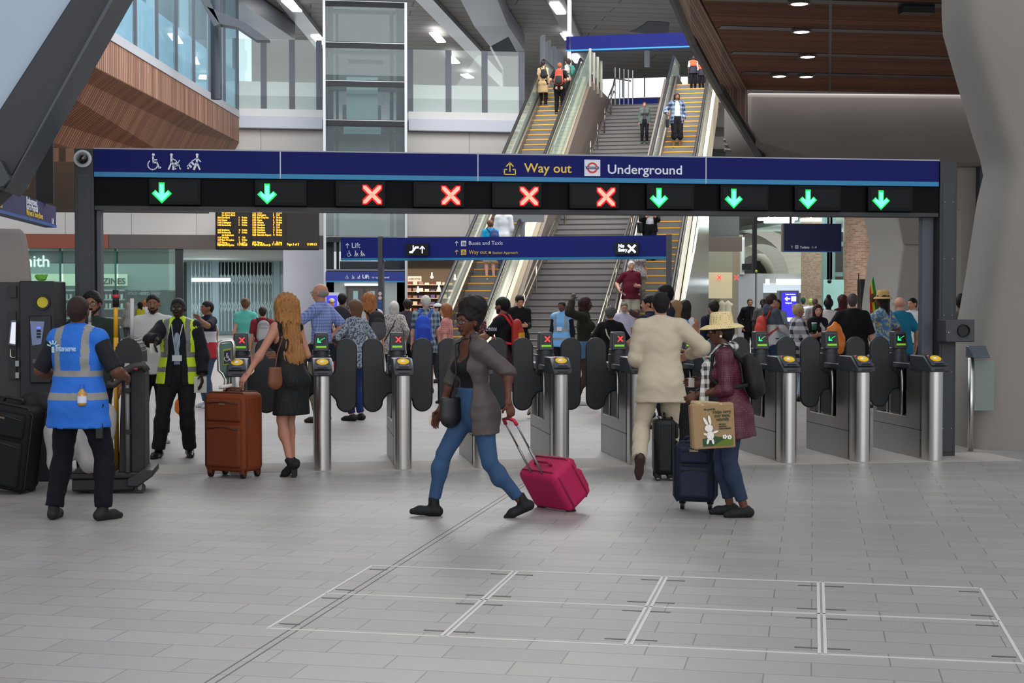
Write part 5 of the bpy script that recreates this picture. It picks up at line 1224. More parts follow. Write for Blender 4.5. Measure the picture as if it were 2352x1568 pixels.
mb = MB(); x0, x1 = aty(796, 700, YL).x, aty(873, 700, YL).x; mb.box((x0, YL+.18, 0), (x1, YL+.26, zl(656))); d_ = obj('lift_doorway', mb, mat('4a4745', .4), t)
for a, b in ((796, 834), (835, 873)):
    mb = MB(); mb.box((aty(a, 5, YL).x+.03, YL+.13, 0), (aty(b, 5, YL).x-.03, YL+.18, zl(662))); e_ = obj('door_leaf', mb, mat('524e4b', .35), d_)
    c = aty((a+b)/2, 5, YL).x; mb = MB(); mb.box((c-.09, YL+.12, zl(695)), (c+.09, YL+.132, zl(668))); obj('vision_panel', mb, mat('8fb4b4', .2), e_)
mb = MB(); mb.box((aty(790, 5, YL).x, YL+.08, zl(656)), (aty(872, 5, YL).x, YL+.2, zl(651))); obj('door_lamp', mb, mat('f5f2ee', emit=1.5), t)
mb = MB(); mb.box((LX0+.6, YL-.04, zl(618)), (LX1-.3, YL+.1, zl(600))); obj('machinery', mb, mat('15161e', .4), t)
mb = MB(); a, b = aty(748, 650, 53).x, aty(929, 650, 53).x; za, zb = aty(800, 648, 53).z, aty(800, 624, 53).z
t = thing('lift_sign', 'blue sign reading Lift with three pictograms above the lift door', 'sign', ((a+b)/2, 53, za)); mb.box((a, 53, za), (b, 53.12, zb)); p_ = obj('panel', mb, mat('22307a', .4), t)
mb = MB(); mb.box((a, 52.985, za), (b, 53, za+.05)); obj('light_blue_stripe', mb, lblue, p_)
for k, px in (('wheel', 797), ('pram', 811), ('bag', 824)): picto(t, k, aty(px, 636, 52.98), .13, swh)
q = aty(832, 639, 52.98); text(t, 'Lift', q, .19, swh, bold=.004); text(t, 'to upper level', aty(854, 639, 52.98), .11, swh)
# ---------------------------------------------------------------- hanging direction signs (escalator axis)
ES = 29.0
lb_, a, b, z0, z1 = esign('direction_sign', 'long blue hanging sign for buses, taxis and way out in front of the stair', 880, 546, 1530, 598, ES, mat('1e2672', .55, spec=.15), .16)
def onsg(px, py): p = onEp(px, py, ES-.02); return p
zn = ZZ
for x0 in (868, 1530):
    p = onEp(x0, 600, ES); w_ = .085; mb = MB(); mb.ext([Vector((p.x, p.y, 0)), Vector((p.x, p.y, 0))+EL*w_*1.15, Vector((p.x, p.y, 0))+EL*w_*1.15+ED*.14, Vector((p.x, p.y, 0))+ED*.14], (0, 0, z1+.02)); obj('post', mb, mat('474a50', .5), lb_)
k = 29/29.0
sc_ = (onsg(1100, 560)-onsg(1000, 560)).length/100
picto(lb_, 'up', onsg(1049, 559), 11*sc_, swh, X=EL); picto(lb_, 'up', onsg(1049, 579), 11*sc_, syl, X=EL)
mb = MB(); q = onsg(1065, 559); mb.ext([q+EL*i*6*sc_+ZZ*j*6*sc_ for i, j in ((-1, -1), (1, -1), (1, 1), (-1, 1))], -ED*.004); o = obj('bus_plate', mb, swh, lb_); picto(o, 'bus', q-ED*.006+EL*2*sc_, 11*sc_, mat('1e2672', .55, spec=.15), X=EL)
mb = MB(); q = onsg(1065, 579); mb.ext([q+EL*i*6*sc_+ZZ*j*6*sc_ for i, j in ((-1, -1), (1, -1), (1, 1), (-1, 1))], -ED*.004); o = obj('exit_plate', mb, syl, lb_); picto(o, 'exit', q-ED*.006, 8*sc_, mat('1e2672', .55, spec=.15), X=EL)
text(lb_, 'Buses and Taxis', onsg(1076, 562.5), 12.5*sc_, swh, X=EL, width=77*sc_); text(lb_, 'Way out', onsg(1077, 583), 12.5*sc_, syl, X=EL, width=41*sc_); text(lb_, 'Station Approach', onsg(1131, 583), 8*sc_, syl, X=EL, width=57*sc_)
mb = MB(); q = onsg(1125, 580); mb.ext([q+EL*i*2.5*sc_+ZZ*j*2.5*sc_ for i, j in ((-1, -1), (1, -1), (1, 1), (-1, 1))], -ED*.003); obj('exit_marker', mb, syl, lb_)
def box_sign(x0, y0, x1, y1, nm):
    a_, b_ = onEp(x0, y1, ES-.04), onEp(x1, y1, ES-.04); c_ = onEp(x0, y0, ES-.04); mb = MB()
    mb.ext([Vector((a_.x, a_.y, a_.z)), Vector((b_.x, b_.y, a_.z)), Vector((b_.x, b_.y, c_.z)), Vector((a_.x, a_.y, c_.z))], -ED*.05); return obj(nm, mb, blk, lb_)
wht = mat('f4fbff', emit=1.6)
o = box_sign(934, 560, 986, 587, 'lit_display'); f_ = lambda px, py: onEp(px, py, ES-.095)
picto(o, 'esc', f_(951, 573), 19*sc_, wht, X=EL); picto(o, 'up', f_(970, 573), 17*sc_, wht, X=EL)
o = box_sign(1413, 557, 1467, 584, 'lit_display'); text(o, 'No', f_(1420, 568), 10*sc_, wht, X=EL, bold=.004); text(o, 'Entry', f_(1420, 577), 9*sc_, wht, X=EL, bold=.004, width=20*sc_); picto(o, 'x', f_(1451, 571), 18*sc_, wht, X=EL)
t, a, b, z0, z1 = esign('lift_direction_sign', 'small blue hanging sign reading Lift with up arrow, left of the long sign', 783, 546, 868, 598, ES, mat('1e2672', .55, spec=.15), .16)
picto(t, 'up', onsg(798, 564), 12*sc_, swh, X=EL); text(t, 'Lift', onsg(807, 569), 16.5*sc_, swh, X=EL)
for k, px in (('wheel', 802), ('pram', 818), ('bag', 833)): picto(t, k, onsg(px, 582), 13*sc_, swh, X=EL, flip=-1 if k == 'bag' else 1)
for i, py in enumerate((674, 684, 693, 702, 711)):
    q = onEp(873, py, ES-.01); mb = MB(); mb.ext([q+(EL*math.cos(a)+ZZ*math.sin(a))*4.3*sc_ for a in np.linspace(0, 2*PI, 13)[:-1]], -ED*.004); o = obj('notice_disc', mb, mat(('d8b8b8', 'd8b8b8', '2a58a8', '2a58a8', '2a58a8')[i], .5), lb_)
mb = MB(); a, b = aty(1175, 490, 40), aty(1250, 510, 40); mb.box((a.x, 40, b.z), (b.x, 40.1, a.z+.3)); mb.box(((a.x+b.x)/2-.2, 40.02, 0), ((a.x+b.x)/2-.08, 40.1, b.z)); single('grey_sign_back', mb, mat('6c7075', .5), 'plain grey back of a sign box on a post above the left escalator foot', 'sign')
# ================================================================ DEPARTURE BOARD
YD = 50.0; t = thing('departure_board', 'black departure board with three columns of orange dot-matrix text', 'departure board', aty(612, 575, YD)); amb = mat('ffae2e', emit=1.6)
a = aty(520, 500, YD); mb = MB(); mb.box((a.x, YD+.25, 4.6), (a.x+.15, YB, 4.8)); obj('wall_bracket', mb, dark, t)
mb = MB(); a, b = aty(495, 573, YD), aty(733, 470, YD); b = Vector((b.x, YD, max(b.z, 3.2))); mb.box((a.x, YD, a.z), (b.x, YD+.25, aty(700, 440, YD).z)); obj('casing', mb, mat('14110e', .5), t, bevel=.02)
rs = random.Random(5); names_ = ['Tunbridge Wells', 'Hastings', 'Hayes', 'Dartford', 'East Croydon', 'Gatwick Airport', 'Brighton', 'Sevenoaks', 'Victoria', 'Orpington', 'Caterham', 'Bexleyheath', 'Horsham', 'via Grove Park', 'via Sydenham', 'via Norwood Jn']
for cI, (x0, xm, xq, x1, rows) in enumerate(((499, 509, 548, 568, 99), (579, 590, 627, 648, 99), (659, 668, 708, 728, 3))):
    mb = MB(); mb.box((aty(x0-3, 5, YD).x, YD-.02, a.z+.05), (aty(x1+2, 5, YD).x, YD, aty(700, 445, YD).z)); col_ = obj('screen', mb, mat('1c1610', .4), t)
    lines = []; lt = []
    for r in range(20):
        if r < rows+1 and rs.random() < .9 and r < 18:
            via = rs.random() < .3; nm = rs.choice(names_[13:] if via else names_[:13])
            lines.append(((rs.choice(['10:', '11:'])+'%02d' % rs.randrange(60)) if not via else '', nm, '' if via else str(rs.randrange(1, 16)), '' if via else rs.choice(['On time', 'On time', '11:%02d' % rs.randrange(60)])))
        else: lines.append(('', '', '', ''))
    for k, px in enumerate((x0, xm, xq, xq+7)):
        s_ = '\n'.join(l[k] for l in lines)
        if s_.strip(): text(col_, s_, aty(px, 467, YD-.03), .098, amb, bold=.004, ext=.001, sy=.84, width=(8, (xq-xm)*.86, 3.5, x1-xq-8)[k]*YD/3400)
    text(col_, 'Page %d of 3' % (cI+1), aty(x0, 563, YD-.03), .10, amb, bold=.003, ext=.001, width=27*YD/3400); text(col_, '11:00:13', aty(x1-24, 563, YD-.03), .10, amb, bold=.003, ext=.001, width=22*YD/3400)
# ================================================================ SHOPS on the left
YS = YB+.0
t = thing('shop_glazing', 'tall frameless glass shopfront under the grey wall on the left', 'shopfront', (aty(300, 700, YS).x, YS, 0))
for px in (60, 138, 265, 404): x = aty(px, 600, YS).x; mb = MB(); mb.box((x-.03, YS-.02, 0), (x+.03, YS+.12, zs)); obj('glass_fin', mb, mat('2f6a5c', .2), t)
for a, b in ((60, 138), (138, 265), (265, 404)): mb = MB(); mb.box((aty(a, 5, YS).x+.03, YS, 0), (aty(b, 5, YS).x-.03, YS+.02, zs)); obj('pane', mb, mat('cfe2dd', .04, tr=.9), t)
t = thing('shop_sign', 'illuminated white shop name ending in mith above the glass shopfront', 'shop sign', aty(90, 615, YS+1))
mb = MB(); q0, q1 = aty(20, 640, YS+3), aty(404, 577, YS+3); mb.box((q0.x, YS+3, q0.z+.6), (q1.x, YS+3.2, zs)); obj('sign_panel', mb, mat('7f8a8c', .6), t)
text(t, 'WHSmith', aty(115, 612, YS+2.9), .62, mat('ffffff', emit=2), align='RIGHT', bold=.01)
t = thing('magazine_fascia', 'cream shop fascia lettered MAGAZINES inside the left shop', 'fascia', aty(250, 650, 66)); q0, q1 = aty(60, 656, 66), aty(292, 629, 66); mb = MB(); mb.box((q0.x, 66, q0.z), (q1.x, 66.2, q1.z)); obj('board', mb, mat('d9e4c8', .5, emit=.25), t)
text(t, 'MAGAZINES', aty(288, 652, 65.95), .36, mat('303830', .6), align='RIGHT', bold=.012)
bx('wall_shop_partition', aty(20, 5, 66.3).x, aty(404, 5, 66.3).x, 66.3, 66.5, aty(300, 655, 66).z-.2, zs, mat('8d9897', .6))
for i, (x0, x1) in enumerate(((140, 172), (222, 285))):
    t = thing('shop_shelf', '%s black shop shelving rows behind the shop glass' % ('left block of', 'right block of')[i], 'shelving', aty((x0+x1)/2, 760, 66)+Vector((0, 0, 0)))
    a, b = aty(x0, 760, 66).x, aty(x1, 760, 66).x; mb = MB(); mb.box((a, 66.4, .02), (b, 66.6, 2.4)); obj('back_panel', mb, mat('23272a', .6), t)
    for j, z in enumerate((.5, .9, 1.3, 1.7, 2.1)):
        mb = MB(); mb.box((a, 66, z), (b, 66.4, z+.06)); sh_ = obj('shelf', mb, mat('a9aeb0', .4), t)
        for k in range(int((b-a)/.16)): mb = MB(); mb.box((a+.05+k*.16, 66.05, z+.06), (a+.13+k*.16, 66.15, z+.26)); o = obj('packet', mb, mat(('d8d8d4', '9aa0a4', 'c8c0b0')[k % 3], .5), sh_) if j in (2, 3) and k < 14 else None
t = thing('tobacco_counter', 'dark kiosk gantry panel with white lettering inside the shop', 'kiosk', aty(318, 760, 68)); a, b = aty(290, 700, 68), aty(346, 647, 68)
mb = MB(); mb.box((a.x, 68, .0), (b.x, 68.3, 2.6)); obj('kiosk_back', mb, mat('262c2e', .5), t)
text(t, 'TOBACCO\nSOLD HERE', aty(293, 668, 67.95), .17, swh, width=None); text(t, 'TOBACCO\nSOLD HERE', aty(322, 668, 67.95), .17, swh)
for k, (x0, x1, y) in enumerate(((255, 300, 632), (370, 404, 634), (420, 498, 578), (540, 651, 580), (440, 528, 642))):
    p = aty(x0, y, 70); q = aty(x1, y, 70); mb = MB(); mb.box((p.x, 70, p.z-.08), (q.x, 70.5, p.z+.08)); single('strip_light', mb, mat('f4ffff', emit=2.2), ['short bright strip light above the magazine fascia', 'bright strip light near the shop glass edge', 'strip light over the left gate of the closed unit', 'large bright strip light over the lattice shutter', 'reflected bright light bar at eye level in the closed unit'][k], 'strip light', 'strip lights in the shops')  # the last box is no fitting: its glow stands in for a reflection
# folding lattice shutters
def lattice(x0, x1, y0, y1, Y, label):
    t = thing('lattice_shutter', label, 'shutter', aty((x0+x1)/2, y1, Y)); a, b = aty(x0, y1, Y), aty(x1, y0, Y); z0 = max(a.z, 0); z1 = min(b.z, zs-.03); n = max(4, int((x1-x0)/8.3)); dx = (b.x-a.x)/n
    for i in range(n+1): mb = MB(); mb.box((a.x+dx*i-.02, Y, z0), (a.x+dx*i+.02, Y+.03, z1)); obj('upright', mb, mat('c2d4da', .4, .2), t)
    for zz0, zz1 in ((z1-1.15, z1-.55), (z0+.9, z0+1.5)):
        for i in range(n):
            mb = MB()
            mb.tube([(a.x+dx*i, Y-.01, zz0), (a.x+dx*(i+1), Y-.01, zz1)], .018, 5); mb.tube([(a.x+dx*i, Y-.02, zz1), (a.x+dx*(i+1), Y-.02, zz0)], .018, 5); obj('lattice_link', mb, mat('c2d4da', .4, .2), t)
    return t
lattice(500, 625, 588, 760, 74, 'tall white folding lattice shutter closing the unit behind the green-shirt woman')
lattice(640, 651, 588, 760, 74, 'narrow end section of lattice shutter beside the white wall')
lattice(441, 484, 582, 762, 74, 'pale lattice shutter behind glass left of the main shutter')
bx('wall_unit_back', aty(425, 5, 76).x, aty(655, 5, 76).x, 76, 76.2, 0, zs, mat('a9c0c6', .6)); 
mb = MB(); mb.box((aty(500, 5, 75.9).x, 75.9, aty(500, 632, 75.9).z), (aty(651, 5, 75.9).x, 75.98, aty(500, 588, 75.9).z)); struct('trim_71', mb, mat('22282c', .6))
bx('trim_72', aty(484, 5, 73.9).x, aty(499, 5, 73.9).x, 73.9, 74.1, 0, zs, mat('9fb6c2', .6)); bx('trim_73', aty(625, 5, 73.9).x, aty(640, 5, 73.9).x, 73.9, 74.1, 0, zs, mat('9fb6c2', .6))
# retail unit between lift and left escalator
t = thing('clothes_shelving', 'warmly lit wall of folded goods shelves under the left escalator', 'shelving', aty(965, 740, 70)); a, b = aty(930, 700, 70).x, aty(1075, 700, 70).x
mb = MB(); mb.box((a, 70.3, 0), (b, 70.5, 3.2)); obj('back_panel', mb, mat('5b4a3a', .6), t); rs = random.Random(2)
for j in range(7):
    z = .5+j*.32; mb = MB(); mb.box((a, 69.9, z), (b, 70.3, z+.03)); sh_ = obj('shelf', mb, mat('c9bba8', .5), t)
    for k in range(10): mb = MB(); x = a+.1+k*(b-a-.2)/10; mb.box((x, 69.95, z+.03), (x+.2, 70.15, z+.1+.1*rs.random())); obj('folded_goods', mb, mat(rs.choice(['e8dccb', '9a7a6a', '6a5a8a', 'd8c8b0', '7a3a30']), .7), sh_)
t = thing('retail_sign', 'small white shop sign reading SUPER FITTED in the warm retail unit', 'sign', aty(952, 640, 68)); q0, q1 = aty(937, 646, 68), aty(968, 634, 68); mb = MB(); mb.box((q0.x, 68, q0.z), (q1.x, 68.05, q1.z)); obj('board', mb, mat('d8cfc0', .5), t); text(t, 'SUPER FITTED', aty(939, 642, 67.98), .11, mat('4a3a2a'), width=(q1.x-q0.x)*.86)
for k, (px, py) in enumerate(((992, 636), (960, 668), (1008, 662), (1045, 640), (975, 690))):
    p = aty(px, py, 66); mb = MB(); mb.ball(p, .07, 10); mb.cyl(p, p+ZZ*.2, .03, 6); single('spot_lamp', mb, mat('fff0d8', emit=3), '%s warm spot lamp in the retail unit left of the escalator' % ('uppermost', 'left middle', 'right middle', 'rightmost', 'lowest')[k], 'spot lamp', 'spot lamps in the retail unit')
t = thing('information_screen', 'blue information screen on a white totem beside the lift door', 'screen', aty(760, 780, 50)); q0, q1 = aty(748, 5, 50).x, aty(772, 5, 50).x
mb = MB(); mb.box((q0-.02, 50, .0), (q1+.08, 50.2, 1.95)); obj('totem', mb, mat('b5b8bc', .5), t); mb = MB(); mb.box((q0, 49.97, .9), (q1, 50, 1.85)); obj('screen', mb, mat('3a35f0', emit=1.1), t)
# ================================================================ RIGHT BACKGROUND: shop, vaulted arches, brick piers
bx('wall_right_unit', aty(1590, 5, 62).x, aty(1700, 5, 62).x, 62, 62.4, aty(1600, 545, 62).z, 9, greyp); bx('trim_74', aty(1590, 5, 61.9).x, aty(1705, 5, 61.9).x, 61.8, 62, aty(1600, 577, 62).z, aty(1600, 543, 62).z, mat('5b4a46', .5))
t = thing('shop_window', 'shop window with cream blind, mannequins and red lane-light reflections', 'shop window', aty(1655, 790, 61.5))
q = lambda px, py: aty(px, py, 61.5)
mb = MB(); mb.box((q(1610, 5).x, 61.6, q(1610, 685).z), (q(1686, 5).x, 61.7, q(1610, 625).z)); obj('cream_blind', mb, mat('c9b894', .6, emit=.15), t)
mb = MB(); mb.box((q(1610, 5).x, 61.6, q(1610, 625).z), (q(1686, 5).x, 61.7, q(1610, 578).z)); obj('upper_panel', mb, mat('8a8474', .6), t)
mb = MB(); mb.box((q(1610, 5).x, 63.5, 0), (q(1686, 5).x, 63.6, q(1610, 685).z)); obj('window_back', mb, mat('6c6258', .6), t)
for k, px in enumerate((1658, 1672)):
    c = aty(px, 720, 62.6); S_ = SDF(); S_.rc(V(c.x, 62.6, 1.0), V(c.x, 62.6, 1.3), .17, .15, flat=(V(0, 1, 0), .6)); S_.rc(V(c.x-.16, 62.6, 1.5), V(c.x+.16, 62.6, 1.5), .07); S_.rc(V(c.x, 62.6, 1.2), V(c.x, 62.6, 1.5), .14, .16, flat=(V(0, 1, 0), .6)); S_.rc(V(c.x, 62.6, 1.5), V(c.x, 62.6, 1.65), .05); S_.rc(V(c.x, 62.6, 0), V(c.x, 62.6, 1), .03, .05)
    vs, qq = polyize(S_, .03); r_ = thing('mannequin', '%s pale dress-form mannequin in the shop window' % ('left', 'right')[k], 'mannequin', (c.x, 62.6, 0)); mesh_np('torso_form', vs-np.array((c.x, 62.6, 0)), qq, [mat('d0c4b0', .6)], r_)
for k, px in enumerate((1620, 1652, 1691)): led(t, 'x', q(px, 637)+Vector((0, -.02, 0)), .2, XX, ZZ)  # glowing crosses set in as reflections of the lane lights
# dark void and mirror cladding right of the right escalator
mb = MB(); lq = RA+lw/2+.5; eb(mb, lq, lq+.05, [(E0-1, 0), (E0-1, 1.2), (E0+3.2, 3.0), (E0+8.2, 5.8), (E0+8.2, 0)]); single('mirror_cladding', mb, steel('9aa0a6', .12), 'polished steel cladding sloping along the right side of right escalator', 'cladding')
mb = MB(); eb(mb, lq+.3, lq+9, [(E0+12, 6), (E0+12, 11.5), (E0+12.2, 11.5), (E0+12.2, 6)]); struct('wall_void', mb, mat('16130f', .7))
t = thing('service_pipes', 'dim metal pipes and ledges in the dark gap beside the right escalator', 'pipes', aty(1685, 330, 45))
for a_, b_ in (((1678, 240), (1678, 310)), ((1690, 245), (1690, 330)), ((1665, 308), (1705, 308)), ((1662, 322), (1712, 322)), ((1664, 333), (1712, 336)), ((1664, 344), (1710, 347))): mb = MB(); mb.tube([aty(*a_, 42), aty(*b_, 42)], .05, 8); obj('pipe', mb, mat('4f4a46', .4, .6), t, True)
YA = 80.0
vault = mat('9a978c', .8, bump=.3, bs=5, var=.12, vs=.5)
wq = lambda px, py, Y=YA: aty(px, py, Y)
bx('wall_arch_back', wq(1560, 5).x-6, wq(2150, 5).x+4, 100, 100.3, 0, 12, mat('8c8c84', .8)); bx('ceiling_arch', wq(1700, 5).x, wq(2150, 5).x+4, 42, 80, aty(1800, 497, 60).z+.35, aty(1800, 497, 60).z+.6, mat('a4b5ae', .7))
# receding barrel-vault ribs
cx_, cz_ = wq(1760, 640).x, wq(1760, 640).z
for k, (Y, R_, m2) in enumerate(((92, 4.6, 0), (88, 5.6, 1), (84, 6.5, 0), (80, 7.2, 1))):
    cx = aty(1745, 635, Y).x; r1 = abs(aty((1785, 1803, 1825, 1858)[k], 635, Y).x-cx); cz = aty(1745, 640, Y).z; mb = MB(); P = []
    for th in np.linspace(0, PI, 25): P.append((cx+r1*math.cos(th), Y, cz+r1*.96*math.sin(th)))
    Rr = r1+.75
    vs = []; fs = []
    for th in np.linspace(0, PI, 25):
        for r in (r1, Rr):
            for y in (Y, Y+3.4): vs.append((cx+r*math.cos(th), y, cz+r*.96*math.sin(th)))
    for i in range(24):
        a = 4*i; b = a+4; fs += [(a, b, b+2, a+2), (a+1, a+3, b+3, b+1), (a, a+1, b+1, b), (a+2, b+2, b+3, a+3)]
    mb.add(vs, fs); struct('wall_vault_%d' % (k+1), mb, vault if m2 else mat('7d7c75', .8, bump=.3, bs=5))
bx('wall_arch_low', wq(1740, 5, 79).x, wq(1885, 5, 79).x, 79, 79.3, wq(1740, 650, 79).z, wq(1740, 628, 79).z, mat('9b9a98', .7))
bx('wall_arch_lit', wq(1740, 5, 90).x, wq(1895, 5, 90).x, 90, 90.3, 0, wq(1740, 645, 90).z, mat('b7c0ca', .6))
for k, (px, w_) in enumerate(((1764, 5), (1789, 6), (1806, 17), (1832, 17), (1871, 8))):
    p = wq(px, 646, 78); w2 = w_*78/3400/2*1.4; mb = MB(); mb.box((p.x-w2, 78, p.z-.18), (p.x+w2, 78.2, p.z+.12)); single('wall_light', mb, mat('f2fbff', emit=2.6), '%s of five bright wall lights below the vaults' % ('leftmost', 'second from left', 'middle', 'fourth from left', 'rightmost')[k], 'wall light', 'wall lights below the vaults')
for k, (x0, x1, py) in enumerate(((1742, 1830, 503), (1795, 1872, 493), (1757, 1822, 509), (1906, 1960, 494), (1840, 1900, 505))):
    p, q_ = aty(x0, py, 62), aty(x1, py-1, 60); mb = MB(); mb.tube([p, q_], .07, 8); mb.box((p.x+.4, p.y-.1, p.z), (p.x+.44, p.y-.06, aty(1800, 497, 60).z+.36)); o = single('tube_light', mb, mat('f0fff8', emit=3.5), ['long tube light furthest left under the arch ceiling', 'slanting tube light highest under the arch ceiling', 'lowest tube light over the blue toilets sign', 'right-hand tube light beside the brick pier', 'faint tube light behind the toilets sign'][k], 'tube light', 'tube lights by the arches')
brk = mat('8a6a55', .85, pat='brick', c2='a98f78', sc=1, bump=0); brk2 = mat('7a4f40', .85, pat='brick', c2='9a7a58', sc=1)
def pier(name, x0, x1, Y, m, d=1.2, rnd=0, z1=6.2):
    a, b = aty(x0, 600, Y).x, aty(x1, 600, Y).x; mb = MB(); n = 12; vs = []; fs = []; uv = []
    if rnd:
        P = [((a+b)/2-(b-a)/2*math.cos(th), Y+d-(d)*math.sin(th)) for th in np.linspace(0, PI, n)]
    else: P = [(a, Y+d), (a, Y), (b, Y), (b, Y+d)]; n = 4
    L_ = [0]
    for i in range(1, n): L_.append(L_[-1]+math.hypot(P[i][0]-P[i-1][0], P[i][1]-P[i-1][1]))
    for i in range(n-1): k_ = len(vs); vs += [(*P[i], 0), (*P[i+1], 0), (*P[i+1], z1), (*P[i], z1)]; fs.append((k_, k_+1, k_+2, k_+3)); u = 5.0; uv.append([(L_[i]*u, 0), (L_[i+1]*u, 0), (L_[i+1]*u, z1*u), (L_[i]*u, z1*u)])
    mb.add(vs, fs, uv); return struct(name, mb, m)
pier('wall_brick_pier', 1959, 2027, 46, brk, .8, True); pier('wall_brick', 2026, 2120, 45.6, brk2, 2); pier('wall_brick_far', 1875, 1897, 62, brk, 2)
t = thing('steel_lift_frame', 'pale green steel and glass lift frame between the brick piers', 'lift frame', aty(1925, 760, 58))
for px in (1898, 1912, 1948, 1905): a = aty(px, 600, 58); mb = MB(); mb.box((a.x-.1, 58, 0), (a.x+.12, 58.3, 6)); obj('column', mb, mat('7f9a98', .5, .2), t)
for py in (630, 560): a, b = aty(1898, py, 58), aty(1956, py, 58); mb = MB(); mb.box((a.x, 58.3, a.z-.08), (b.x, 58.4, a.z+.1)); obj('cross_beam', mb, mat('8fa6a4', .5), t)
mb = MB(); a, b = aty(1895, 5, 57.5), aty(1957, 5, 57.5); mb.box((a.x, 57.4, 0), (b.x, 57.5, aty(1900, 642, 57.5).z)); obj('aqua_hoarding', mb, mat('a9d8cf', .6, emit=.12), t)
p = aty(1905, 646, 57); mb = MB(); mb.ball(p, .09, 12); mb.cyl(p, (p.x, p.y, p.z+2), .02, 6); single('dome_camera', mb, blk, 'small black dome camera hanging before the aqua hoarding', 'camera')
# toilets sign
YT = 34.0; p0, p1 = aty(1801, 578, YT), aty(1933, 514, YT); t = thing('toilets_sign', 'dark blue hanging sign reading Toilets, right of centre', 'sign', ((p0.x+p1.x)/2, YT, p0.z))
mb = MB(); mb.box((p0.x, YT, p0.z), (p1.x, YT+.12, p1.z)); obj('panel', mb, mat('15184a', .45), t); mb = MB(); mb.box((p0.x, YT-.005, p0.z), (p1.x, YT, p0.z+.025)); obj('light_blue_stripe', mb, mat('1d5a98', .5), t)
mb = MB(); mb.box((p0.x-.04, YT+.01, p0.z), (p0.x, YT+.12, p1.z)); obj('edge', mb, mat('7a6f6c', .5), t)
Z_ = lambda px, py: aty(px, py, YT-.01)
picto(t, 'up', Z_(1819, 567), .07, swh); mb = MB(); mb.cbox(Z_(1830, 567), (.08, .004, .08)); o = obj('restroom_plate', mb, swh, t); picto(o, 'rest', Z_(1830, 567)-Vector((0, .003, 0)), .06, mat('15184a', .45)); text(t, 'Toilets', Z_(1837, 570.5), .085, swh, bold=.002); picto(t, 'wheel', Z_(1866, 567), .06, swh); picto(t, 'bag', Z_(1873, 567), .06, swh)
for px in (1818, 1905): q_ = Z_(px, 514); mb = MB(); mb.cyl((q_.x, YT+.06, q_.z), (q_.x, YT+.06, 4.2), .03, 8); obj('hanger', mb, darker, t)
# slim pole with box and the white hoarding
p = aty(1739, 800, 40); t = thing('camera_pole', 'slim grey pole with black box left of the toilets sign', 'pole', (p.x, 40, 0))
mb = MB(); mb.box((aty(1733, 5, 40).x, 40, aty(1733, 628, 40).z), (aty(1741, 5, 40).x, 40.12, 5.2)); obj('upper_pole', mb, dark, t); mb = MB(); mb.cyl((p.x-.02, 40.06, 0), (p.x-.02, 40.06, 3), .03, 10); obj('lower_pole', mb, ess, t)
mb = MB(); mb.box((aty(1742, 5, 40).x, 40, aty(1742, 627, 40).z), (aty(1750, 5, 40).x, 40.15, aty(1742, 599, 40).z)); obj('box', mb, blk, t); mb = MB(); mb.ball(aty(1737, 623, 39.95), .04, 10); obj('yellow_disc', mb, mat('c8d020', .5), t)
bx('wall_hoarding', aty(1699, 5, 64).x, aty(1756, 5, 64).x, 64, 64.2, 0, aty(1700, 628, 64).z, mat('a5a2a8', .6)); bx('trim_75', aty(1704, 5, 63.9).x, aty(1711, 5, 63.9).x, 63.8, 64, aty(1704, 630, 64).z, aty(1704, 545, 64).z, white); bx('trim_76', aty(1708, 5, 63.7).x, aty(1728, 5, 63.7).x, 63.6, 63.8, aty(1704, 620, 64).z, aty(1704, 606, 64).z, blk)
t = thing('information_totem', 'grey totem with bright blue screen showing a left arrow', 'screen', aty(1815, 800, 33)); q_ = lambda px, py: aty(px, py, 33)
mb = MB(); mb.box((q_(1792, 5).x, 33, 0), (q_(1839, 5).x, 33.15, q_(1800, 667).z)); obj('casing', mb, mat('6f7074', .5), t, bevel=.01)
mb = MB(); mb.box((q_(1799, 5).x, 32.98, q_(1800, 740).z), (q_(1832, 5).x, 33, q_(1800, 671).z)); s_ = obj('screen', mb, mat('3a30f2', emit=1.3), t)
picto(s_, 'left', q_(1808, 686)-Vector((0, .02, 0)), .13, wht); mb = MB(); mb.cbox(q_(1822, 686)-Vector((0, .03, 0)), (.11, .01, .11)); obj('white_square', mb, wht, s_); text(s_, 'Customer Information', q_(1803, 676.5)-Vector((0, .03, 0)), .03, wht, width=.24); text(s_, 'Underground', q_(1803, 697)-Vector((0, .03, 0)), .05, wht, width=.15)
mb = MB(); mb.box((q_(1799, 5).x, 32.97, q_(1800, 738).z), (q_(1832, 5).x, 32.98, q_(1800, 729).z)); obj('white_footer', mb, wht, s_)
mb = MB(); p0, p1 = aty(1977, 720, 44), aty(1998, 641, 44); mb.box((p0.x, 44, 0), (p1.x, 44.3, p1.z)); o = single('black_totem', mb, blk, 'tall black totem in front of the brick pier by the flag', 'totem')
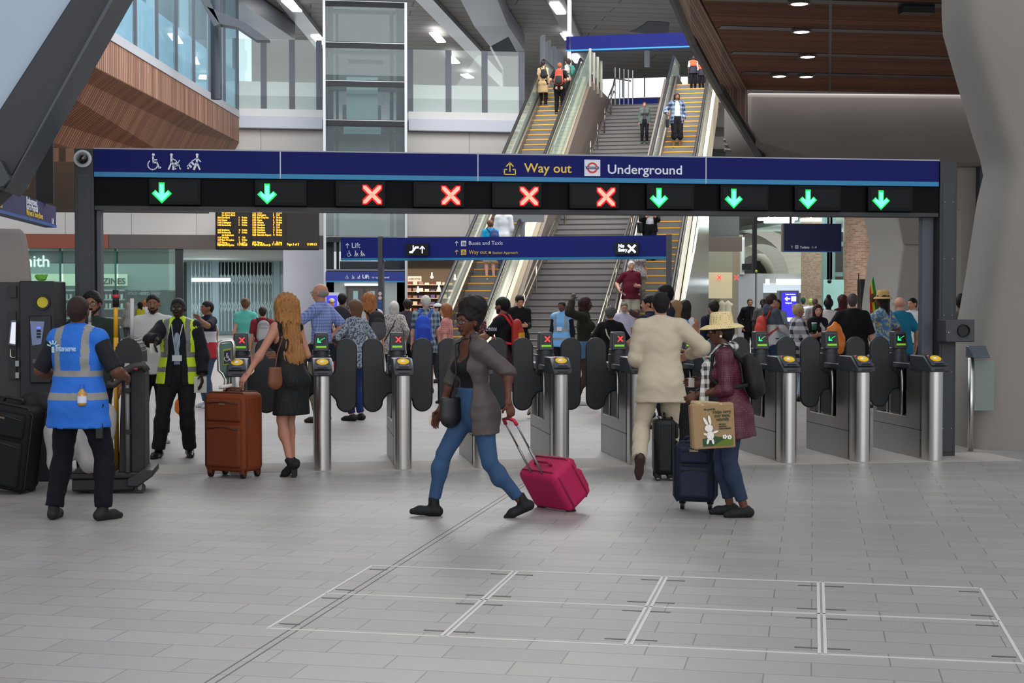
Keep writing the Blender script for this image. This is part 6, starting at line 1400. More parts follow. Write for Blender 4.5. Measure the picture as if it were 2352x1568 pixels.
# hanging blue sign far left under the timber ceiling
t = thing('left_direction_sign', 'long dark blue direction sign hanging at far left, seen at an angle', 'sign', aty(60, 500, 27))
Pa, Pb = aty(-80, 515, 22.0), aty(129, 523, 29.0); za0, za1 = aty(-80, 424, 22.0).z, aty(-80, 500, 22.0).z
Pa.z = Pb.z = aty(129, 523, 29).z; zt2 = aty(129, 475, 29).z; dX = (Pb-Pa).normalized(); dN = dX.cross(ZZ)
mb = MB(); mb.ext([Pa, Pb, Vector((Pb.x, Pb.y, zt2)), Vector((Pa.x, Pa.y, zt2))], -dN*.2); pn = obj('panel', mb, mat('171a4c', .5), t)
mb = MB(); mb.ext([Pa+dN*.01, Pb+dN*.01, Pb+dN*.01+ZZ*.05, Pa+dN*.01+ZZ*.05], -dN*.012); obj('light_blue_stripe', mb, mat('1d4a88', .5), pn)
def oL(px, py):
    r = ray(px, py); N_ = dN; return O+r*((Pa-O).dot(N_)/N_.dot(r))+dN*.015
hgt = zt2-Pa.z; ux = (Pb-Pa).length
def tx(s_, f_, g_, sz, m): text(pn, s_, Pa+(Pb-Pa)*f_+ZZ*(hgt*g_)+dN*.012, sz, m, X=dX)
tx('Underground', .60, .72, .17, swh); tx("Guy's Hospital", .60, .47, .17, swh); tx('Way out & Tooley Street', .60, .22, .14, syl); tx('Ticket office', .2, .72, .17, swh); tx('Buses and Taxis 7', .15, .47, .17, swh); tx('Way out & Station Approach', .1, .22, .14, syl)
tx('Lift', .93, .14, .15, swh)
for f_ in (.45, .85): q_ = Pa+(Pb-Pa)*f_; mb = MB(); mb.box((q_.x-.15, q_.y-.05, zt2), (q_.x+.15, q_.y+.05, 5.6)); obj('hanger', mb, darker, t)
# ================================================================ PEOPLE
def P(px, d, top, face, label, H=None, **k):
    loc = gd(px, d); h = H or CH+(692-top)/3400*d
    return Fig('person', label, (loc.x, loc.y), face, h, **k)
def PI_(px, fy, top, face, label, dz=0, H=None, **k):      # standing on the escalator or stair slope
    l, e, z = (lat2 if k.pop('stair', 0) else lat)(px, fy); q = EP(l, e, max(z, 0)+dz); d = (q-O).dot(fw); h = H or (CH+(692-top)/3400*d-q.z)
    return Fig('person', label, (q.x, q.y), face, h, z0=q.z, **k)
DK, BR, MD, LT, PK = '3a221a', '5e3a2a', '855a42', 'b98468', 'c4907a'
def cl(c, **k): return mat(c, .85, bump=.25, bs=120, spec=.2, **k)
def vest(base, tape, zb, xs=.115, w=.028, hw=.026):
    def fn(Q):
        z = Q[:, 2]; m = np.zeros(len(Q))
        for b in zb: m[np.abs(z-b) < hw] = 1
        m[(np.abs(np.abs(Q[:, 0])-xs) < w) & (z > max(zb))] = 1
        return m
    return [mat(base, .7, bump=.15, bs=60), mat(tape, .4)], fn
# ---- cleaner in the blue tabard, back to the camera
f = P(178, 11.15, 668, 12, 'person from behind in blue tabard with grey tape and navy trousers by the cleaning trolley', skin=BR, w=1.1, fg=True, hyaw=12,
      LF=(-.21, .0, 12, 0, 0), RF=(.19, .02, -25, 0, 0), L=(-.26, .22, .16), R=(.27, .24, .17), Lp=(-.6, -1, -.5), Rp=(.6, -1, -.5), LK=(-.3, 1, 0), RK=(.3, 1, 0))
f.body().hair('short', '2a1c18').top(mat('15151f', .85), .95, .0, .012, name='polo_shirt', wrk=.004, collar=.05)
ms, fn = vest('1f66c4', '84827f', (1.125, .955))
tb = f.top(ms, 0, -.2, .036, mfn=fn, name='tabard', wrk=.005, label='blue high-visibility tabard with grey reflective tape')
f.legs(cl('12131a'), 1.97, .018, .012, wrk=.006).shoes(mat('1a1512', .7), high=.05)
bk = f.C+f.u*.385-f.ty*.192; Xw = (f.W(bk+f.tx)-f.W(bk)).normalized(); Uw = (f.W(bk+f.u)-f.W(bk)).normalized()
text(f.root, 'Interserve', f.W(bk-f.tx*.075-f.ty*.0), .062, mat('b8d4ee', .4), X=Xw, U=Uw, width=.155, ext=.006, name='printed_name')
mb = MB(); o = f.W(bk-f.tx*.097+f.u*.012); Nn = Xw.cross(Uw)
mb.ext([o+Xw*a+Uw*b for a, b in ((-.009, -.022), (.009, -.022), (.009, .022), (-.009, .022))], Nn*.01)
for a in (-70, -35, 0, 35, 70): th = math.radians(90+a); c = o+Uw*.02; dr = Xw*math.cos(th)+Uw*math.sin(th); pr = dr.cross(Nn); mb.ext([c+dr*.02-pr*.004, c+dr*.05-pr*.004, c+dr*.05+pr*.004, c+dr*.02+pr*.004], Nn*.01)
obj('printed_logo', mb, mat('a6ccd6', .4), f.root)
f.clean = f
b0 = f.W(f.C+V(.125, -.175, .03)); t = thing('drink_bottle', 'small bottle of orange drink with blue cap in the cleaner\'s back pocket', 'bottle', b0)
mb = MB(); mb.lathe([(.001, -.05), (.031, -.05), (.033, -.03), (.033, .02), (.03, .045), (.014, .065), (.013, .08), (.001, .08)], b0, 16); obj('bottle_body', mb, mat('b8842a', .15, coat=1), t, True)
mb = MB(); mb.lathe([(.034, -.03), (.0345, -.03), (.0345, .02), (.034, .02)], b0, 16); obj('paper_label', mb, mat('c9cfe0', .5), t); mb = MB(); mb.cyl(b0+ZZ*.075, b0+ZZ*.105, .016, 12); obj('cap', mb, mat('2a5fc0', .4), t)
b0 = f.W(f.C+V(.205, -.06, -.22)); t = thing('walkie_talkie', 'black two-way radio clipped to the cleaner\'s right hip', 'radio', b0); mb = MB(); mb.cbox(b0, (.055, .04, .12)); obj('radio_body', mb, blk, t, bevel=.006); mb = MB(); mb.tube([b0+ZZ*.05+XX*-.01, b0+ZZ*.2+XX*.03], .005, 6); obj('aerial', mb, blk, t)
# ---- striding woman with the pink case
f = P(1092, 11.3, 650, -118, 'person striding left in open grey-brown jacket and blue jeans, hair in a high puff', H=1.69, skin='5c3526', fem=True, w=.97, fg=True, lean=5, twist=0, hyaw=16,
      LF=(-.20, -.31, -22, .035, 22), RF=(.20, .28, -24, .0, -6), L=aty(1168, 926, 10.97), R=(.26, .20, -.06), cu={'lips': '2a1418'}, Lp=(-.3, -1, .1), drop=.02)
f.hand(-1, d=(0, -.3, -1), curl=1.2, thumb=(0, 1, 0)).hand(1, d=(0, .5, -1), curl=.7)
f.body().top(mat('0b0b0d', .85), -1, .02, .008, scoop=(.16, .10, .13, .135), name='vest_top', collar=-.02).hair('puff', '160f0d').glasses('1a1414')
f.legs(mat('2f4c6e', .85, bump=.3, bs=150, var=.2, vs=9), 1.86, .013, .0, waist=.17, wrk=.003, name='jeans').shoes(mat('0c0c0e', .7), sole='0c0c0e', high=.06, big=1.02)
f.coat(mat('4a423f', .6, bump=.3, bs=40), hem=-.2, g=.028, sleeve=1.12, open_=(.135, .15), wrk=.006, flare=.012)
mb = MB(); mb.tube([f.W(f.nb+f.u*.015+V(.062*math.cos(a), .06*math.sin(a), .0)) for a in np.linspace(0, 2*PI, 17)[:-1]], .005, 6, closed=True); obj('choker', mb, blk, f.root, True)
walker = f
b0 = f.W(f.C+V(.02, .21, .0)); t = thing('crossbody_bag', 'small black handbag slung at the striding woman\'s hip', 'handbag', b0-ZZ*.14)
S_ = SDF(); S_.rc(V(0, 0, -.06), V(0, 0, .05), .09, .085, flat=(f.R3 @ V(1, 0, 0), .45)); S_.pl(V(0, 0, .085), V(0, 0, 1)); vs, q = polyize(S_, .009); mesh_np('pouch', vs+np.array((0, 0, .14)), q, [mat('0e0d10', .45, spec=.5)], t)
mb = MB(); mb.tube([b0+ZZ*.07+(ED*-.03), f.W(f.chest+V(-.06, .17, -.06)), f.W(f.nb+V(.02, .12, -.03)), f.W(f.sh[1]+V(-.06, .02, .07))], .006, 6); obj('strap', mb, blk, t, True)
q = f.W(f.palmpt(1)); mb = MB(); mb.cbox(q-rt*.03, (.05, .008, .075)); single('ticket', mb, mat('e6dccc', .5), 'orange and white ticket held in the striding woman\'s front hand', 'ticket'); 
# ---- woman in the black dress with the brown case
hnd = aty(556, 893, 13.85)
f = P(668, 13.95, 672, -52, 'person in sleeveless black spotted dress with long curly blonde hair, reaching to the brown suitcase', H=1.70, skin='b07a64', fem=True, w=1.0, fg=True, lean=7, z0=.05, hyaw=-18,
      LF=(-.07, -.06, 10, 0, 32), RF=(.06, .06, 0, 0, 32), L=hnd+Vector((.03, 0, .10)), R=(.1, .22, .2), Lp=(-.3, -1, .3))
f.hand(-1, d=(f.R3.T @ np.array((-.5, -.1, -.6))), curl=.9, thumb=(0, 1, .3))
f.body().dress(mat('0b0b0c', .75, pat='dots', c2='2c2a28', sc=55), .37, .205, .012).hair('curly', '9a6a3c', L=.52).glasses('141414', sun=True, up=.075)
f.shoes(mat('0d0d0f', .7), sole='0d0d0f', high=.05, name='ankle_boot')
mb = MB(); 
for sd in (-1, 1): a = f.W(f.ankle[sd]+V(0, -.045, -.03)); mb.ext([a+rt*x+Vector((fw.x, fw.y, 0))*y for x, y in ((-.02, -.02), (.02, -.02), (.02, .02), (-.02, .02))], (0, 0, -(a.z)+.001))
obj('block_heel', mb, mat('0d0d0f', .6), f.root)
q = aty(632, 862, 13.6); S_ = SDF(); S_.rc(V(0, 0, -.06), V(0, 0, .06), .07, .06, flat=(V(.3, -.95, 0), .4)); S_.pl(V(0, 0, .075), V(0, 0, 1)); vs, qq = polyize(S_, .009)
t = thing('shoulder_bag', 'small brown leather shoulder bag hanging at the black dress', 'handbag', q-ZZ*.1); mesh_np('pouch', vs+np.array((0, 0, .1)), qq, [mat('6e3c22', .45)], t); mb = MB(); mb.tube([q+ZZ*.06, q+Vector((.02, .1, .2)), q+Vector((.12, .2, .5))], .005, 6); obj('strap', mb, mat('6e3c22', .45), t, True)
# ---- man in the beige suit
f = P(1518, 13.7, 660, 4, 'person in beige linen suit walking away through the gate line, dark short hair', skin=LT, w=1.06, fg=True, lean=3, hyaw=8,
      LF=(-.2, -.30, 8, .13, 62), RF=(.10, .12, -8, 0, 0), L=(-.15, .25, .12), R=(.27, .26, .22), Rp=(1, -.6, -.3), LK=(-.05, 1, 0))
bg_ = mat('bdb099', .8, bump=.2, bs=120)
f.body().hair('short', '120d0b').legs(bg_, 1.97, .018, .012, wrk=.006).shoes(mat('2a1c16', .35), sole='3a2820', big=1.05).top(mat('cfd6e6', .7), 1, 0, .01, collar=.052, name='shirt')
f.coat(bg_, hem=-.21, g=.026, sleeve=1.93, wrk=.006, flare=.012, collar=.028)
# ---- woman in the straw hat
f = P(1684, 11.35, 732, -82, 'person in straw hat, burgundy sequined jacket, chequered scarf and jeans, holding a jute shopping bag', H=1.56, skin='5a3628', fem=True, w=1.05, fg=True, lean=9,
      LF=(-.07, -.10, 12, 0, 0), RF=(.08, .02, 4, 0, 0), L=(-.12, .30, .14), R=(.12, .28, .22), Lp=(-.3, -1, -.4), drop=.02)
f.hand(-1, d=(0, .9, -.5), curl=1.3).hand(1, d=(0, 1, .1), curl=.8)
f.body().hair('thick', '120c0c').legs(mat('25324a', .85, bump=.3, bs=150, var=.2, vs=8), 1.85, .012, .004, name='jeans').shoes(mat('0d0d10', .7), sole='101012', big=1.05)
f.top(mat('1c1c20', .8), .5, -.05, .012, name='inner_top', wrk=0)
f.coat(mat('4a1828', .5, pat='dots', c2='7c3a50', sc=60), hem=-.24, g=.022, sleeve=1.35, open_=(.07, .12), wrk=.005, flare=.014)
f.hat('d9c391', brim=.175, crown=.094, h=.115, pat='straw', tilt=-4, z=.062)
S_ = SDF(); c = f.nb
S_.rc(c+V(-.09, .02, -.0), c+V(-.13, .14, -.15), .045, .045, k=.02, flat=(V(1, 0, 0), .5)); S_.rc(c+V(-.13, .14, -.15), c+V(-.16, .165, -.52), .045, .05, k=.02, flat=(V(.8, .6, 0), .4)); S_.rc(c+V(.09, .03, 0), c+V(.1, .15, -.2), .04, .045, k=.02); S_.rc(c+V(-.09, .0, .01), c+V(0, -.09, .02), .04, k=.02); S_.rc(c+V(.09, .0, .01), c+V(0, -.09, .02), .04, k=.02)
f.part('scarf', S_, .009, mat('c9c6bf', .8, pat='plaid', c2='34322f', sc=95))
mb = MB(); mb.ball(f.W(f.hc+V(-.082, -.005, -.035)), .011, 10); obj('earring', mb, mat('e6e0d6', .3), f.root, True)
q = f.W(f.wr[-1]-f.hdir[-1]*.02); mb = MB(); mb.tube([q+Vector((.033*math.cos(a), 0, .033*math.sin(a))) for a in np.linspace(0, 2*PI, 13)[:-1]], .008, 6, closed=True); obj('wristwatch', mb, blk, f.root, True)
hatw = f; backpack(f, 'backpack', 'black leather backpack with gold zip worn by the straw hat woman', '0e0b0c', h=.38, w=.29, d=.16, c2='151012', z=.27)
q = f.W(f.palmpt(1)); mb = MB(); mb.cbox(q, (.045, .06, .07)); o = single('spectacle_case', mb, mat('c2b8ac', .5), 'white card and folded glasses held in the straw hat woman\'s hand', 'glasses case')
# ---- staff with yellow vest
f = P(410, 15.7, 674, 178, 'person in yellow high-visibility vest and dark suit pointing towards the camera, glasses, papers in hand', skin=DK, w=1.02, fg=True,
      LF=(-.11, .0, 15, 0, 0), RF=(.20, .12, -12, 0, 0), L=(-.27, .12, -.02), R=(.14, .46, .36), Rp=(1, -.2, -.6))
f.hand(1, d=(.05, .8, -.7), curl=.5)
f.body().hair('crop', '1c1614').glasses('151515').top(mat('8f9cb0', .7), 1, 0, .01, collar=.05, name='shirt').legs(mat('14141a', .85), 1.98, .022, .014, wrk=.006).shoes(mat('0c0c0d', .35))
f.coat(mat('14141b', .85), hem=-.14, g=.03, sleeve=1.95, open_=(.05, .06), wrk=.005)
ms, fn = vest('c8e62a', '6f716c', (1.10, .94)); f.top(ms, 0, -.12, .046, mfn=fn, name='high_visibility_vest', open_=(.09, .13), wrk=.004)
mb = MB(); mb.tube([f.W(f.nb+V(-.06, .09, -.02)), f.W(f.waist+V(0, .2, .06)), f.W(f.nb+V(.06, .09, -.02))], .006, 6); mb.cbox(f.W(f.waist+V(-.02, .21, .03)), (.1, .01, .06)); obj('lanyard_badge', mb, mat('c8ccd0', .5), f.root)
for k, (sd, w_, h_, nm) in enumerate(((-1, .13, .17, 'white papers held low'), (1, .07, .1, 'small cream card held out'))):
    q = f.W(f.palmpt(sd)); mb = MB(); mb.cbox(q+rt*-.02-ZZ*.03, (w_, .006, h_)); single('paper', mb, mat('d6d4c4', .6), nm+' in the hand of the yellow vest staff', 'paper')
# ---- helper recipe for the crowd
def crowd(px, d, top, face, label, skin, hairs, topc, legc, sl=.55, hem=-.06, frac=1.95, fem=False, shoe='1a1a1c', tk='top', g=.014, legf=0, bag=None, **k):
    hat = k.pop('hat', None); gl = k.pop('gl', None); brd = k.pop('beard', None); inc = k.pop('inc', None); L_ = k.pop('HL', .3); op = k.pop('open_', None); scoop = k.pop('scoop', None); under = k.pop('under', None); mfn = k.pop('mfn', None); lw_ = k.pop('lf', None)
    k.setdefault('detail', abs(face) > 50 or abs(face+k.get('hyaw', 0)) > 50)
    f = (PI_(px, d, top, face, label, skin=skin, fem=fem, **k) if inc else P(px, d, top, face, label, skin=skin, fem=fem, **k))
    f.body()
    if hairs: f.hair(hairs[0], hairs[1], L=L_)
    m = lambda c: c if isinstance(c, list) or not isinstance(c, str) else cl(c)
    if under: f.top(m(under), 1, -.02, .01, name='undershirt')
    if tk == 'top': f.top(m(topc), sl, hem, g, mfn=mfn, scoop=scoop, open_=op)
    elif tk == 'coat': f.coat(m(topc), hem=hem, g=.028, sleeve=sl, open_=op, mfn=mfn)
    elif tk == 'dress': f.dress(m(topc), *hem, scoop=scoop, sleeve=sl)
    if legc:
        if legf: f.skirt(m(legc), legf)
        else: f.legs(m(legc), frac, .014 if frac > 1.5 else .026, .004 if frac > 1.5 else .02, name='trousers' if frac > 1.5 else 'shorts', wrk=.003)
    f.shoes(mat(shoe, .6), sole='c8c8c4' if shoe > 'a' else '151515')
    if hat: f.hat(**hat)
    if gl: f.glasses(gl)
    if brd: f.beard(brd)
    if bag: backpack(f, 'backpack', *bag[:2], **(bag[2] if len(bag) > 2 else {}))
    return f
J = 'trousers'
plaidb = mat('8d9ccc', .8, pat='plaid', c2='5f6ea8', sc=150); floral = mat('b8b2ae', .85, pat='blot', c2='66605e', sc=55); paint = mat('9aa4ae', .85, pat='blot', c2='4a5462', sc=38)
jean = '2c3d5c'
crowd(352, 17.4, 668, 172, 'person in plain white t-shirt with moustache standing behind the yellow vest staff', MD, ('short', '17100e'), 'c6c4c2', '15151a', .8, -.12, w=1.25, belly=.04, shoe='c8c4c0', beard='1a1210', LF=(-.13, .1, 20, 0, 0), RF=(.15, 0, -20, 0, 0))
def polo(Q): z = Q[:, 2]; return np.where(z > 1.22, 0, np.where(z > 1.05, 1, 2))
crowd(478, 23, 686, -125, 'person in navy, white and red banded polo shirt and jeans, hand raised to mouth', MD, ('short', '14100e'), [cl('1c1f2c'), cl('bfbfc4'), cl('a83038')], '3a4a66', .9, -.12, w=1.08, shoe='b8b8bc', mfn=polo, L=(-.15, .2, .5), R=(.15, -.2, .1))
crowd(212, 13.9, 661, 176, 'person with beard and black glasses mostly hidden behind the cleaner in the blue tabard', MD, ('thick', '140f0d'), '26302c', '16161a', 1.9, -.1, beard='1a120e', gl='101010')
crowd(564, 28, 678, -6, 'person in turquoise t-shirt and grey shorts with a crossbody bag, walking away', PK, ('bun', '5a3c2a'), '58b0a2', '8c8888', .5, .02, frac=.5, fem=True, shoe='8a8a8c', LF=(-.08, .2, 0, 0, 0), RF=(.08, -.15, 0, .03, 25))
crowd(603, 27, 700, -15, 'person in dark red shirt with grey bag behind the curly-haired woman\'s shoulder', LT, ('short', '2a1c16'), '7a2430', '8a8078', .8, -.05, frac=1, bag=('grey and white backpack on the person in the dark red shirt', '8a8686', dict(c2='a8a8a8')))
f = crowd(738, 20.2, 645, -70, 'tall person with bald crown and glasses in blue checked short-sleeved shirt, arm reaching left', LT, None, plaidb, '75695c', .95, -.04, w=1.02, shoe='2a1d18', gl='3a3a3a', L=(-.18, .45, .32), R=(.1, -.05, .1))
S_ = SDF(); hc, U, Y, X = f.hc, f.hu, f.hy, f.hx; R_ = np.array([X, Y, U]); S_.el(hc-U*.0-Y*.03, (.08, .088, .06), R_); S_.el(hc+Y*.075, (.09, .085, .12), R_, op='s', k=.005); S_.pl(hc+U*.045, U); f.part('hair', S_, .011, mat('8a8480', .9))
S_ = SDF(); S_.rc(f.C+f.u*.06, f.C-UP*.16, .19, .24, flat=(f.ty, .8), ca=True, cb=True); f.part('jacket_round_waist', S_, .017, cl('161a26'))
crowd(818, 20.5, 683, -58, 'person with brown bobbed hair in blue and white patterned blouse and blue trousers', PK, ('bob', '6a4c38'), paint, '26356a', 1.4, -.16, fem=True, w=1.08, L=(-.18, .26, .38), R=(.22, .1, .1), HL=.22)
crowd(786, 26, 668, 4, 'person with black hair and large dark backpack over a maroon shirt, behind the patterned blouse', MD, ('short', '0f0c0c'), '5a1c28', '8a2230', .8, -.06, bag=('large dark grey backpack on the black-haired person near the lift', '16181e', dict(w=.38, h=.6, c2='101216', z=.27)))
crowd(848, 23.5, 667, -22, 'person with frizzy ginger hair in white t-shirt by the sign post', PK, ('curly', '9a6238'), 'c9c6c2', '3a3a42', .6, -.05, fem=True, bag=('black and grey sports backpack on the frizzy-haired person', '18181b', dict(c2='4a4a4e', off=.06)), HL=.26)
f = crowd(905, 27, 688, 3, 'person with silver bobbed hair in speckled grey cardigan, black strap across the back', PK, ('bob', 'bcb8b0'), floral, '141418', 1.5, -.2, fem=True, w=1.15, L=(-.24, .12, .12), R=(.22, .1, .1), HL=.2)
mb = MB(); mb.tube([f.W(f.sh[1]+V(-.07, -.03, .07)), f.W(f.chest-f.ty*.155), f.W(f.waist-f.ty*.15-f.tx*.12), f.W(f.C+V(-.2, -.08, .0))], .013, 6); mb.cbox(f.W(f.C+V(-.24, 0, -.06)), (.1, .18, .16)); single('strap_bag', mb, mat('2c2a2e', .6), 'dark crossbody bag and strap on the silver-haired person', 'handbag')
crowd(936, 28, 683, -12, 'person with dark brown wavy hair in charcoal t-shirt, beside the silver-haired person', LT, ('thick', '21160f'), '3a3840', '16161a', .8, -.05, detail=False)
crowd(978, 26.5, 675, -18, 'person with white hair in blue tartan short-sleeved shirt and navy shorts', PK, ('thick', 'b4afa6'), mat('2e4258', .85, pat='plaid', c2='8a98a0', sc=62), '1a1e2c', .9, -.2, frac=.95, shoe='3a3230', w=1.05, gl='3a3a3a', bag=('bright blue backpack hanging low on the tartan-shirted person', '1c46b4', dict(c2='16389a', h=.5, w=.32, straps='1c46b4', off=-.1, z=.2)))
crowd(1006, 30, 694, -95, 'person in white peaked cap near the foot of the left escalator', LT, ('short', '2a1c16'), '18181b', '26262c', .7, -.05, hat=dict(c='d6d6d4', cap=True, z=.05))
crowd(1026, 24, 693, -80, 'person with ginger hair in pink and red spotted top, partly behind the striding woman', PK, ('bob', '8a5430'), mat('c08078', .8, pat='dots', c2='a02a38', sc=30), '3a3a4a', .7, -.05, fem=True, HL=.25)
crowd(1098, 30, 706, -150, 'person with dark curly hair in floral top behind the striding woman\'s shoulder', LT, ('curly', '241612'), mat('2a2426', .8, pat='blot', c2='a04a4a', sc=30), '26262c', .6, -.05, fem=True, HL=.16)
def pr(Q): return ((Q[:, 1] > .04) & (np.abs(Q[:, 0]) < .1) & (Q[:, 2] < 1.3) & (Q[:, 2] > .98)).astype(int)
f = crowd(1156, 21, 669, -72, 'person with short beard in black printed t-shirt and maroon shorts, arm stretched left', MD, ('thick', '120d0c'), [cl('17181b'), mat('8f9296', .8, pat='blot', c2='3a3a3e', sc=16)], '3c1a2a', .85, -.05, frac=.95, beard='14100e', shoe='9a8a78', hyaw=-10, mfn=pr, L=(-.16, .42, .22), R=(.22, -.02, -.02), LF=(-.08, .3, 0, 0, 0), RF=(.08, -.42, 0, .12, 40))
backpack(f, 'backpack', 'red and yellow backpack with red straps on the person in black printed t-shirt', 'a8281c', h=.46, w=.31, d=.16, c2='d8961c', straps='c82430', z=.26)
q = f.W(f.sh[-1]+(f.elb[-1]-f.sh[-1])*.62); text(f.root, "CMXXXI", q+(-rt*.075)+Vector((-fw.x, -fw.y, 0))*.075, .07, swh, X=rt, width=.15, ext=.004, name='printed_numerals')
crowd(1192, 29.8, 672, 165, 'person in black shirt and dark shorts looking down at a phone by the stair foot', LT, ('thick', '120e0c'), '121216', '1c1c22', 1.9, -.06, frac=.95, shoe='cfcdca', hpitch=22, L=(-.08, .26, .2), R=(.1, .26, .2))
ms, fn = vest('6ea6dc', '7f8a90', (1.10, .93)); f = crowd(1291, 30, 688, -160, 'person in pale blue tabard over dark sweater at the foot of the stair', BR, ('short', '0f0c0b'), '16161c', '121218', 1.9, -.08); f.top(ms, 0, -.16, .04, mfn=fn, name='tabard')
mb = MB(); mb.cbox(f.W(f.chest+V(.0, .18, -.12)), (.1, .02, .08)); obj('name_badge', mb, mat('d0d4d6', .5), f.root)
f = crowd(1342, 23.5, 676, 100, 'person with dark red braids in olive bomber jacket and denim shorts, hand raised high', DK, ('dreads', '2e1214'), '26241c', '4a6488', 1.9, -.02, frac=.4, fem=True, tk='coat', open_=(.07, .1), under='101012', shoe='c0c0c0', R=(.2, -.16, .76), Rp=(.6, -.3, -.6), LF=(-.08, .1, 0, 0, 0), RF=(.08, -.1, 0, 0, 0), HL=.5)
f = crowd(1402, 22, 699, 14, 'person with short grey hair in black top, carrying a cream-strapped bag, back to the camera', PK, ('thick', '4e4b48'), '101013', '1a1a22', .9, -.15, fem=True, w=1.2, shoe='a87a6a', R=(.36, .18, .05), L=(-.24, .1, .12))
mb = MB(); mb.tube([f.W(f.sh[-1]+V(.04, -.0, .08)), f.W(f.chest+V(-.02, -.17, 0)), f.W(f.waist+V(.12, -.17, 0)), f.W(f.C+V(.24, -.06, .05))], .012, 6); single('bag_strap', mb, mat('b0a48c', .6), 'cream shoulder strap across the back of the black top', 'strap')
crowd(1433, 31, 690, 176, 'person with glasses in pale lilac short-sleeved shirt and dark diagonal strap near the stair', PK, ('short', '6a5a50'), 'b6b0c2', '4a4a52', .8, -.08, gl='3a3a3a', hpitch=10, beard='8a827c')
crowd(1449, 772, 616, 172, 'stout person in maroon t-shirt and pale shorts riding down the right escalator foot', PK, ('thick', 'b0aaa2'), '5a1626', 'a09a8e', .9, -.12, frac=.95, w=1.18, belly=.05, inc=1, R=(.32, .1, .12), L=(-.1, .22, .2), dz=.1, H=1.78)
crowd(1466, 745, 604, 160, 'person with white hair and patterned blouse behind the maroon t-shirt', PK, ('bob', 'b8b4ac'), floral, '7a7670', .9, -.1, fem=True, inc=1, H=1.66, dz=.4, HL=.2)
crowd(1493, 21, 673, -85, 'person with spiky black hair in dark navy top left of the beige suit', LT, ('thick', '0f0d0d'), '1b2234', '1b1b22', .9, -.05)
crowd(1530, 19, 646, -95, 'tall person with close black hair just behind the beige suit man\'s head', DK, ('short', '0d0b0b'), '20242e', '1b1b22', 1.9, -.05, R=(.2, .1, .1), L=(-.2, .35, .42))
crowd(1551, 19.5, 684, 40, 'person with wavy fair hair in sky blue, right of the beige suit man\'s neck', PK, ('long', '8a6a4a'), '5a92c8', '20202a', .9, -.05, fem=True, HL=.3)
f = crowd(1573, 20.5, 684, 25, 'person with long dark hair in off-shoulder white top with a brown bag', 'a86a4c', ('long', '1e1210'), 'd0ccc8', '26262c', -1, -.05, fem=True, scoop=(.14, .2, .2, .07), HL=.3)
q = f.W(f.C+V(.2, -.05, .12)); mb = MB(); mb.cbox(q, (.1, .26, .24)); o = single('brown_shoulder_bag', mb, mat('6a3a20', .5), 'brown leather shoulder bag on the person in the off-shoulder top', 'handbag', bevel=.04)
crowd(1640, 24, 686, -22, 'person with swept-up undercut hair in navy jacket above the straw hat', LT, ('thick', '1c1410'), '1a1f30', '1a1a22', 1.9, -.06, bag=('dark navy backpack on the person with the undercut', '141824', dict(c2='0f121c')))
f = crowd(1722, 42, 683, 172, 'person in black suit, white shirt and black tie standing by the white hoarding', LT, ('short', '4a3a30'), '121318', '121318', 1.95, -.16, tk='coat', open_=(.03, .05), under='d8d8dc', L=(-.24, .06, .02), R=(.24, .06, .02))
mb = MB(); a = f.W(f.nb+V(0, .1, -.04)); b = f.W(f.waist+V(0, .15, .03)); mb.tube([a, b], [.02, .04], 6); obj('tie', mb, blk, f.root)
crowd(1753, 37, 683, 185, 'dark-haired person half hidden behind the hooded top', DK, ('short', '0d0b0b'), '50504e', '26262c', .8, -.05)
def hood(Q): return (Q[:, 2] < 1.17).astype(int)
f = crowd(1771, 27.5, 671, 68, 'person in grey and white hooded top and jeans with a red rucksack, facing right', PK, ('thick', '33221a'), [cl('464c58'), cl('b4b4b6')], '26344e', 1.92, -.1, mfn=hood, L=(-.12, .34, .12), R=(.16, .3, .06))
S_ = SDF(); S_.rc(f.nb+f.tx*-.07-f.ty*.05, f.nb+f.tx*.07-f.ty*.05, .05); S_.rc(f.nb-f.ty*.08-f.u*.05, f.nb-f.ty*.09+f.u*.02, .07); f.part('hood', S_, .015, cl('464c58'))
q = f.W(f.C+V(-.16, -.3, -.0)); backpack(f, 'rucksack', 'red drawstring rucksack with a round black and white emblem', 'a83024', h=.48, w=.33, d=.16, c2='a83024', straps='a83024', z=.16)
q = f.W(f.C+V(.26, -.22, .12)); mb = MB(); Nn = Vector((-fw.x, -fw.y, 0)); 
for r_, c_ in ((.1, 0), (.075, 1), (.045, 0)): mb.cur = c_; mb.ext([q+(rt*math.cos(a)+ZZ*math.sin(a))*r_+Nn*(.012-.1*r_) for a in np.linspace(0, 2*PI, 17)[:-1]], Nn*.003)
crowd(1832, 24.5, 694, 78, 'person with blonde ponytail in black and white checked shirt, facing right', 'a8745a', ('bun', 'a8926a'), mat('1d1e24', .85, pat='plaid', c2='a8aab0', sc=48), '8a9aa8', 1.3, -.3, fem=True, w=1.15, tk='coat', open_=(.1, .14), under='4a3426', L=(-.1, .26, .22), R=(.14, .3, .25))
f = crowd(1878, 25.5, 695, 150, 'person with long dark red hair and sunglasses on head holding a green cup', PK, ('long', '3a1014'), '121014', '1c1a1e', 1.9, -.35, fem=True, w=1.1, tk='coat', open_=(.05, .07), under='b0a8ac', L=(-.1, .28, .22), R=(.12, .28, .24), HL=.34, hyaw=-30)
f.glasses('101010', sun=True, up=.075)
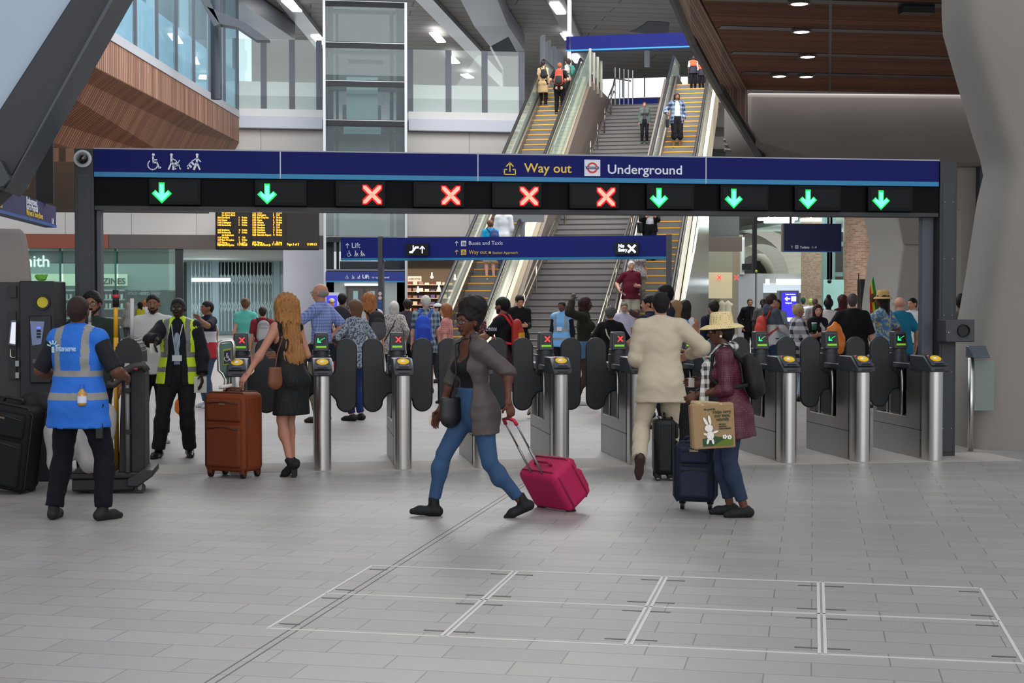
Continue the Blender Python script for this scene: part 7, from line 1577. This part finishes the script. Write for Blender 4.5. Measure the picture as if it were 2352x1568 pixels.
q = f.W(f.palmpt(1)); q = aty(1870, 750, q.y-.1); t = thing('coffee_cup', 'green paper coffee cup with white lid held by the red-haired person', 'cup', q-ZZ*.06); mb = MB(); mb.cyl(q-ZZ*.06, q+ZZ*.055, .033, 16, .042); obj('cup_body', mb, mat('1c5a40', .5), t, True); mb = MB(); mb.cyl(q+ZZ*.055, q+ZZ*.07, .045, 16, .04); obj('lid', mb, mat('e6e6e2', .4), t)
def wj(Q): z = Q[:, 2]-.25*Q[:, 0]; return np.where(z > 1.25, 0, np.where(z > 1.2, 2, 1))
crowd(1903, 27, 680, 10, 'person with hair in a black top knot in white and green sports jacket, back view', DK, ('topbun', '100c0c'), [cl('bcb8b4'), cl('1e5a3c'), cl('8a7a20')], '18181c', 1.9, -.1, tk='coat', mfn=wj)
crowd(1936, 29, 673, -30, 'person with chin-length maroon hair in burgundy top behind the black polo', PK, ('bob', '3a1412'), '4a1420', '26262c', .9, -.05, fem=True, HL=.3)
crowd(1958, 22, 668, 12, 'broad person in black polo shirt and jeans, close-cropped hair, back to the camera', PK, ('crop', '4a403c'), '121215', '22304e', 1.0, -.08, w=1.28, belly=.03, R=(.34, .02, -.04), L=(-.3, .2, .16), detail=False)
f = crowd(2029, 23, 660, -55, 'person in straw hat and blue floral shirt with long dark locks, holding a flag', BR, ('dreads', '140e0d'), mat('4a7aa8', .8, pat='blot', c2='b0a888', sc=22), '121218', .9, -.14, H=1.83, hat=dict(c='c8a468', brim=.13, crown=.09, h=.1, z=.05), L=(-.14, .3, .46), R=(.2, .1, .15), HL=.62)
q = f.W(f.palmpt(-1)); t = thing('small_flag', 'small red, yellow and green striped flag on a black stick', 'flag', q)
tp = aty(2004, 628, q.y); mb = MB(); mb.tube([q-ZZ*.1, Vector((q.x-.02, q.y, tp.z))], .008, 6); obj('stick', mb, blk, t)
for k, c_ in enumerate(('1c7a3a', 'd8c020', 'c03024')):
    mb = MB(); N_ = 12; fl_ = [aty(x, y, q.y) for x, y in (((2006, 634), (2021, 718), (2012, 722), (2003, 646)), ((2003, 640), (2016, 722), (2006, 722), (2000, 652)), ((2001, 648), (2009, 722), (1999, 722), (1998, 668)))[k]]
    mb.ext([p+Vector((0, .004*k, 0)) for p in fl_], (0, .006, 0)); obj(('green_stripe', 'yellow_stripe', 'red_stripe')[k], mb, mat(c_, .7), t)
mb = MB(); mb.ball(aty(2004, 684, q.y)+Vector((0, -.005, 0)), (.05, .008, .07), 10); obj('emblem', mb, mat('6a3a20', .7), t)
f = crowd(2068, 24, 677, -28, 'bald person in teal t-shirt and navy shorts, glasses, near the right gantry post', PK, None, '1c7290', '1c2c4e', .9, -.12, frac=1.95, w=1.2, belly=.03, gl='3a3a3a', R=(.33, .0, .0))
crowd(2097, 28, 680, -125, 'person with short black hair in white shirt with lanyard beside the teal t-shirt', LT, ('short', '17120f'), 'c4c4c8', '26262c', .9, -.05)
crowd(2208, 19.5, 668, 15, 'person in grey long-sleeved shirt and dark trousers beyond the right gantry post', MD, ('short', '151110'), '5a5a5c', '101014', 1.9, -.05, detail=False)
# far figures
for k, (px, d, top, face, lab, skin, hr, tc, lc_) in enumerate((
    (762, 38, 683, 170, 'distant person in beige cap by the blue screen next to the lift', LT, ('short', '3a2c22'), '5a5650', '2a2a30'),
    (1862, 46, 683, 10, 'distant person in lime green hat beyond the crowd on the right', LT, ('short', '8aa04a'), 'b8c4c8', '3a3a44'),
    (1872, 38, 682, 5, 'distant balding person in grey top beneath the vaults', LT, ('crop', '5a4a40'), '8a8482', '3a3a44'),
    (1845, 50, 681, 5, 'distant person in dark green cap beneath the vaults', MD, ('short', '1c4a38'), 'a8a4a0', '3a3a44'),
    (293, 52, 692, 0, 'distant person with white hair in pale top inside the left shop', PK, ('bob', 'b8b0a8'), 'b0b4ae', '5a5a60'),
    (311, 56, 688, 80, 'distant person in salmon top inside the left shop', PK, ('short', '3a2a20'), 'b88a80', '5a5a60'),
    (322, 52, 692, -60, 'distant person in yellow top with hand on face inside the left shop', LT, ('bob', '1c1412'), 'b8b23a', '4a4a52'),
    (331, 54, 686, -20, 'distant ginger-haired person in white top inside the left shop', PK, ('bob', '9a6a40'), 'c0c0be', '4a4a52'),
    (1785, 33, 684, 185, 'distant person in patterned dress right of the hooded top', MD, ('bob', '1a1210'), '7a8a90', '26262c'))):
    f = crowd(px, d, top, face, lab, skin, hr, tc, lc_, .8, -.1, detail=False, fem=k in (4, 6, 7, 8))
    if k == 0: f.hat('b0a890', cap=True, z=.05)
# people on the escalators and the stair
f = crowd(1247, 247, 138, 20, 'person in beige belted coat and black tights near the top of the left escalator', PK, ('pony', '1c1412'), 'b59a74', '16120f', 1.9, (.38, .2), tk='dress', fem=True, inc=1, HL=.2, frac=1.95)
backpack(f, 'black_handbag', 'black handbag on the shoulder of the beige-coated person', '141214', h=.3, w=.28, d=.14, off=.1, z=.28, cat='handbag')
crowd(1285, 266, 142, 8, 'ginger-haired person in black on the upper left escalator', PK, ('short', '8a4a2a'), '121215', '121216', .8, -.06, inc=1, L=(-.2, .15, .2), R=(.2, .15, .2), bag=('black hiking backpack trimmed in orange-red on the upper left escalator', 'c03a24', dict(c2='17171a', h=.5, w=.3, straps='c03a24')))
crowd(1305, 238, 133, -60, 'dark-haired person leaning on the handrail at the head of the left escalator', PK, ('bob', '2a1a14'), 'b8a8a4', '2a2a30', .7, -.05, fem=True, inc=1, HL=.24, R=(.4, .2, .35), bag=('teal green rucksack at the head of the left escalator', '1c6a5c', dict(c2='1a5a4e', straps='1c6a5c')))
def tprint(Q): return ((Q[:, 1] > .05) & (np.abs(Q[:, 0]) < .07) & (Q[:, 2] > 1.08)).astype(int)
f = crowd(1554, 343, 212, 172, 'person in open blue checked shirt over printed white t-shirt descending the right escalator', MD, ('long', '140f0e'), mat('1f2c44', .85, pat='plaid', c2='7a8aa4', sc=50), '111114', 1.9, -.14, tk='coat', open_=(.09, .13), under=[cl('c8c8c8')], frac=1.35, inc=1, R=(.34, .16, .14), L=(-.22, .05, .0), HL=.2)
q = f.W(f.C+V(.33, .16, -.05)); mb = MB(); mb.cbox(q-ZZ*.1, (.09, .12, .24)); mb.tube([q+ZZ*.0, q+ZZ*.15], .01, 6); single('carrier_bag', mb, blk, 'black bag hanging from the hand of the checked-shirt person on the right escalator', 'bag')
crowd(1480, 330, 233, 182, 'person in grey-green jacket and dark trousers walking down the stair', PK, ('short', '6a3a24'), '5c6660', '1a1a22', 1.9, -.12, inc=1, stair=1, tk='coat', open_=(.07, .12), under='4e4c52', fem=True, shoe='2a6a5a')
ms, fn = vest('e05a30', '9a9a96', (1.30, 1.30), xs=.3); fn2 = lambda Q: (Q[:, 2] < 1.2).astype(int)
for px, fy, top, fc, lab in ((1592, 207, 127, 176, 'staff member in orange and navy vest standing at the head of the right escalator'), (1611, 206, 138, 200, 'second staff member in orange vest half hidden at the head of the right escalator')):
    f = crowd(px, fy, top, fc, lab, DK if px < 1600 else MD, ('crop', '0f0c0b'), 'c4c6ca', '12131c', .9, -.03, inc=1); f.top([mat('e0522a', .7), mat('141828', .7)], -1, -.1, .035, mfn=fn2, name='high_visibility_vest')
    if px < 1600: hvm = f
f = crowd(1126, 645, 503, -12, 'person in bright blue t-shirt and pale shorts riding up the left escalator', PK, ('thick', '5a3826'), '1c8ab4', 'a8a49a', .8, -.08, frac=.9, inc=1, shoe='9aa4b0', bag=('navy blue backpack on the bright blue t-shirt', '1c3468', dict(off=.08, c2='18305e', straps='16305e')))
crowd(1157, 618, 470, 10, 'person in loose white shirt on the left escalator, head hidden by the gantry', MD, ('short', '14100e'), 'c0c2c6', '3a4a66', 1.9, -.12, inc=1, tk='coat')
f = crowd(1491, 607, 447, 176, 'person in black jacket over white t-shirt holding a cup on the right escalator', LT, ('short', '2a1c16'), '121318', '121216', 1.9, -.1, tk='coat', open_=(.09, .14), under='c0c2c6', inc=1, L=(-.1, .26, .26), R=(.1, .26, .26))
q = f.W(f.C+V(.24, .05, -.0)); mb = MB(); mb.cbox(q, (.12, .3, .3)); single('laptop_bag', mb, blk, 'black shoulder bag beside the person with the cup on the right escalator', 'bag', bevel=.04)
# ================================================================ LUGGAGE
def suitcase(name, label, base, w, dp, h, yaw, tilt, c, c2=None, wheels=4, wr=.03, hand=None, pockets=True, pipe=None, taper=0, rough=.75, roll=0):
    """local frame: x width, y depth (front at -y), z up; yaw turns the front; tilt leans it about its wheels"""
    root = thing(name, label, 'suitcase', base); c2 = c2 or c
    M = Matrix.Translation(base) @ Matrix.Rotation(math.radians(yaw), 4, 'Z') @ Matrix.Rotation(math.radians(tilt), 4, 'X') @ Matrix.Rotation(math.radians(roll), 4, 'Y')
    m = mat(c, rough, bump=.35, bs=160, spec=.3); mp = mat(pipe or c2, .6); z0 = wr*2*.9
    mb = MB(M); mb.ext([(-w/2, -dp/2-taper, z0), (w/2, -dp/2-taper, z0), (w/2, dp/2, z0), (-w/2, dp/2, z0)], (0, 0, 0.001)) if 0 else None
    P = [(-dp/2-taper, z0), (-dp/2, z0+h), (dp/2, z0+h), (dp/2, z0)]; mb.ext([(-w/2, y, z) for y, z in P], (w, 0, 0)); sh = obj('shell', mb, m, root, bevel=.05)
    for y in (-dp/2+.03, dp/2-.05):
        pts = [(-w/2+.03, y, z0+.0), (-w/2-.004, y, z0+.05), (-w/2-.004, y, z0+h-.05), (-w/2+.05, y, z0+h+.004), (w/2-.05, y, z0+h+.004), (w/2+.004, y, z0+h-.05), (w/2+.004, y, z0+.05), (w/2-.03, y, z0)]
        mb = MB(M); mb.tube(pts, .007, 8); obj('piping', mb, mp, sh, True)
    if pockets:
        for a, b, d in ((.06, .60, .035), (.64, .92, .03)):
            mb = MB(M); yy_ = -dp/2-taper*(1-(a+b)/2); mb.box((-w/2+.04, yy_-d, z0+h*a), (w/2-.04, yy_+.02, z0+h*b)); pk_ = obj('front_pocket', mb, mat(c2, rough, bump=.35, bs=160, spec=.3), root, bevel=.03)
            mb = MB(M); mb.tube([(-w/2+.06, yy_-d-.002, z0+h*b-.04), (0, yy_-d-.004, z0+h*b-.02), (w/2-.06, yy_-d-.002, z0+h*b-.04)], .005, 6); obj('zip', mb, mat('3a3230', .4, .5), pk_, True)
        mb = MB(M); mb.cbox((0, -dp/2-.032, z0+h*.86), (.07, .01, .018)); obj('badge', mb, mat('8a7a60', .3, .7), root)
    W_ = [(sx*(w/2-.05), sy*(dp/2-.04)) for sx in (-1, 1) for sy in ((-1, 1) if wheels == 4 else (1,))]
    for x, y in W_:
        mb = MB(M); mb.cbox((x, y, z0+.0), (.05, .06, .05)); o = obj('wheel_housing', mb, mat('1a1817', .5) if wheels == 2 else mp, root, bevel=.008)
        mb = MB(M); mb.cyl((x-.014, y, wr), (x+.014, y, wr), wr, 18); o2 = obj('wheel', mb, mat('0c0c0c', .5), root, 50); mb = MB(M); mb.cyl((x-.016, y, wr), (x+.016, y, wr), wr*.5, 12); obj('hub', mb, steel(), o2, 50)
    mb = MB(M); mb.tube([(-.09, 0, z0+h), (-.08, 0, z0+h+.035), (.08, 0, z0+h+.035), (.09, 0, z0+h)], .013, 8); obj('top_handle', mb, mp, root, True)
    if hand:
        L_, yh, hc_ = hand
        for sx in (-1, 1): mb = MB(M); mb.tube([(sx*.065, yh, z0+h*.72), (sx*.065, yh, z0+h+L_*.5)], .010, 8); mb.tube([(sx*.065, yh, z0+h+L_*.48), (sx*.065, yh, z0+h+L_)], .0075, 8); obj('telescopic_tube', mb, mat('8a8a8c', .35, .8), root, True)
        mb = MB(M); mb.tube([(-.065, yh, z0+h+L_-.03), (-.06, yh, z0+h+L_+.015), (0, yh, z0+h+L_+.03), (.06, yh, z0+h+L_+.015), (.065, yh, z0+h+L_-.03)], .015, 10); obj('grip', mb, mat(hc_, .45), root, True)
    return root, M
b_ = atz(538, 1094); root, M = suitcase('suitcase', 'large rust-brown soft suitcase on four wheels held by the woman in black', b_, .47, .30, .74, -34, 0, '7a3616', '6b2f13', pipe='5a2812', wr=.032)
mb = MB(M); mb.tube([(-.02, 0, .86), (-.09, -.05, .845), (-.12, -.07, .842)], [.016, .02, .016], 8); single('luggage_tag', mb, mat('d8d0c4', .5), 'white airline tag wrapped round the brown suitcase handle', 'luggage tag', smooth=True)
b_ = atz(1300, 1166); root, M = suitcase('suitcase', 'raspberry pink cabin suitcase tilted on two wheels, pulled by the striding woman', b_, .44, .25, .37, 123, -34, 'b02050', 'a81c4a', wheels=2, wr=.036, hand=(.50, .09, 'c42848'), pockets=True, taper=.04, pipe='8a1638')
b_ = atz(1597, 1172); suitcase('suitcase', 'dark navy upright suitcase beside the straw hat woman', b_, .32, .22, .47, 68-90, -4, '161c2e', '1a2136', wheels=2, wr=.04, rough=.6)
b_ = atz(1524, 1100); root, M = suitcase('suitcase', 'slim black suitcase with airline tag behind the beige suit man\'s leg', b_, .36, .20, .52, 80, 0, '0e0e10', '121215', wr=.03, rough=.35)
mb = MB(); a = aty(1512, 1040, b_.y-.1); mb.ext([a, a+rt*.05+ZZ*.02, a+rt*-.0-ZZ*.13, a-rt*.03-ZZ*.14], (0, .004, 0)); single('airline_tag', mb, mat('c8ccd2', .5), 'white paper airline tag with orange corner dangling from the slim black suitcase', 'luggage tag')
b_ = atz(1603, 1075); suitcase('suitcase', 'tall black suitcase in front of the beige suit man, inside the gate', b_, .42, .26, .80, -10, 0, '0d0d10', '101014', wr=.03, pockets=False)
b_ = atz(8, 1130); suitcase('suitcase', 'large black soft suitcase leaning at the far left edge', b_, .50, .30, .74, -20, 4, '121215', '17171b', wheels=2, wr=.032, roll=10)
# jute bag with printed rabbit
c = atz(1642, 1190); base = aty(1642, 1030, 10.66)-Vector((0, 0, 0)); wj_, hj, dj = .315, .335, .13
t = thing('jute_bag', 'jute shopping bag printed with white rabbit and green lettering, held by the straw hat woman', 'shopping bag', base)
Xb = Vector((math.cos(.12), math.sin(.12)*-1, .055)).normalized(); Yb = Vector((Xb.y*-1, Xb.x, 0)); Zb = Xb.cross(Yb); Mj = Matrix([[Xb.x, Yb.x, Zb.x, base.x], [Xb.y, Yb.y, Zb.y, base.y], [Xb.z, Yb.z, Zb.z, base.z], [0, 0, 0, 1]])
jm = mat('a98a64', .9, bump=.8, bs=260, var=.12, vs=60); mb = MB(Mj); mb.ext([(-wj_/2, 0, 0), (wj_/2, 0, 0), (wj_/2, dj, 0), (-wj_/2, dj, 0)], (0, 0, hj)); bd_ = obj('bag_body', mb, jm, t, bevel=.012)
mb = MB(Mj); mb.add([(-wj_/2, 0, 0), (-wj_/2-.02, dj*.6, .02), (-wj_/2-.02, dj*.6, hj-.01), (-wj_/2, 0, hj)], [(0, 1, 2, 3)]) if 0 else mb.box((-wj_/2-.008, .01, .01), (-wj_/2+.01, dj-.01, hj-.01)); obj('gusset', mb, mat('9a7c58', .9, bump=.8, bs=260), t)
top_ = hatw.W(hatw.palmpt(-1))
for y in (0.0, dj):
    a_, b2 = Mj @ Vector((-.07, y, hj-.01)), Mj @ Vector((.07, y, hj-.01)); tp = Vector((top_.x, (a_.y*.4+top_.y*.6), top_.z-.015)); mb = MB(); mb.tube([a_, a_+(tp-a_)*.7+(-rt)*.02, tp, b2+(tp-b2)*.7+rt*.02, b2], .012, 8); obj('handle', mb, mat('b7a078', .85), t, True)
def jp(P, c_, d=.002, nm='print'):
    mb = MB(Mj); mb.ext([(x-wj_/2, -d, z) for x, z in P][::-1], (0, -.0015, 0)); return obj(nm, mb, mat(c_, .8), bd_)
jp([(.07, .02), (.295, .02), (.295, .085), (.23, .08), (.15, .095), (.07, .075)], '2f4a2c', nm='printed_field'); jp([(.14, .02), (.295, .02), (.295, .075), (.22, .062)], '5f7028', .004, 'printed_field')
def disc(cx, cz, rx, rz, c_, d, nm='printed_rabbit', rot=0): return [(cx+rx*math.cos(a)*math.cos(rot)-rz*math.sin(a)*math.sin(rot), cz+rx*math.cos(a)*math.sin(rot)+rz*math.sin(a)*math.cos(rot)) for a in np.linspace(0, 2*PI, 19)[:-1]]
mb = MB(Mj)
for q_ in (disc(.12, .155, .030, .028, 0, 0), disc(.128, .10, .027, .034, 0, 0), disc(.098, .205, .010, .036, 0, 0, rot=.45), disc(.128, .215, .010, .036, 0, 0, rot=.15), disc(.168, .125, .022, .008, 0, 0, rot=.3), disc(.095, .11, .018, .008, 0, 0, rot=-.4), disc(.108, .058, .009, .022, 0, 0, rot=-.3), disc(.145, .056, .009, .022, 0, 0, rot=.2)):
    mb.ext([(x-wj_/2, -.006, z) for x, z in q_][::-1], (0, -.0015, 0))
obj('printed_rabbit', mb, mat('e4e2da', .8), bd_)
for cx, cz in ((.235, .085), (.27, .08)):
    mb = MB(Mj)
    for k in range(5): th = 2*PI*k/5; mb.ext([(x-wj_/2, -.006, z) for x, z in disc(cx+.011*math.cos(th), cz+.011*math.sin(th), .007, .007, 0, 0)][::-1], (0, -.001, 0))
    obj('printed_flower', mb, mat('e4e2da', .8), bd_)
TM = lambda s_, x, z, sz, w_, c_='2f4428': text(bd_, s_, Mj @ Vector((x-wj_/2, -.003, z)), sz, mat(c_, .8), X=Xb, U=Zb, width=w_, ext=.001, bold=.0006)
TM('Helps carry', .155, .262, .034, .135); TM('your items,', .165, .234, .034, .12); TM('naturally', .178, .206, .034, .095); TM('the good life', .09, .29, .018, .085); TM('this bag is\nmade from\nnatural materials', .195, .175, .016, .09)
# ================================================================ CLEANING TROLLEY
tc = atz(250, 1135); D_ = tc.y; q = lambda px, py, Y=None: aty(px, py, Y or D_)
t = thing('cleaning_trolley', 'black janitor trolley with ribbed roll-top lid and grey side posts beside the cleaner', 'trolley', Vector((tc.x, tc.y, 0))); bk_ = mat('1c191a', .5, spec=.4); bk2 = mat('2b2728', .45)
z_ = lambda py: q(250, py).z
mb = MB(); mb.box((q(150, 5).x, D_, z_(1100)), (q(322, 5).x, D_+.5, z_(1085))); mb.box((q(155, 5).x, D_+.02, z_(1128)), (q(300, 5).x, D_+.48, z_(1100))); obj('deck', mb, bk_, t, bevel=.015)
mb = MB(); P_ = [(q(285, 5).x, z_(1118)), (q(310, 5).x, z_(1118)), (q(345, 5).x, z_(1094)), (q(345, 5).x, z_(1080)), (q(322, 5).x, z_(1078)), (q(300, 5).x, z_(1092)), (q(285, 5).x, z_(1100))]; mb.ext([(x, D_-.03, z) for x, z in P_], (0, .56, 0)); obj('nose', mb, bk2, t, bevel=.012)
mb = MB(); mb.box((q(290, 5).x, D_+.06, z_(1090)), (q(324, 5).x, D_+.48, z_(845))); obj('side_panel', mb, mat('232021', .5), t, bevel=.015)
mb = MB(); mb.ext([(q(262, 5).x, D_+.05, z_(1090)), (q(292, 5).x, D_+.05, z_(1090)), (q(288, 5).x, D_+.05, z_(850)), (q(272, 5).x, D_+.05, z_(850))], (0, .4, 0)); obj('inner_bin', mb, bk_, t, bevel=.01)
mb = MB(); mb.cyl((q(286, 5).x, D_, z_(1085)), (q(286, 5).x, D_, z_(862)), .020, 12); obj('grey_post', mb, mat('6c6c6e', .35, .5), t, True)
for py in (894, 990): mb = MB(); mb.box((q(281, 5).x, D_-.03, z_(py+7)), (q(294, 5).x, D_+.06, z_(py-3))); obj('post_clip', mb, bk_, t)
mb = MB(); pts = [q(246, 880), q(262, 884), q(275, 872), q(290, 850), q(310, 840), q(330, 838), q(338, 852)]; mb.tube(pts, [.02, .026, .03, .034, .036, .036, .03], 10); mb.M = None; obj('push_handle', mb, mat('37302f', .45), t, True)
mb = MB(); mb.cbox(q(313, 846)+Vector((0, -.04, 0)), (.03, .01, .018)); obj('red_badge', mb, mat('9a2a28', .4), t)
c = q(294, 818); R_ = q(326, 818).x-c.x
mb = MB(); P_ = [(c.x+R_*math.cos(a), c.z+R_*1.35*math.sin(a)) for a in np.linspace(0, PI, 17)]+[(c.x-R_, c.z-.06), (c.x+R_, c.z-.06)]; mb.ext([(x, D_+.02, z) for x, z in P_], (0, .42, 0)); obj('roll_top_lid', mb, bk_, t, 40)
for a in np.linspace(.25, PI-.25, 12): mb = MB(); mb.tube([(c.x+R_*1.01*math.cos(a), D_+.02, c.z+R_*1.37*math.sin(a)), (c.x+R_*1.01*math.cos(a), D_+.44, c.z+R_*1.37*math.sin(a))], .006, 5); obj('lid_rib', mb, mat('4a4644', .35, .3), t)
for px, py, dy in ((313, 1136, 0), (240, 1142, -.05), (198, 1142, .1), (160, 1130, .3)):
    b_ = atz(px, py+8); mb = MB(); mb.lathe([(.02, -.014), (.045, -.014), (.048, 0), (.045, .014), (.02, .014)], (q(px, 5).x, D_+.04+max(0, dy), .048), 20, 'y'); o = obj('castor', mb, mat('2c2a2a', .5), t, 40)
    mb = MB(); mb.box((q(px, 5).x-.02, D_+.01+max(0, dy), .06), (q(px, 5).x+.02, D_+.08+max(0, dy), .16)); mb.lathe([(.001, -.02), (.018, -.02), (.018, .02), (.001, .02)], (q(px, 5).x, D_+.04+max(0, dy), .048), 12, 'y'); obj('castor_fork', mb, mat('7a7876', .4, .5), o)
# clear rubbish sack hung on the trolley
S_ = SDF(); a, b = q(165, 900, D_-.1), q(140, 1070, D_-.1)
S_.rc(V(*q(178, 920, D_)), V(*q(150, 1000, D_)), .13, .17, k=.05); S_.rc(V(*q(150, 1000, D_)), V(*q(135, 1060, D_)), .17, .10, k=.05); S_.rc(V(*q(225, 960, D_)), V(*q(215, 1050, D_)), .16, .14, k=.05)
S_.post = lambda P: .008*np.sin(P[..., 0]*45+P[..., 2]*8)*np.sin(P[..., 2]*14+P[..., 1]*20); vs, qq = polyize(S_, .014); bb_ = Vector((float(vs[:, 0].mean()), float(vs[:, 1].mean()), float(vs[:, 2].min())))
o = mesh_np('rubbish_sack', vs-np.array(bb_), qq, [mat('bcb8b4', .35, tr=.30)], None); o.location = bb_; tag(o, 'translucent white rubbish sack hanging on the cleaning trolley', 'bin bag')
def broom(lab, px, p0, p1, Y, c_, c3, capc=None, r=.014):
    a, b = q(px, p1, Y), q(px, p0, Y); root = thing('broom', lab, 'broom', Vector((a.x, a.y, z_(1085)))); mb = MB(); mb.cyl((a.x, a.y, z_(1085)), a, r, 10); mb.cyl(a, b, r, 10); obj('shaft', mb, mat(c_, .4), root, True)
    if capc: mb = MB(); mb.cyl((b.x, b.y, b.z-.13), (b.x, b.y, b.z+.02), r*1.35, 10); g_ = obj('grip', mb, mat('141414', .5), root, True); mb = MB(); mb.cyl((b.x, b.y, b.z-.05), (b.x, b.y, b.z-.02), r*1.4, 10); obj('red_band', mb, mat(capc, .4), g_, True)
broom('yellow-shafted broom with black and red grip standing in the trolley', 266, 671, 775, D_+.3, 'd89a1c', 0, 'c0282c', .02)
broom('white-shafted mop handle standing in the trolley', 303, 685, 780, D_+.35, 'b8b6b4', 0, None, .018)
broom('short grey handle with black tip just above the cleaner\'s shoulder', 206, 713, 740, D_+.2, '8a8a88', 0, None, .014)
# ================================================================ TICKET MACHINES at the far left
DM = 14.0; q = lambda px, py, Y=DM: aty(px, py, Y)
t = thing('ticket_machine', 'dark ticket machine with lit screen and yellow round emblem at far left', 'ticket machine', Vector((q(88, 5).x, DM, 0))); dm = mat('26262a', .5, spec=.3)
zt_ = q(88, 645).z; mb = MB(); mb.ext([(q(38, 5).x, DM, .0), (q(124, 5).x, DM, 0), (q(118, 5).x, DM, zt_), (q(38, 5).x, DM, zt_)], (0, .7, 0)); obj('cabinet', mb, dm, t, bevel=.01)
mb = MB(); mb.box((q(62, 5).x, DM-.03, q(5, 880).z), (q(112, 5).x, DM+.02, q(5, 725).z)); r_ = obj('recess', mb, mat('0e0e11', .4), t, bevel=.008)
mb = MB(); mb.ext([q(71, 737), q(104, 738), q(96, 790), q(76, 793)], (0, -.045, 0)); s_ = obj('screen', mb, mat('4a5570', .3, emit=.8), t)
for k, py in enumerate((755, 762, 769, 776)): mb = MB(); mb.ext([q(84, py, DM-.05), q(94, py, DM-.05), q(93, py-5, DM-.05), q(84, py-5, DM-.05)], (0, -.003, 0)); obj('screen_button', mb, mat('5a6aff' if k == 0 else '20242c', emit=1.2 if k == 0 else 0), s_)
mb = MB(); mb.lathe([(.001, 0), (.052, 0), (.056, .03), (.068, .03), (.07, 0), (.001, 0)], q(98, 694)+Vector((0, -.0, 0)), 28, 'y', ); obj('emblem_ring', mb, blk, t, 40)
mb = MB(); mb.lathe([(.001, 0), (.05, 0), (.05, .012), (.001, .012)], q(98, 694)+Vector((0, -.0, 0)), 28, 'y'); obj('yellow_emblem', mb, mat('c2b022', .5), t)
mb = MB(); mb.box((q(70, 5).x, DM-.06, q(5, 834).z), (q(92, 5).x, DM-.02, q(5, 824).z)); obj('coin_tray', mb, mat('4a4a4c', .4, .5), t)
t = thing('ticket_machine', 'second ticket machine further left with white screen and open side slots', 'ticket machine', Vector((q(22, 5, 14.1).x, 14.1, 0)))
mb = MB(); mb.box((q(-80, 5).x, 14.08, 0), (q(37, 5).x, 14.25, zt_-.01)); obj('cabinet', mb, mat('2c2c2f', .5), t, bevel=.01)
for a, b, c_, d, col, nm, em in ((18, 656, 35, 683, '08080a', 'dark_slot', 0), (17, 715, 35, 872, '08080a', 'service_bay', 0)): mb = MB(); mb.box((q(a, b).x, 14.05, q(a, d).z), (q(c_, d).x, 14.09, q(a, b).z)); obj(nm, mb, mat(col, .4), t)
mb = MB(); mb.ext([q(18, 792, 13.97), q(36, 795, 13.97), q(37, 735, 13.97), q(24, 735, 13.97)], (0, .03, 0)); s_ = obj('screen_frame', mb, mat('55575c', .4), t, bevel=.006)
mb = MB(); mb.ext([q(22, 788, 13.96), q(35, 790, 13.96), q(36, 740, 13.96), q(27, 740, 13.96)], (0, .005, 0)); obj('screen', mb, mat('c6c8ea', emit=.8), s_)
mb = MB(); mb.tube([q(24, 800, 13.97), q(24, 818, 13.97), q(28, 821, 13.97), q(36, 821, 13.97)], .008, 8); obj('grab_wire', mb, ess, t, True)
for py in (828, 855): mb = MB(); mb.box((q(29, 5).x, 13.97, q(5, py+13).z), (q(37, 5).x, 14.05, q(5, py).z)); obj('dispenser', mb, mat('8c8c90', .4, .5), t)
S_ = SDF()
for k in range(9): a = .35*k; S_.rc(V(*q(86+2.2*k, 640, 14.2)), V(*q(80+3.6*k, 634-(k % 3)*2, 14.2)), .008, .004)
vs, qq = polyize(S_, .006); bb_ = q(95, 640, 14.2); o = mesh_np('green_foliage', vs-np.array(bb_), qq, [mat('5aa02c', .6)], None); o.location = bb_; tag(o, 'tuft of bright green artificial grass on top of the ticket machine', 'plant')
S_ = SDF(); S_.rc(V(*q(75, 925, 13.3)), V(*q(105, 930, 13.3)), .1, .11, k=.05); S_.rc(V(*q(105, 935, 13.3)), V(*q(105, 985, 13.3)), .10, .08, k=.05); S_.post = lambda P: .006*np.sin(P[..., 0]*40+P[..., 2]*30); vs, qq = polyize(S_, .014)
bb_ = Vector((float(vs[:, 0].mean()), float(vs[:, 1].mean()), float(vs[:, 2].min()))); o = mesh_np('black_bag', vs-np.array(bb_), qq, [mat('0d0d0f', .7)], None); o.location = bb_; tag(o, 'soft black bag slumped on the leaning black suitcase at far left', 'bag')
# carrier bags in the crowd
def carrier(lab, px, py, d, w_, h_, c_, tr=0):
    c = atd(px, py, d); S_ = SDF(); S_.rc(V(0, 0, -h_*.2), V(0, 0, h_*.25), w_*.55, w_*.38, k=.05, flat=(V(0, 1, 0), .5)); S_.rc(V(-w_*.1, 0, h_*.3), V(0, 0, h_*.55), w_*.2, .02, k=.05); S_.post = lambda P: .012*np.sin(P[..., 0]*35)*np.sin(P[..., 2]*22+1)
    vs, qq = polyize(S_, .016); o = mesh_np('carrier_bag', vs, qq, [mat(c_, .35, spec=.5)], None); o.location = c; return tag(o, lab, 'carrier bag')
carrier('glossy orange carrier bag held between red-haired person and black polo', 1918, 778, 21.5, .30, .42, 'd8741c')
carrier('second orange carrier bag low behind the gates by the patterned skirt', 1862, 838, 24.5, .22, .3, 'd06a18')
carrier('small orange bag seen between the legs of the yellow vest staff', 413, 935, 19, .12, .22, 'c8661a')
carrier('red carrier bag at knee height behind the closed gates', 1368, 890, 22.5, .16, .5, 'b8242c')
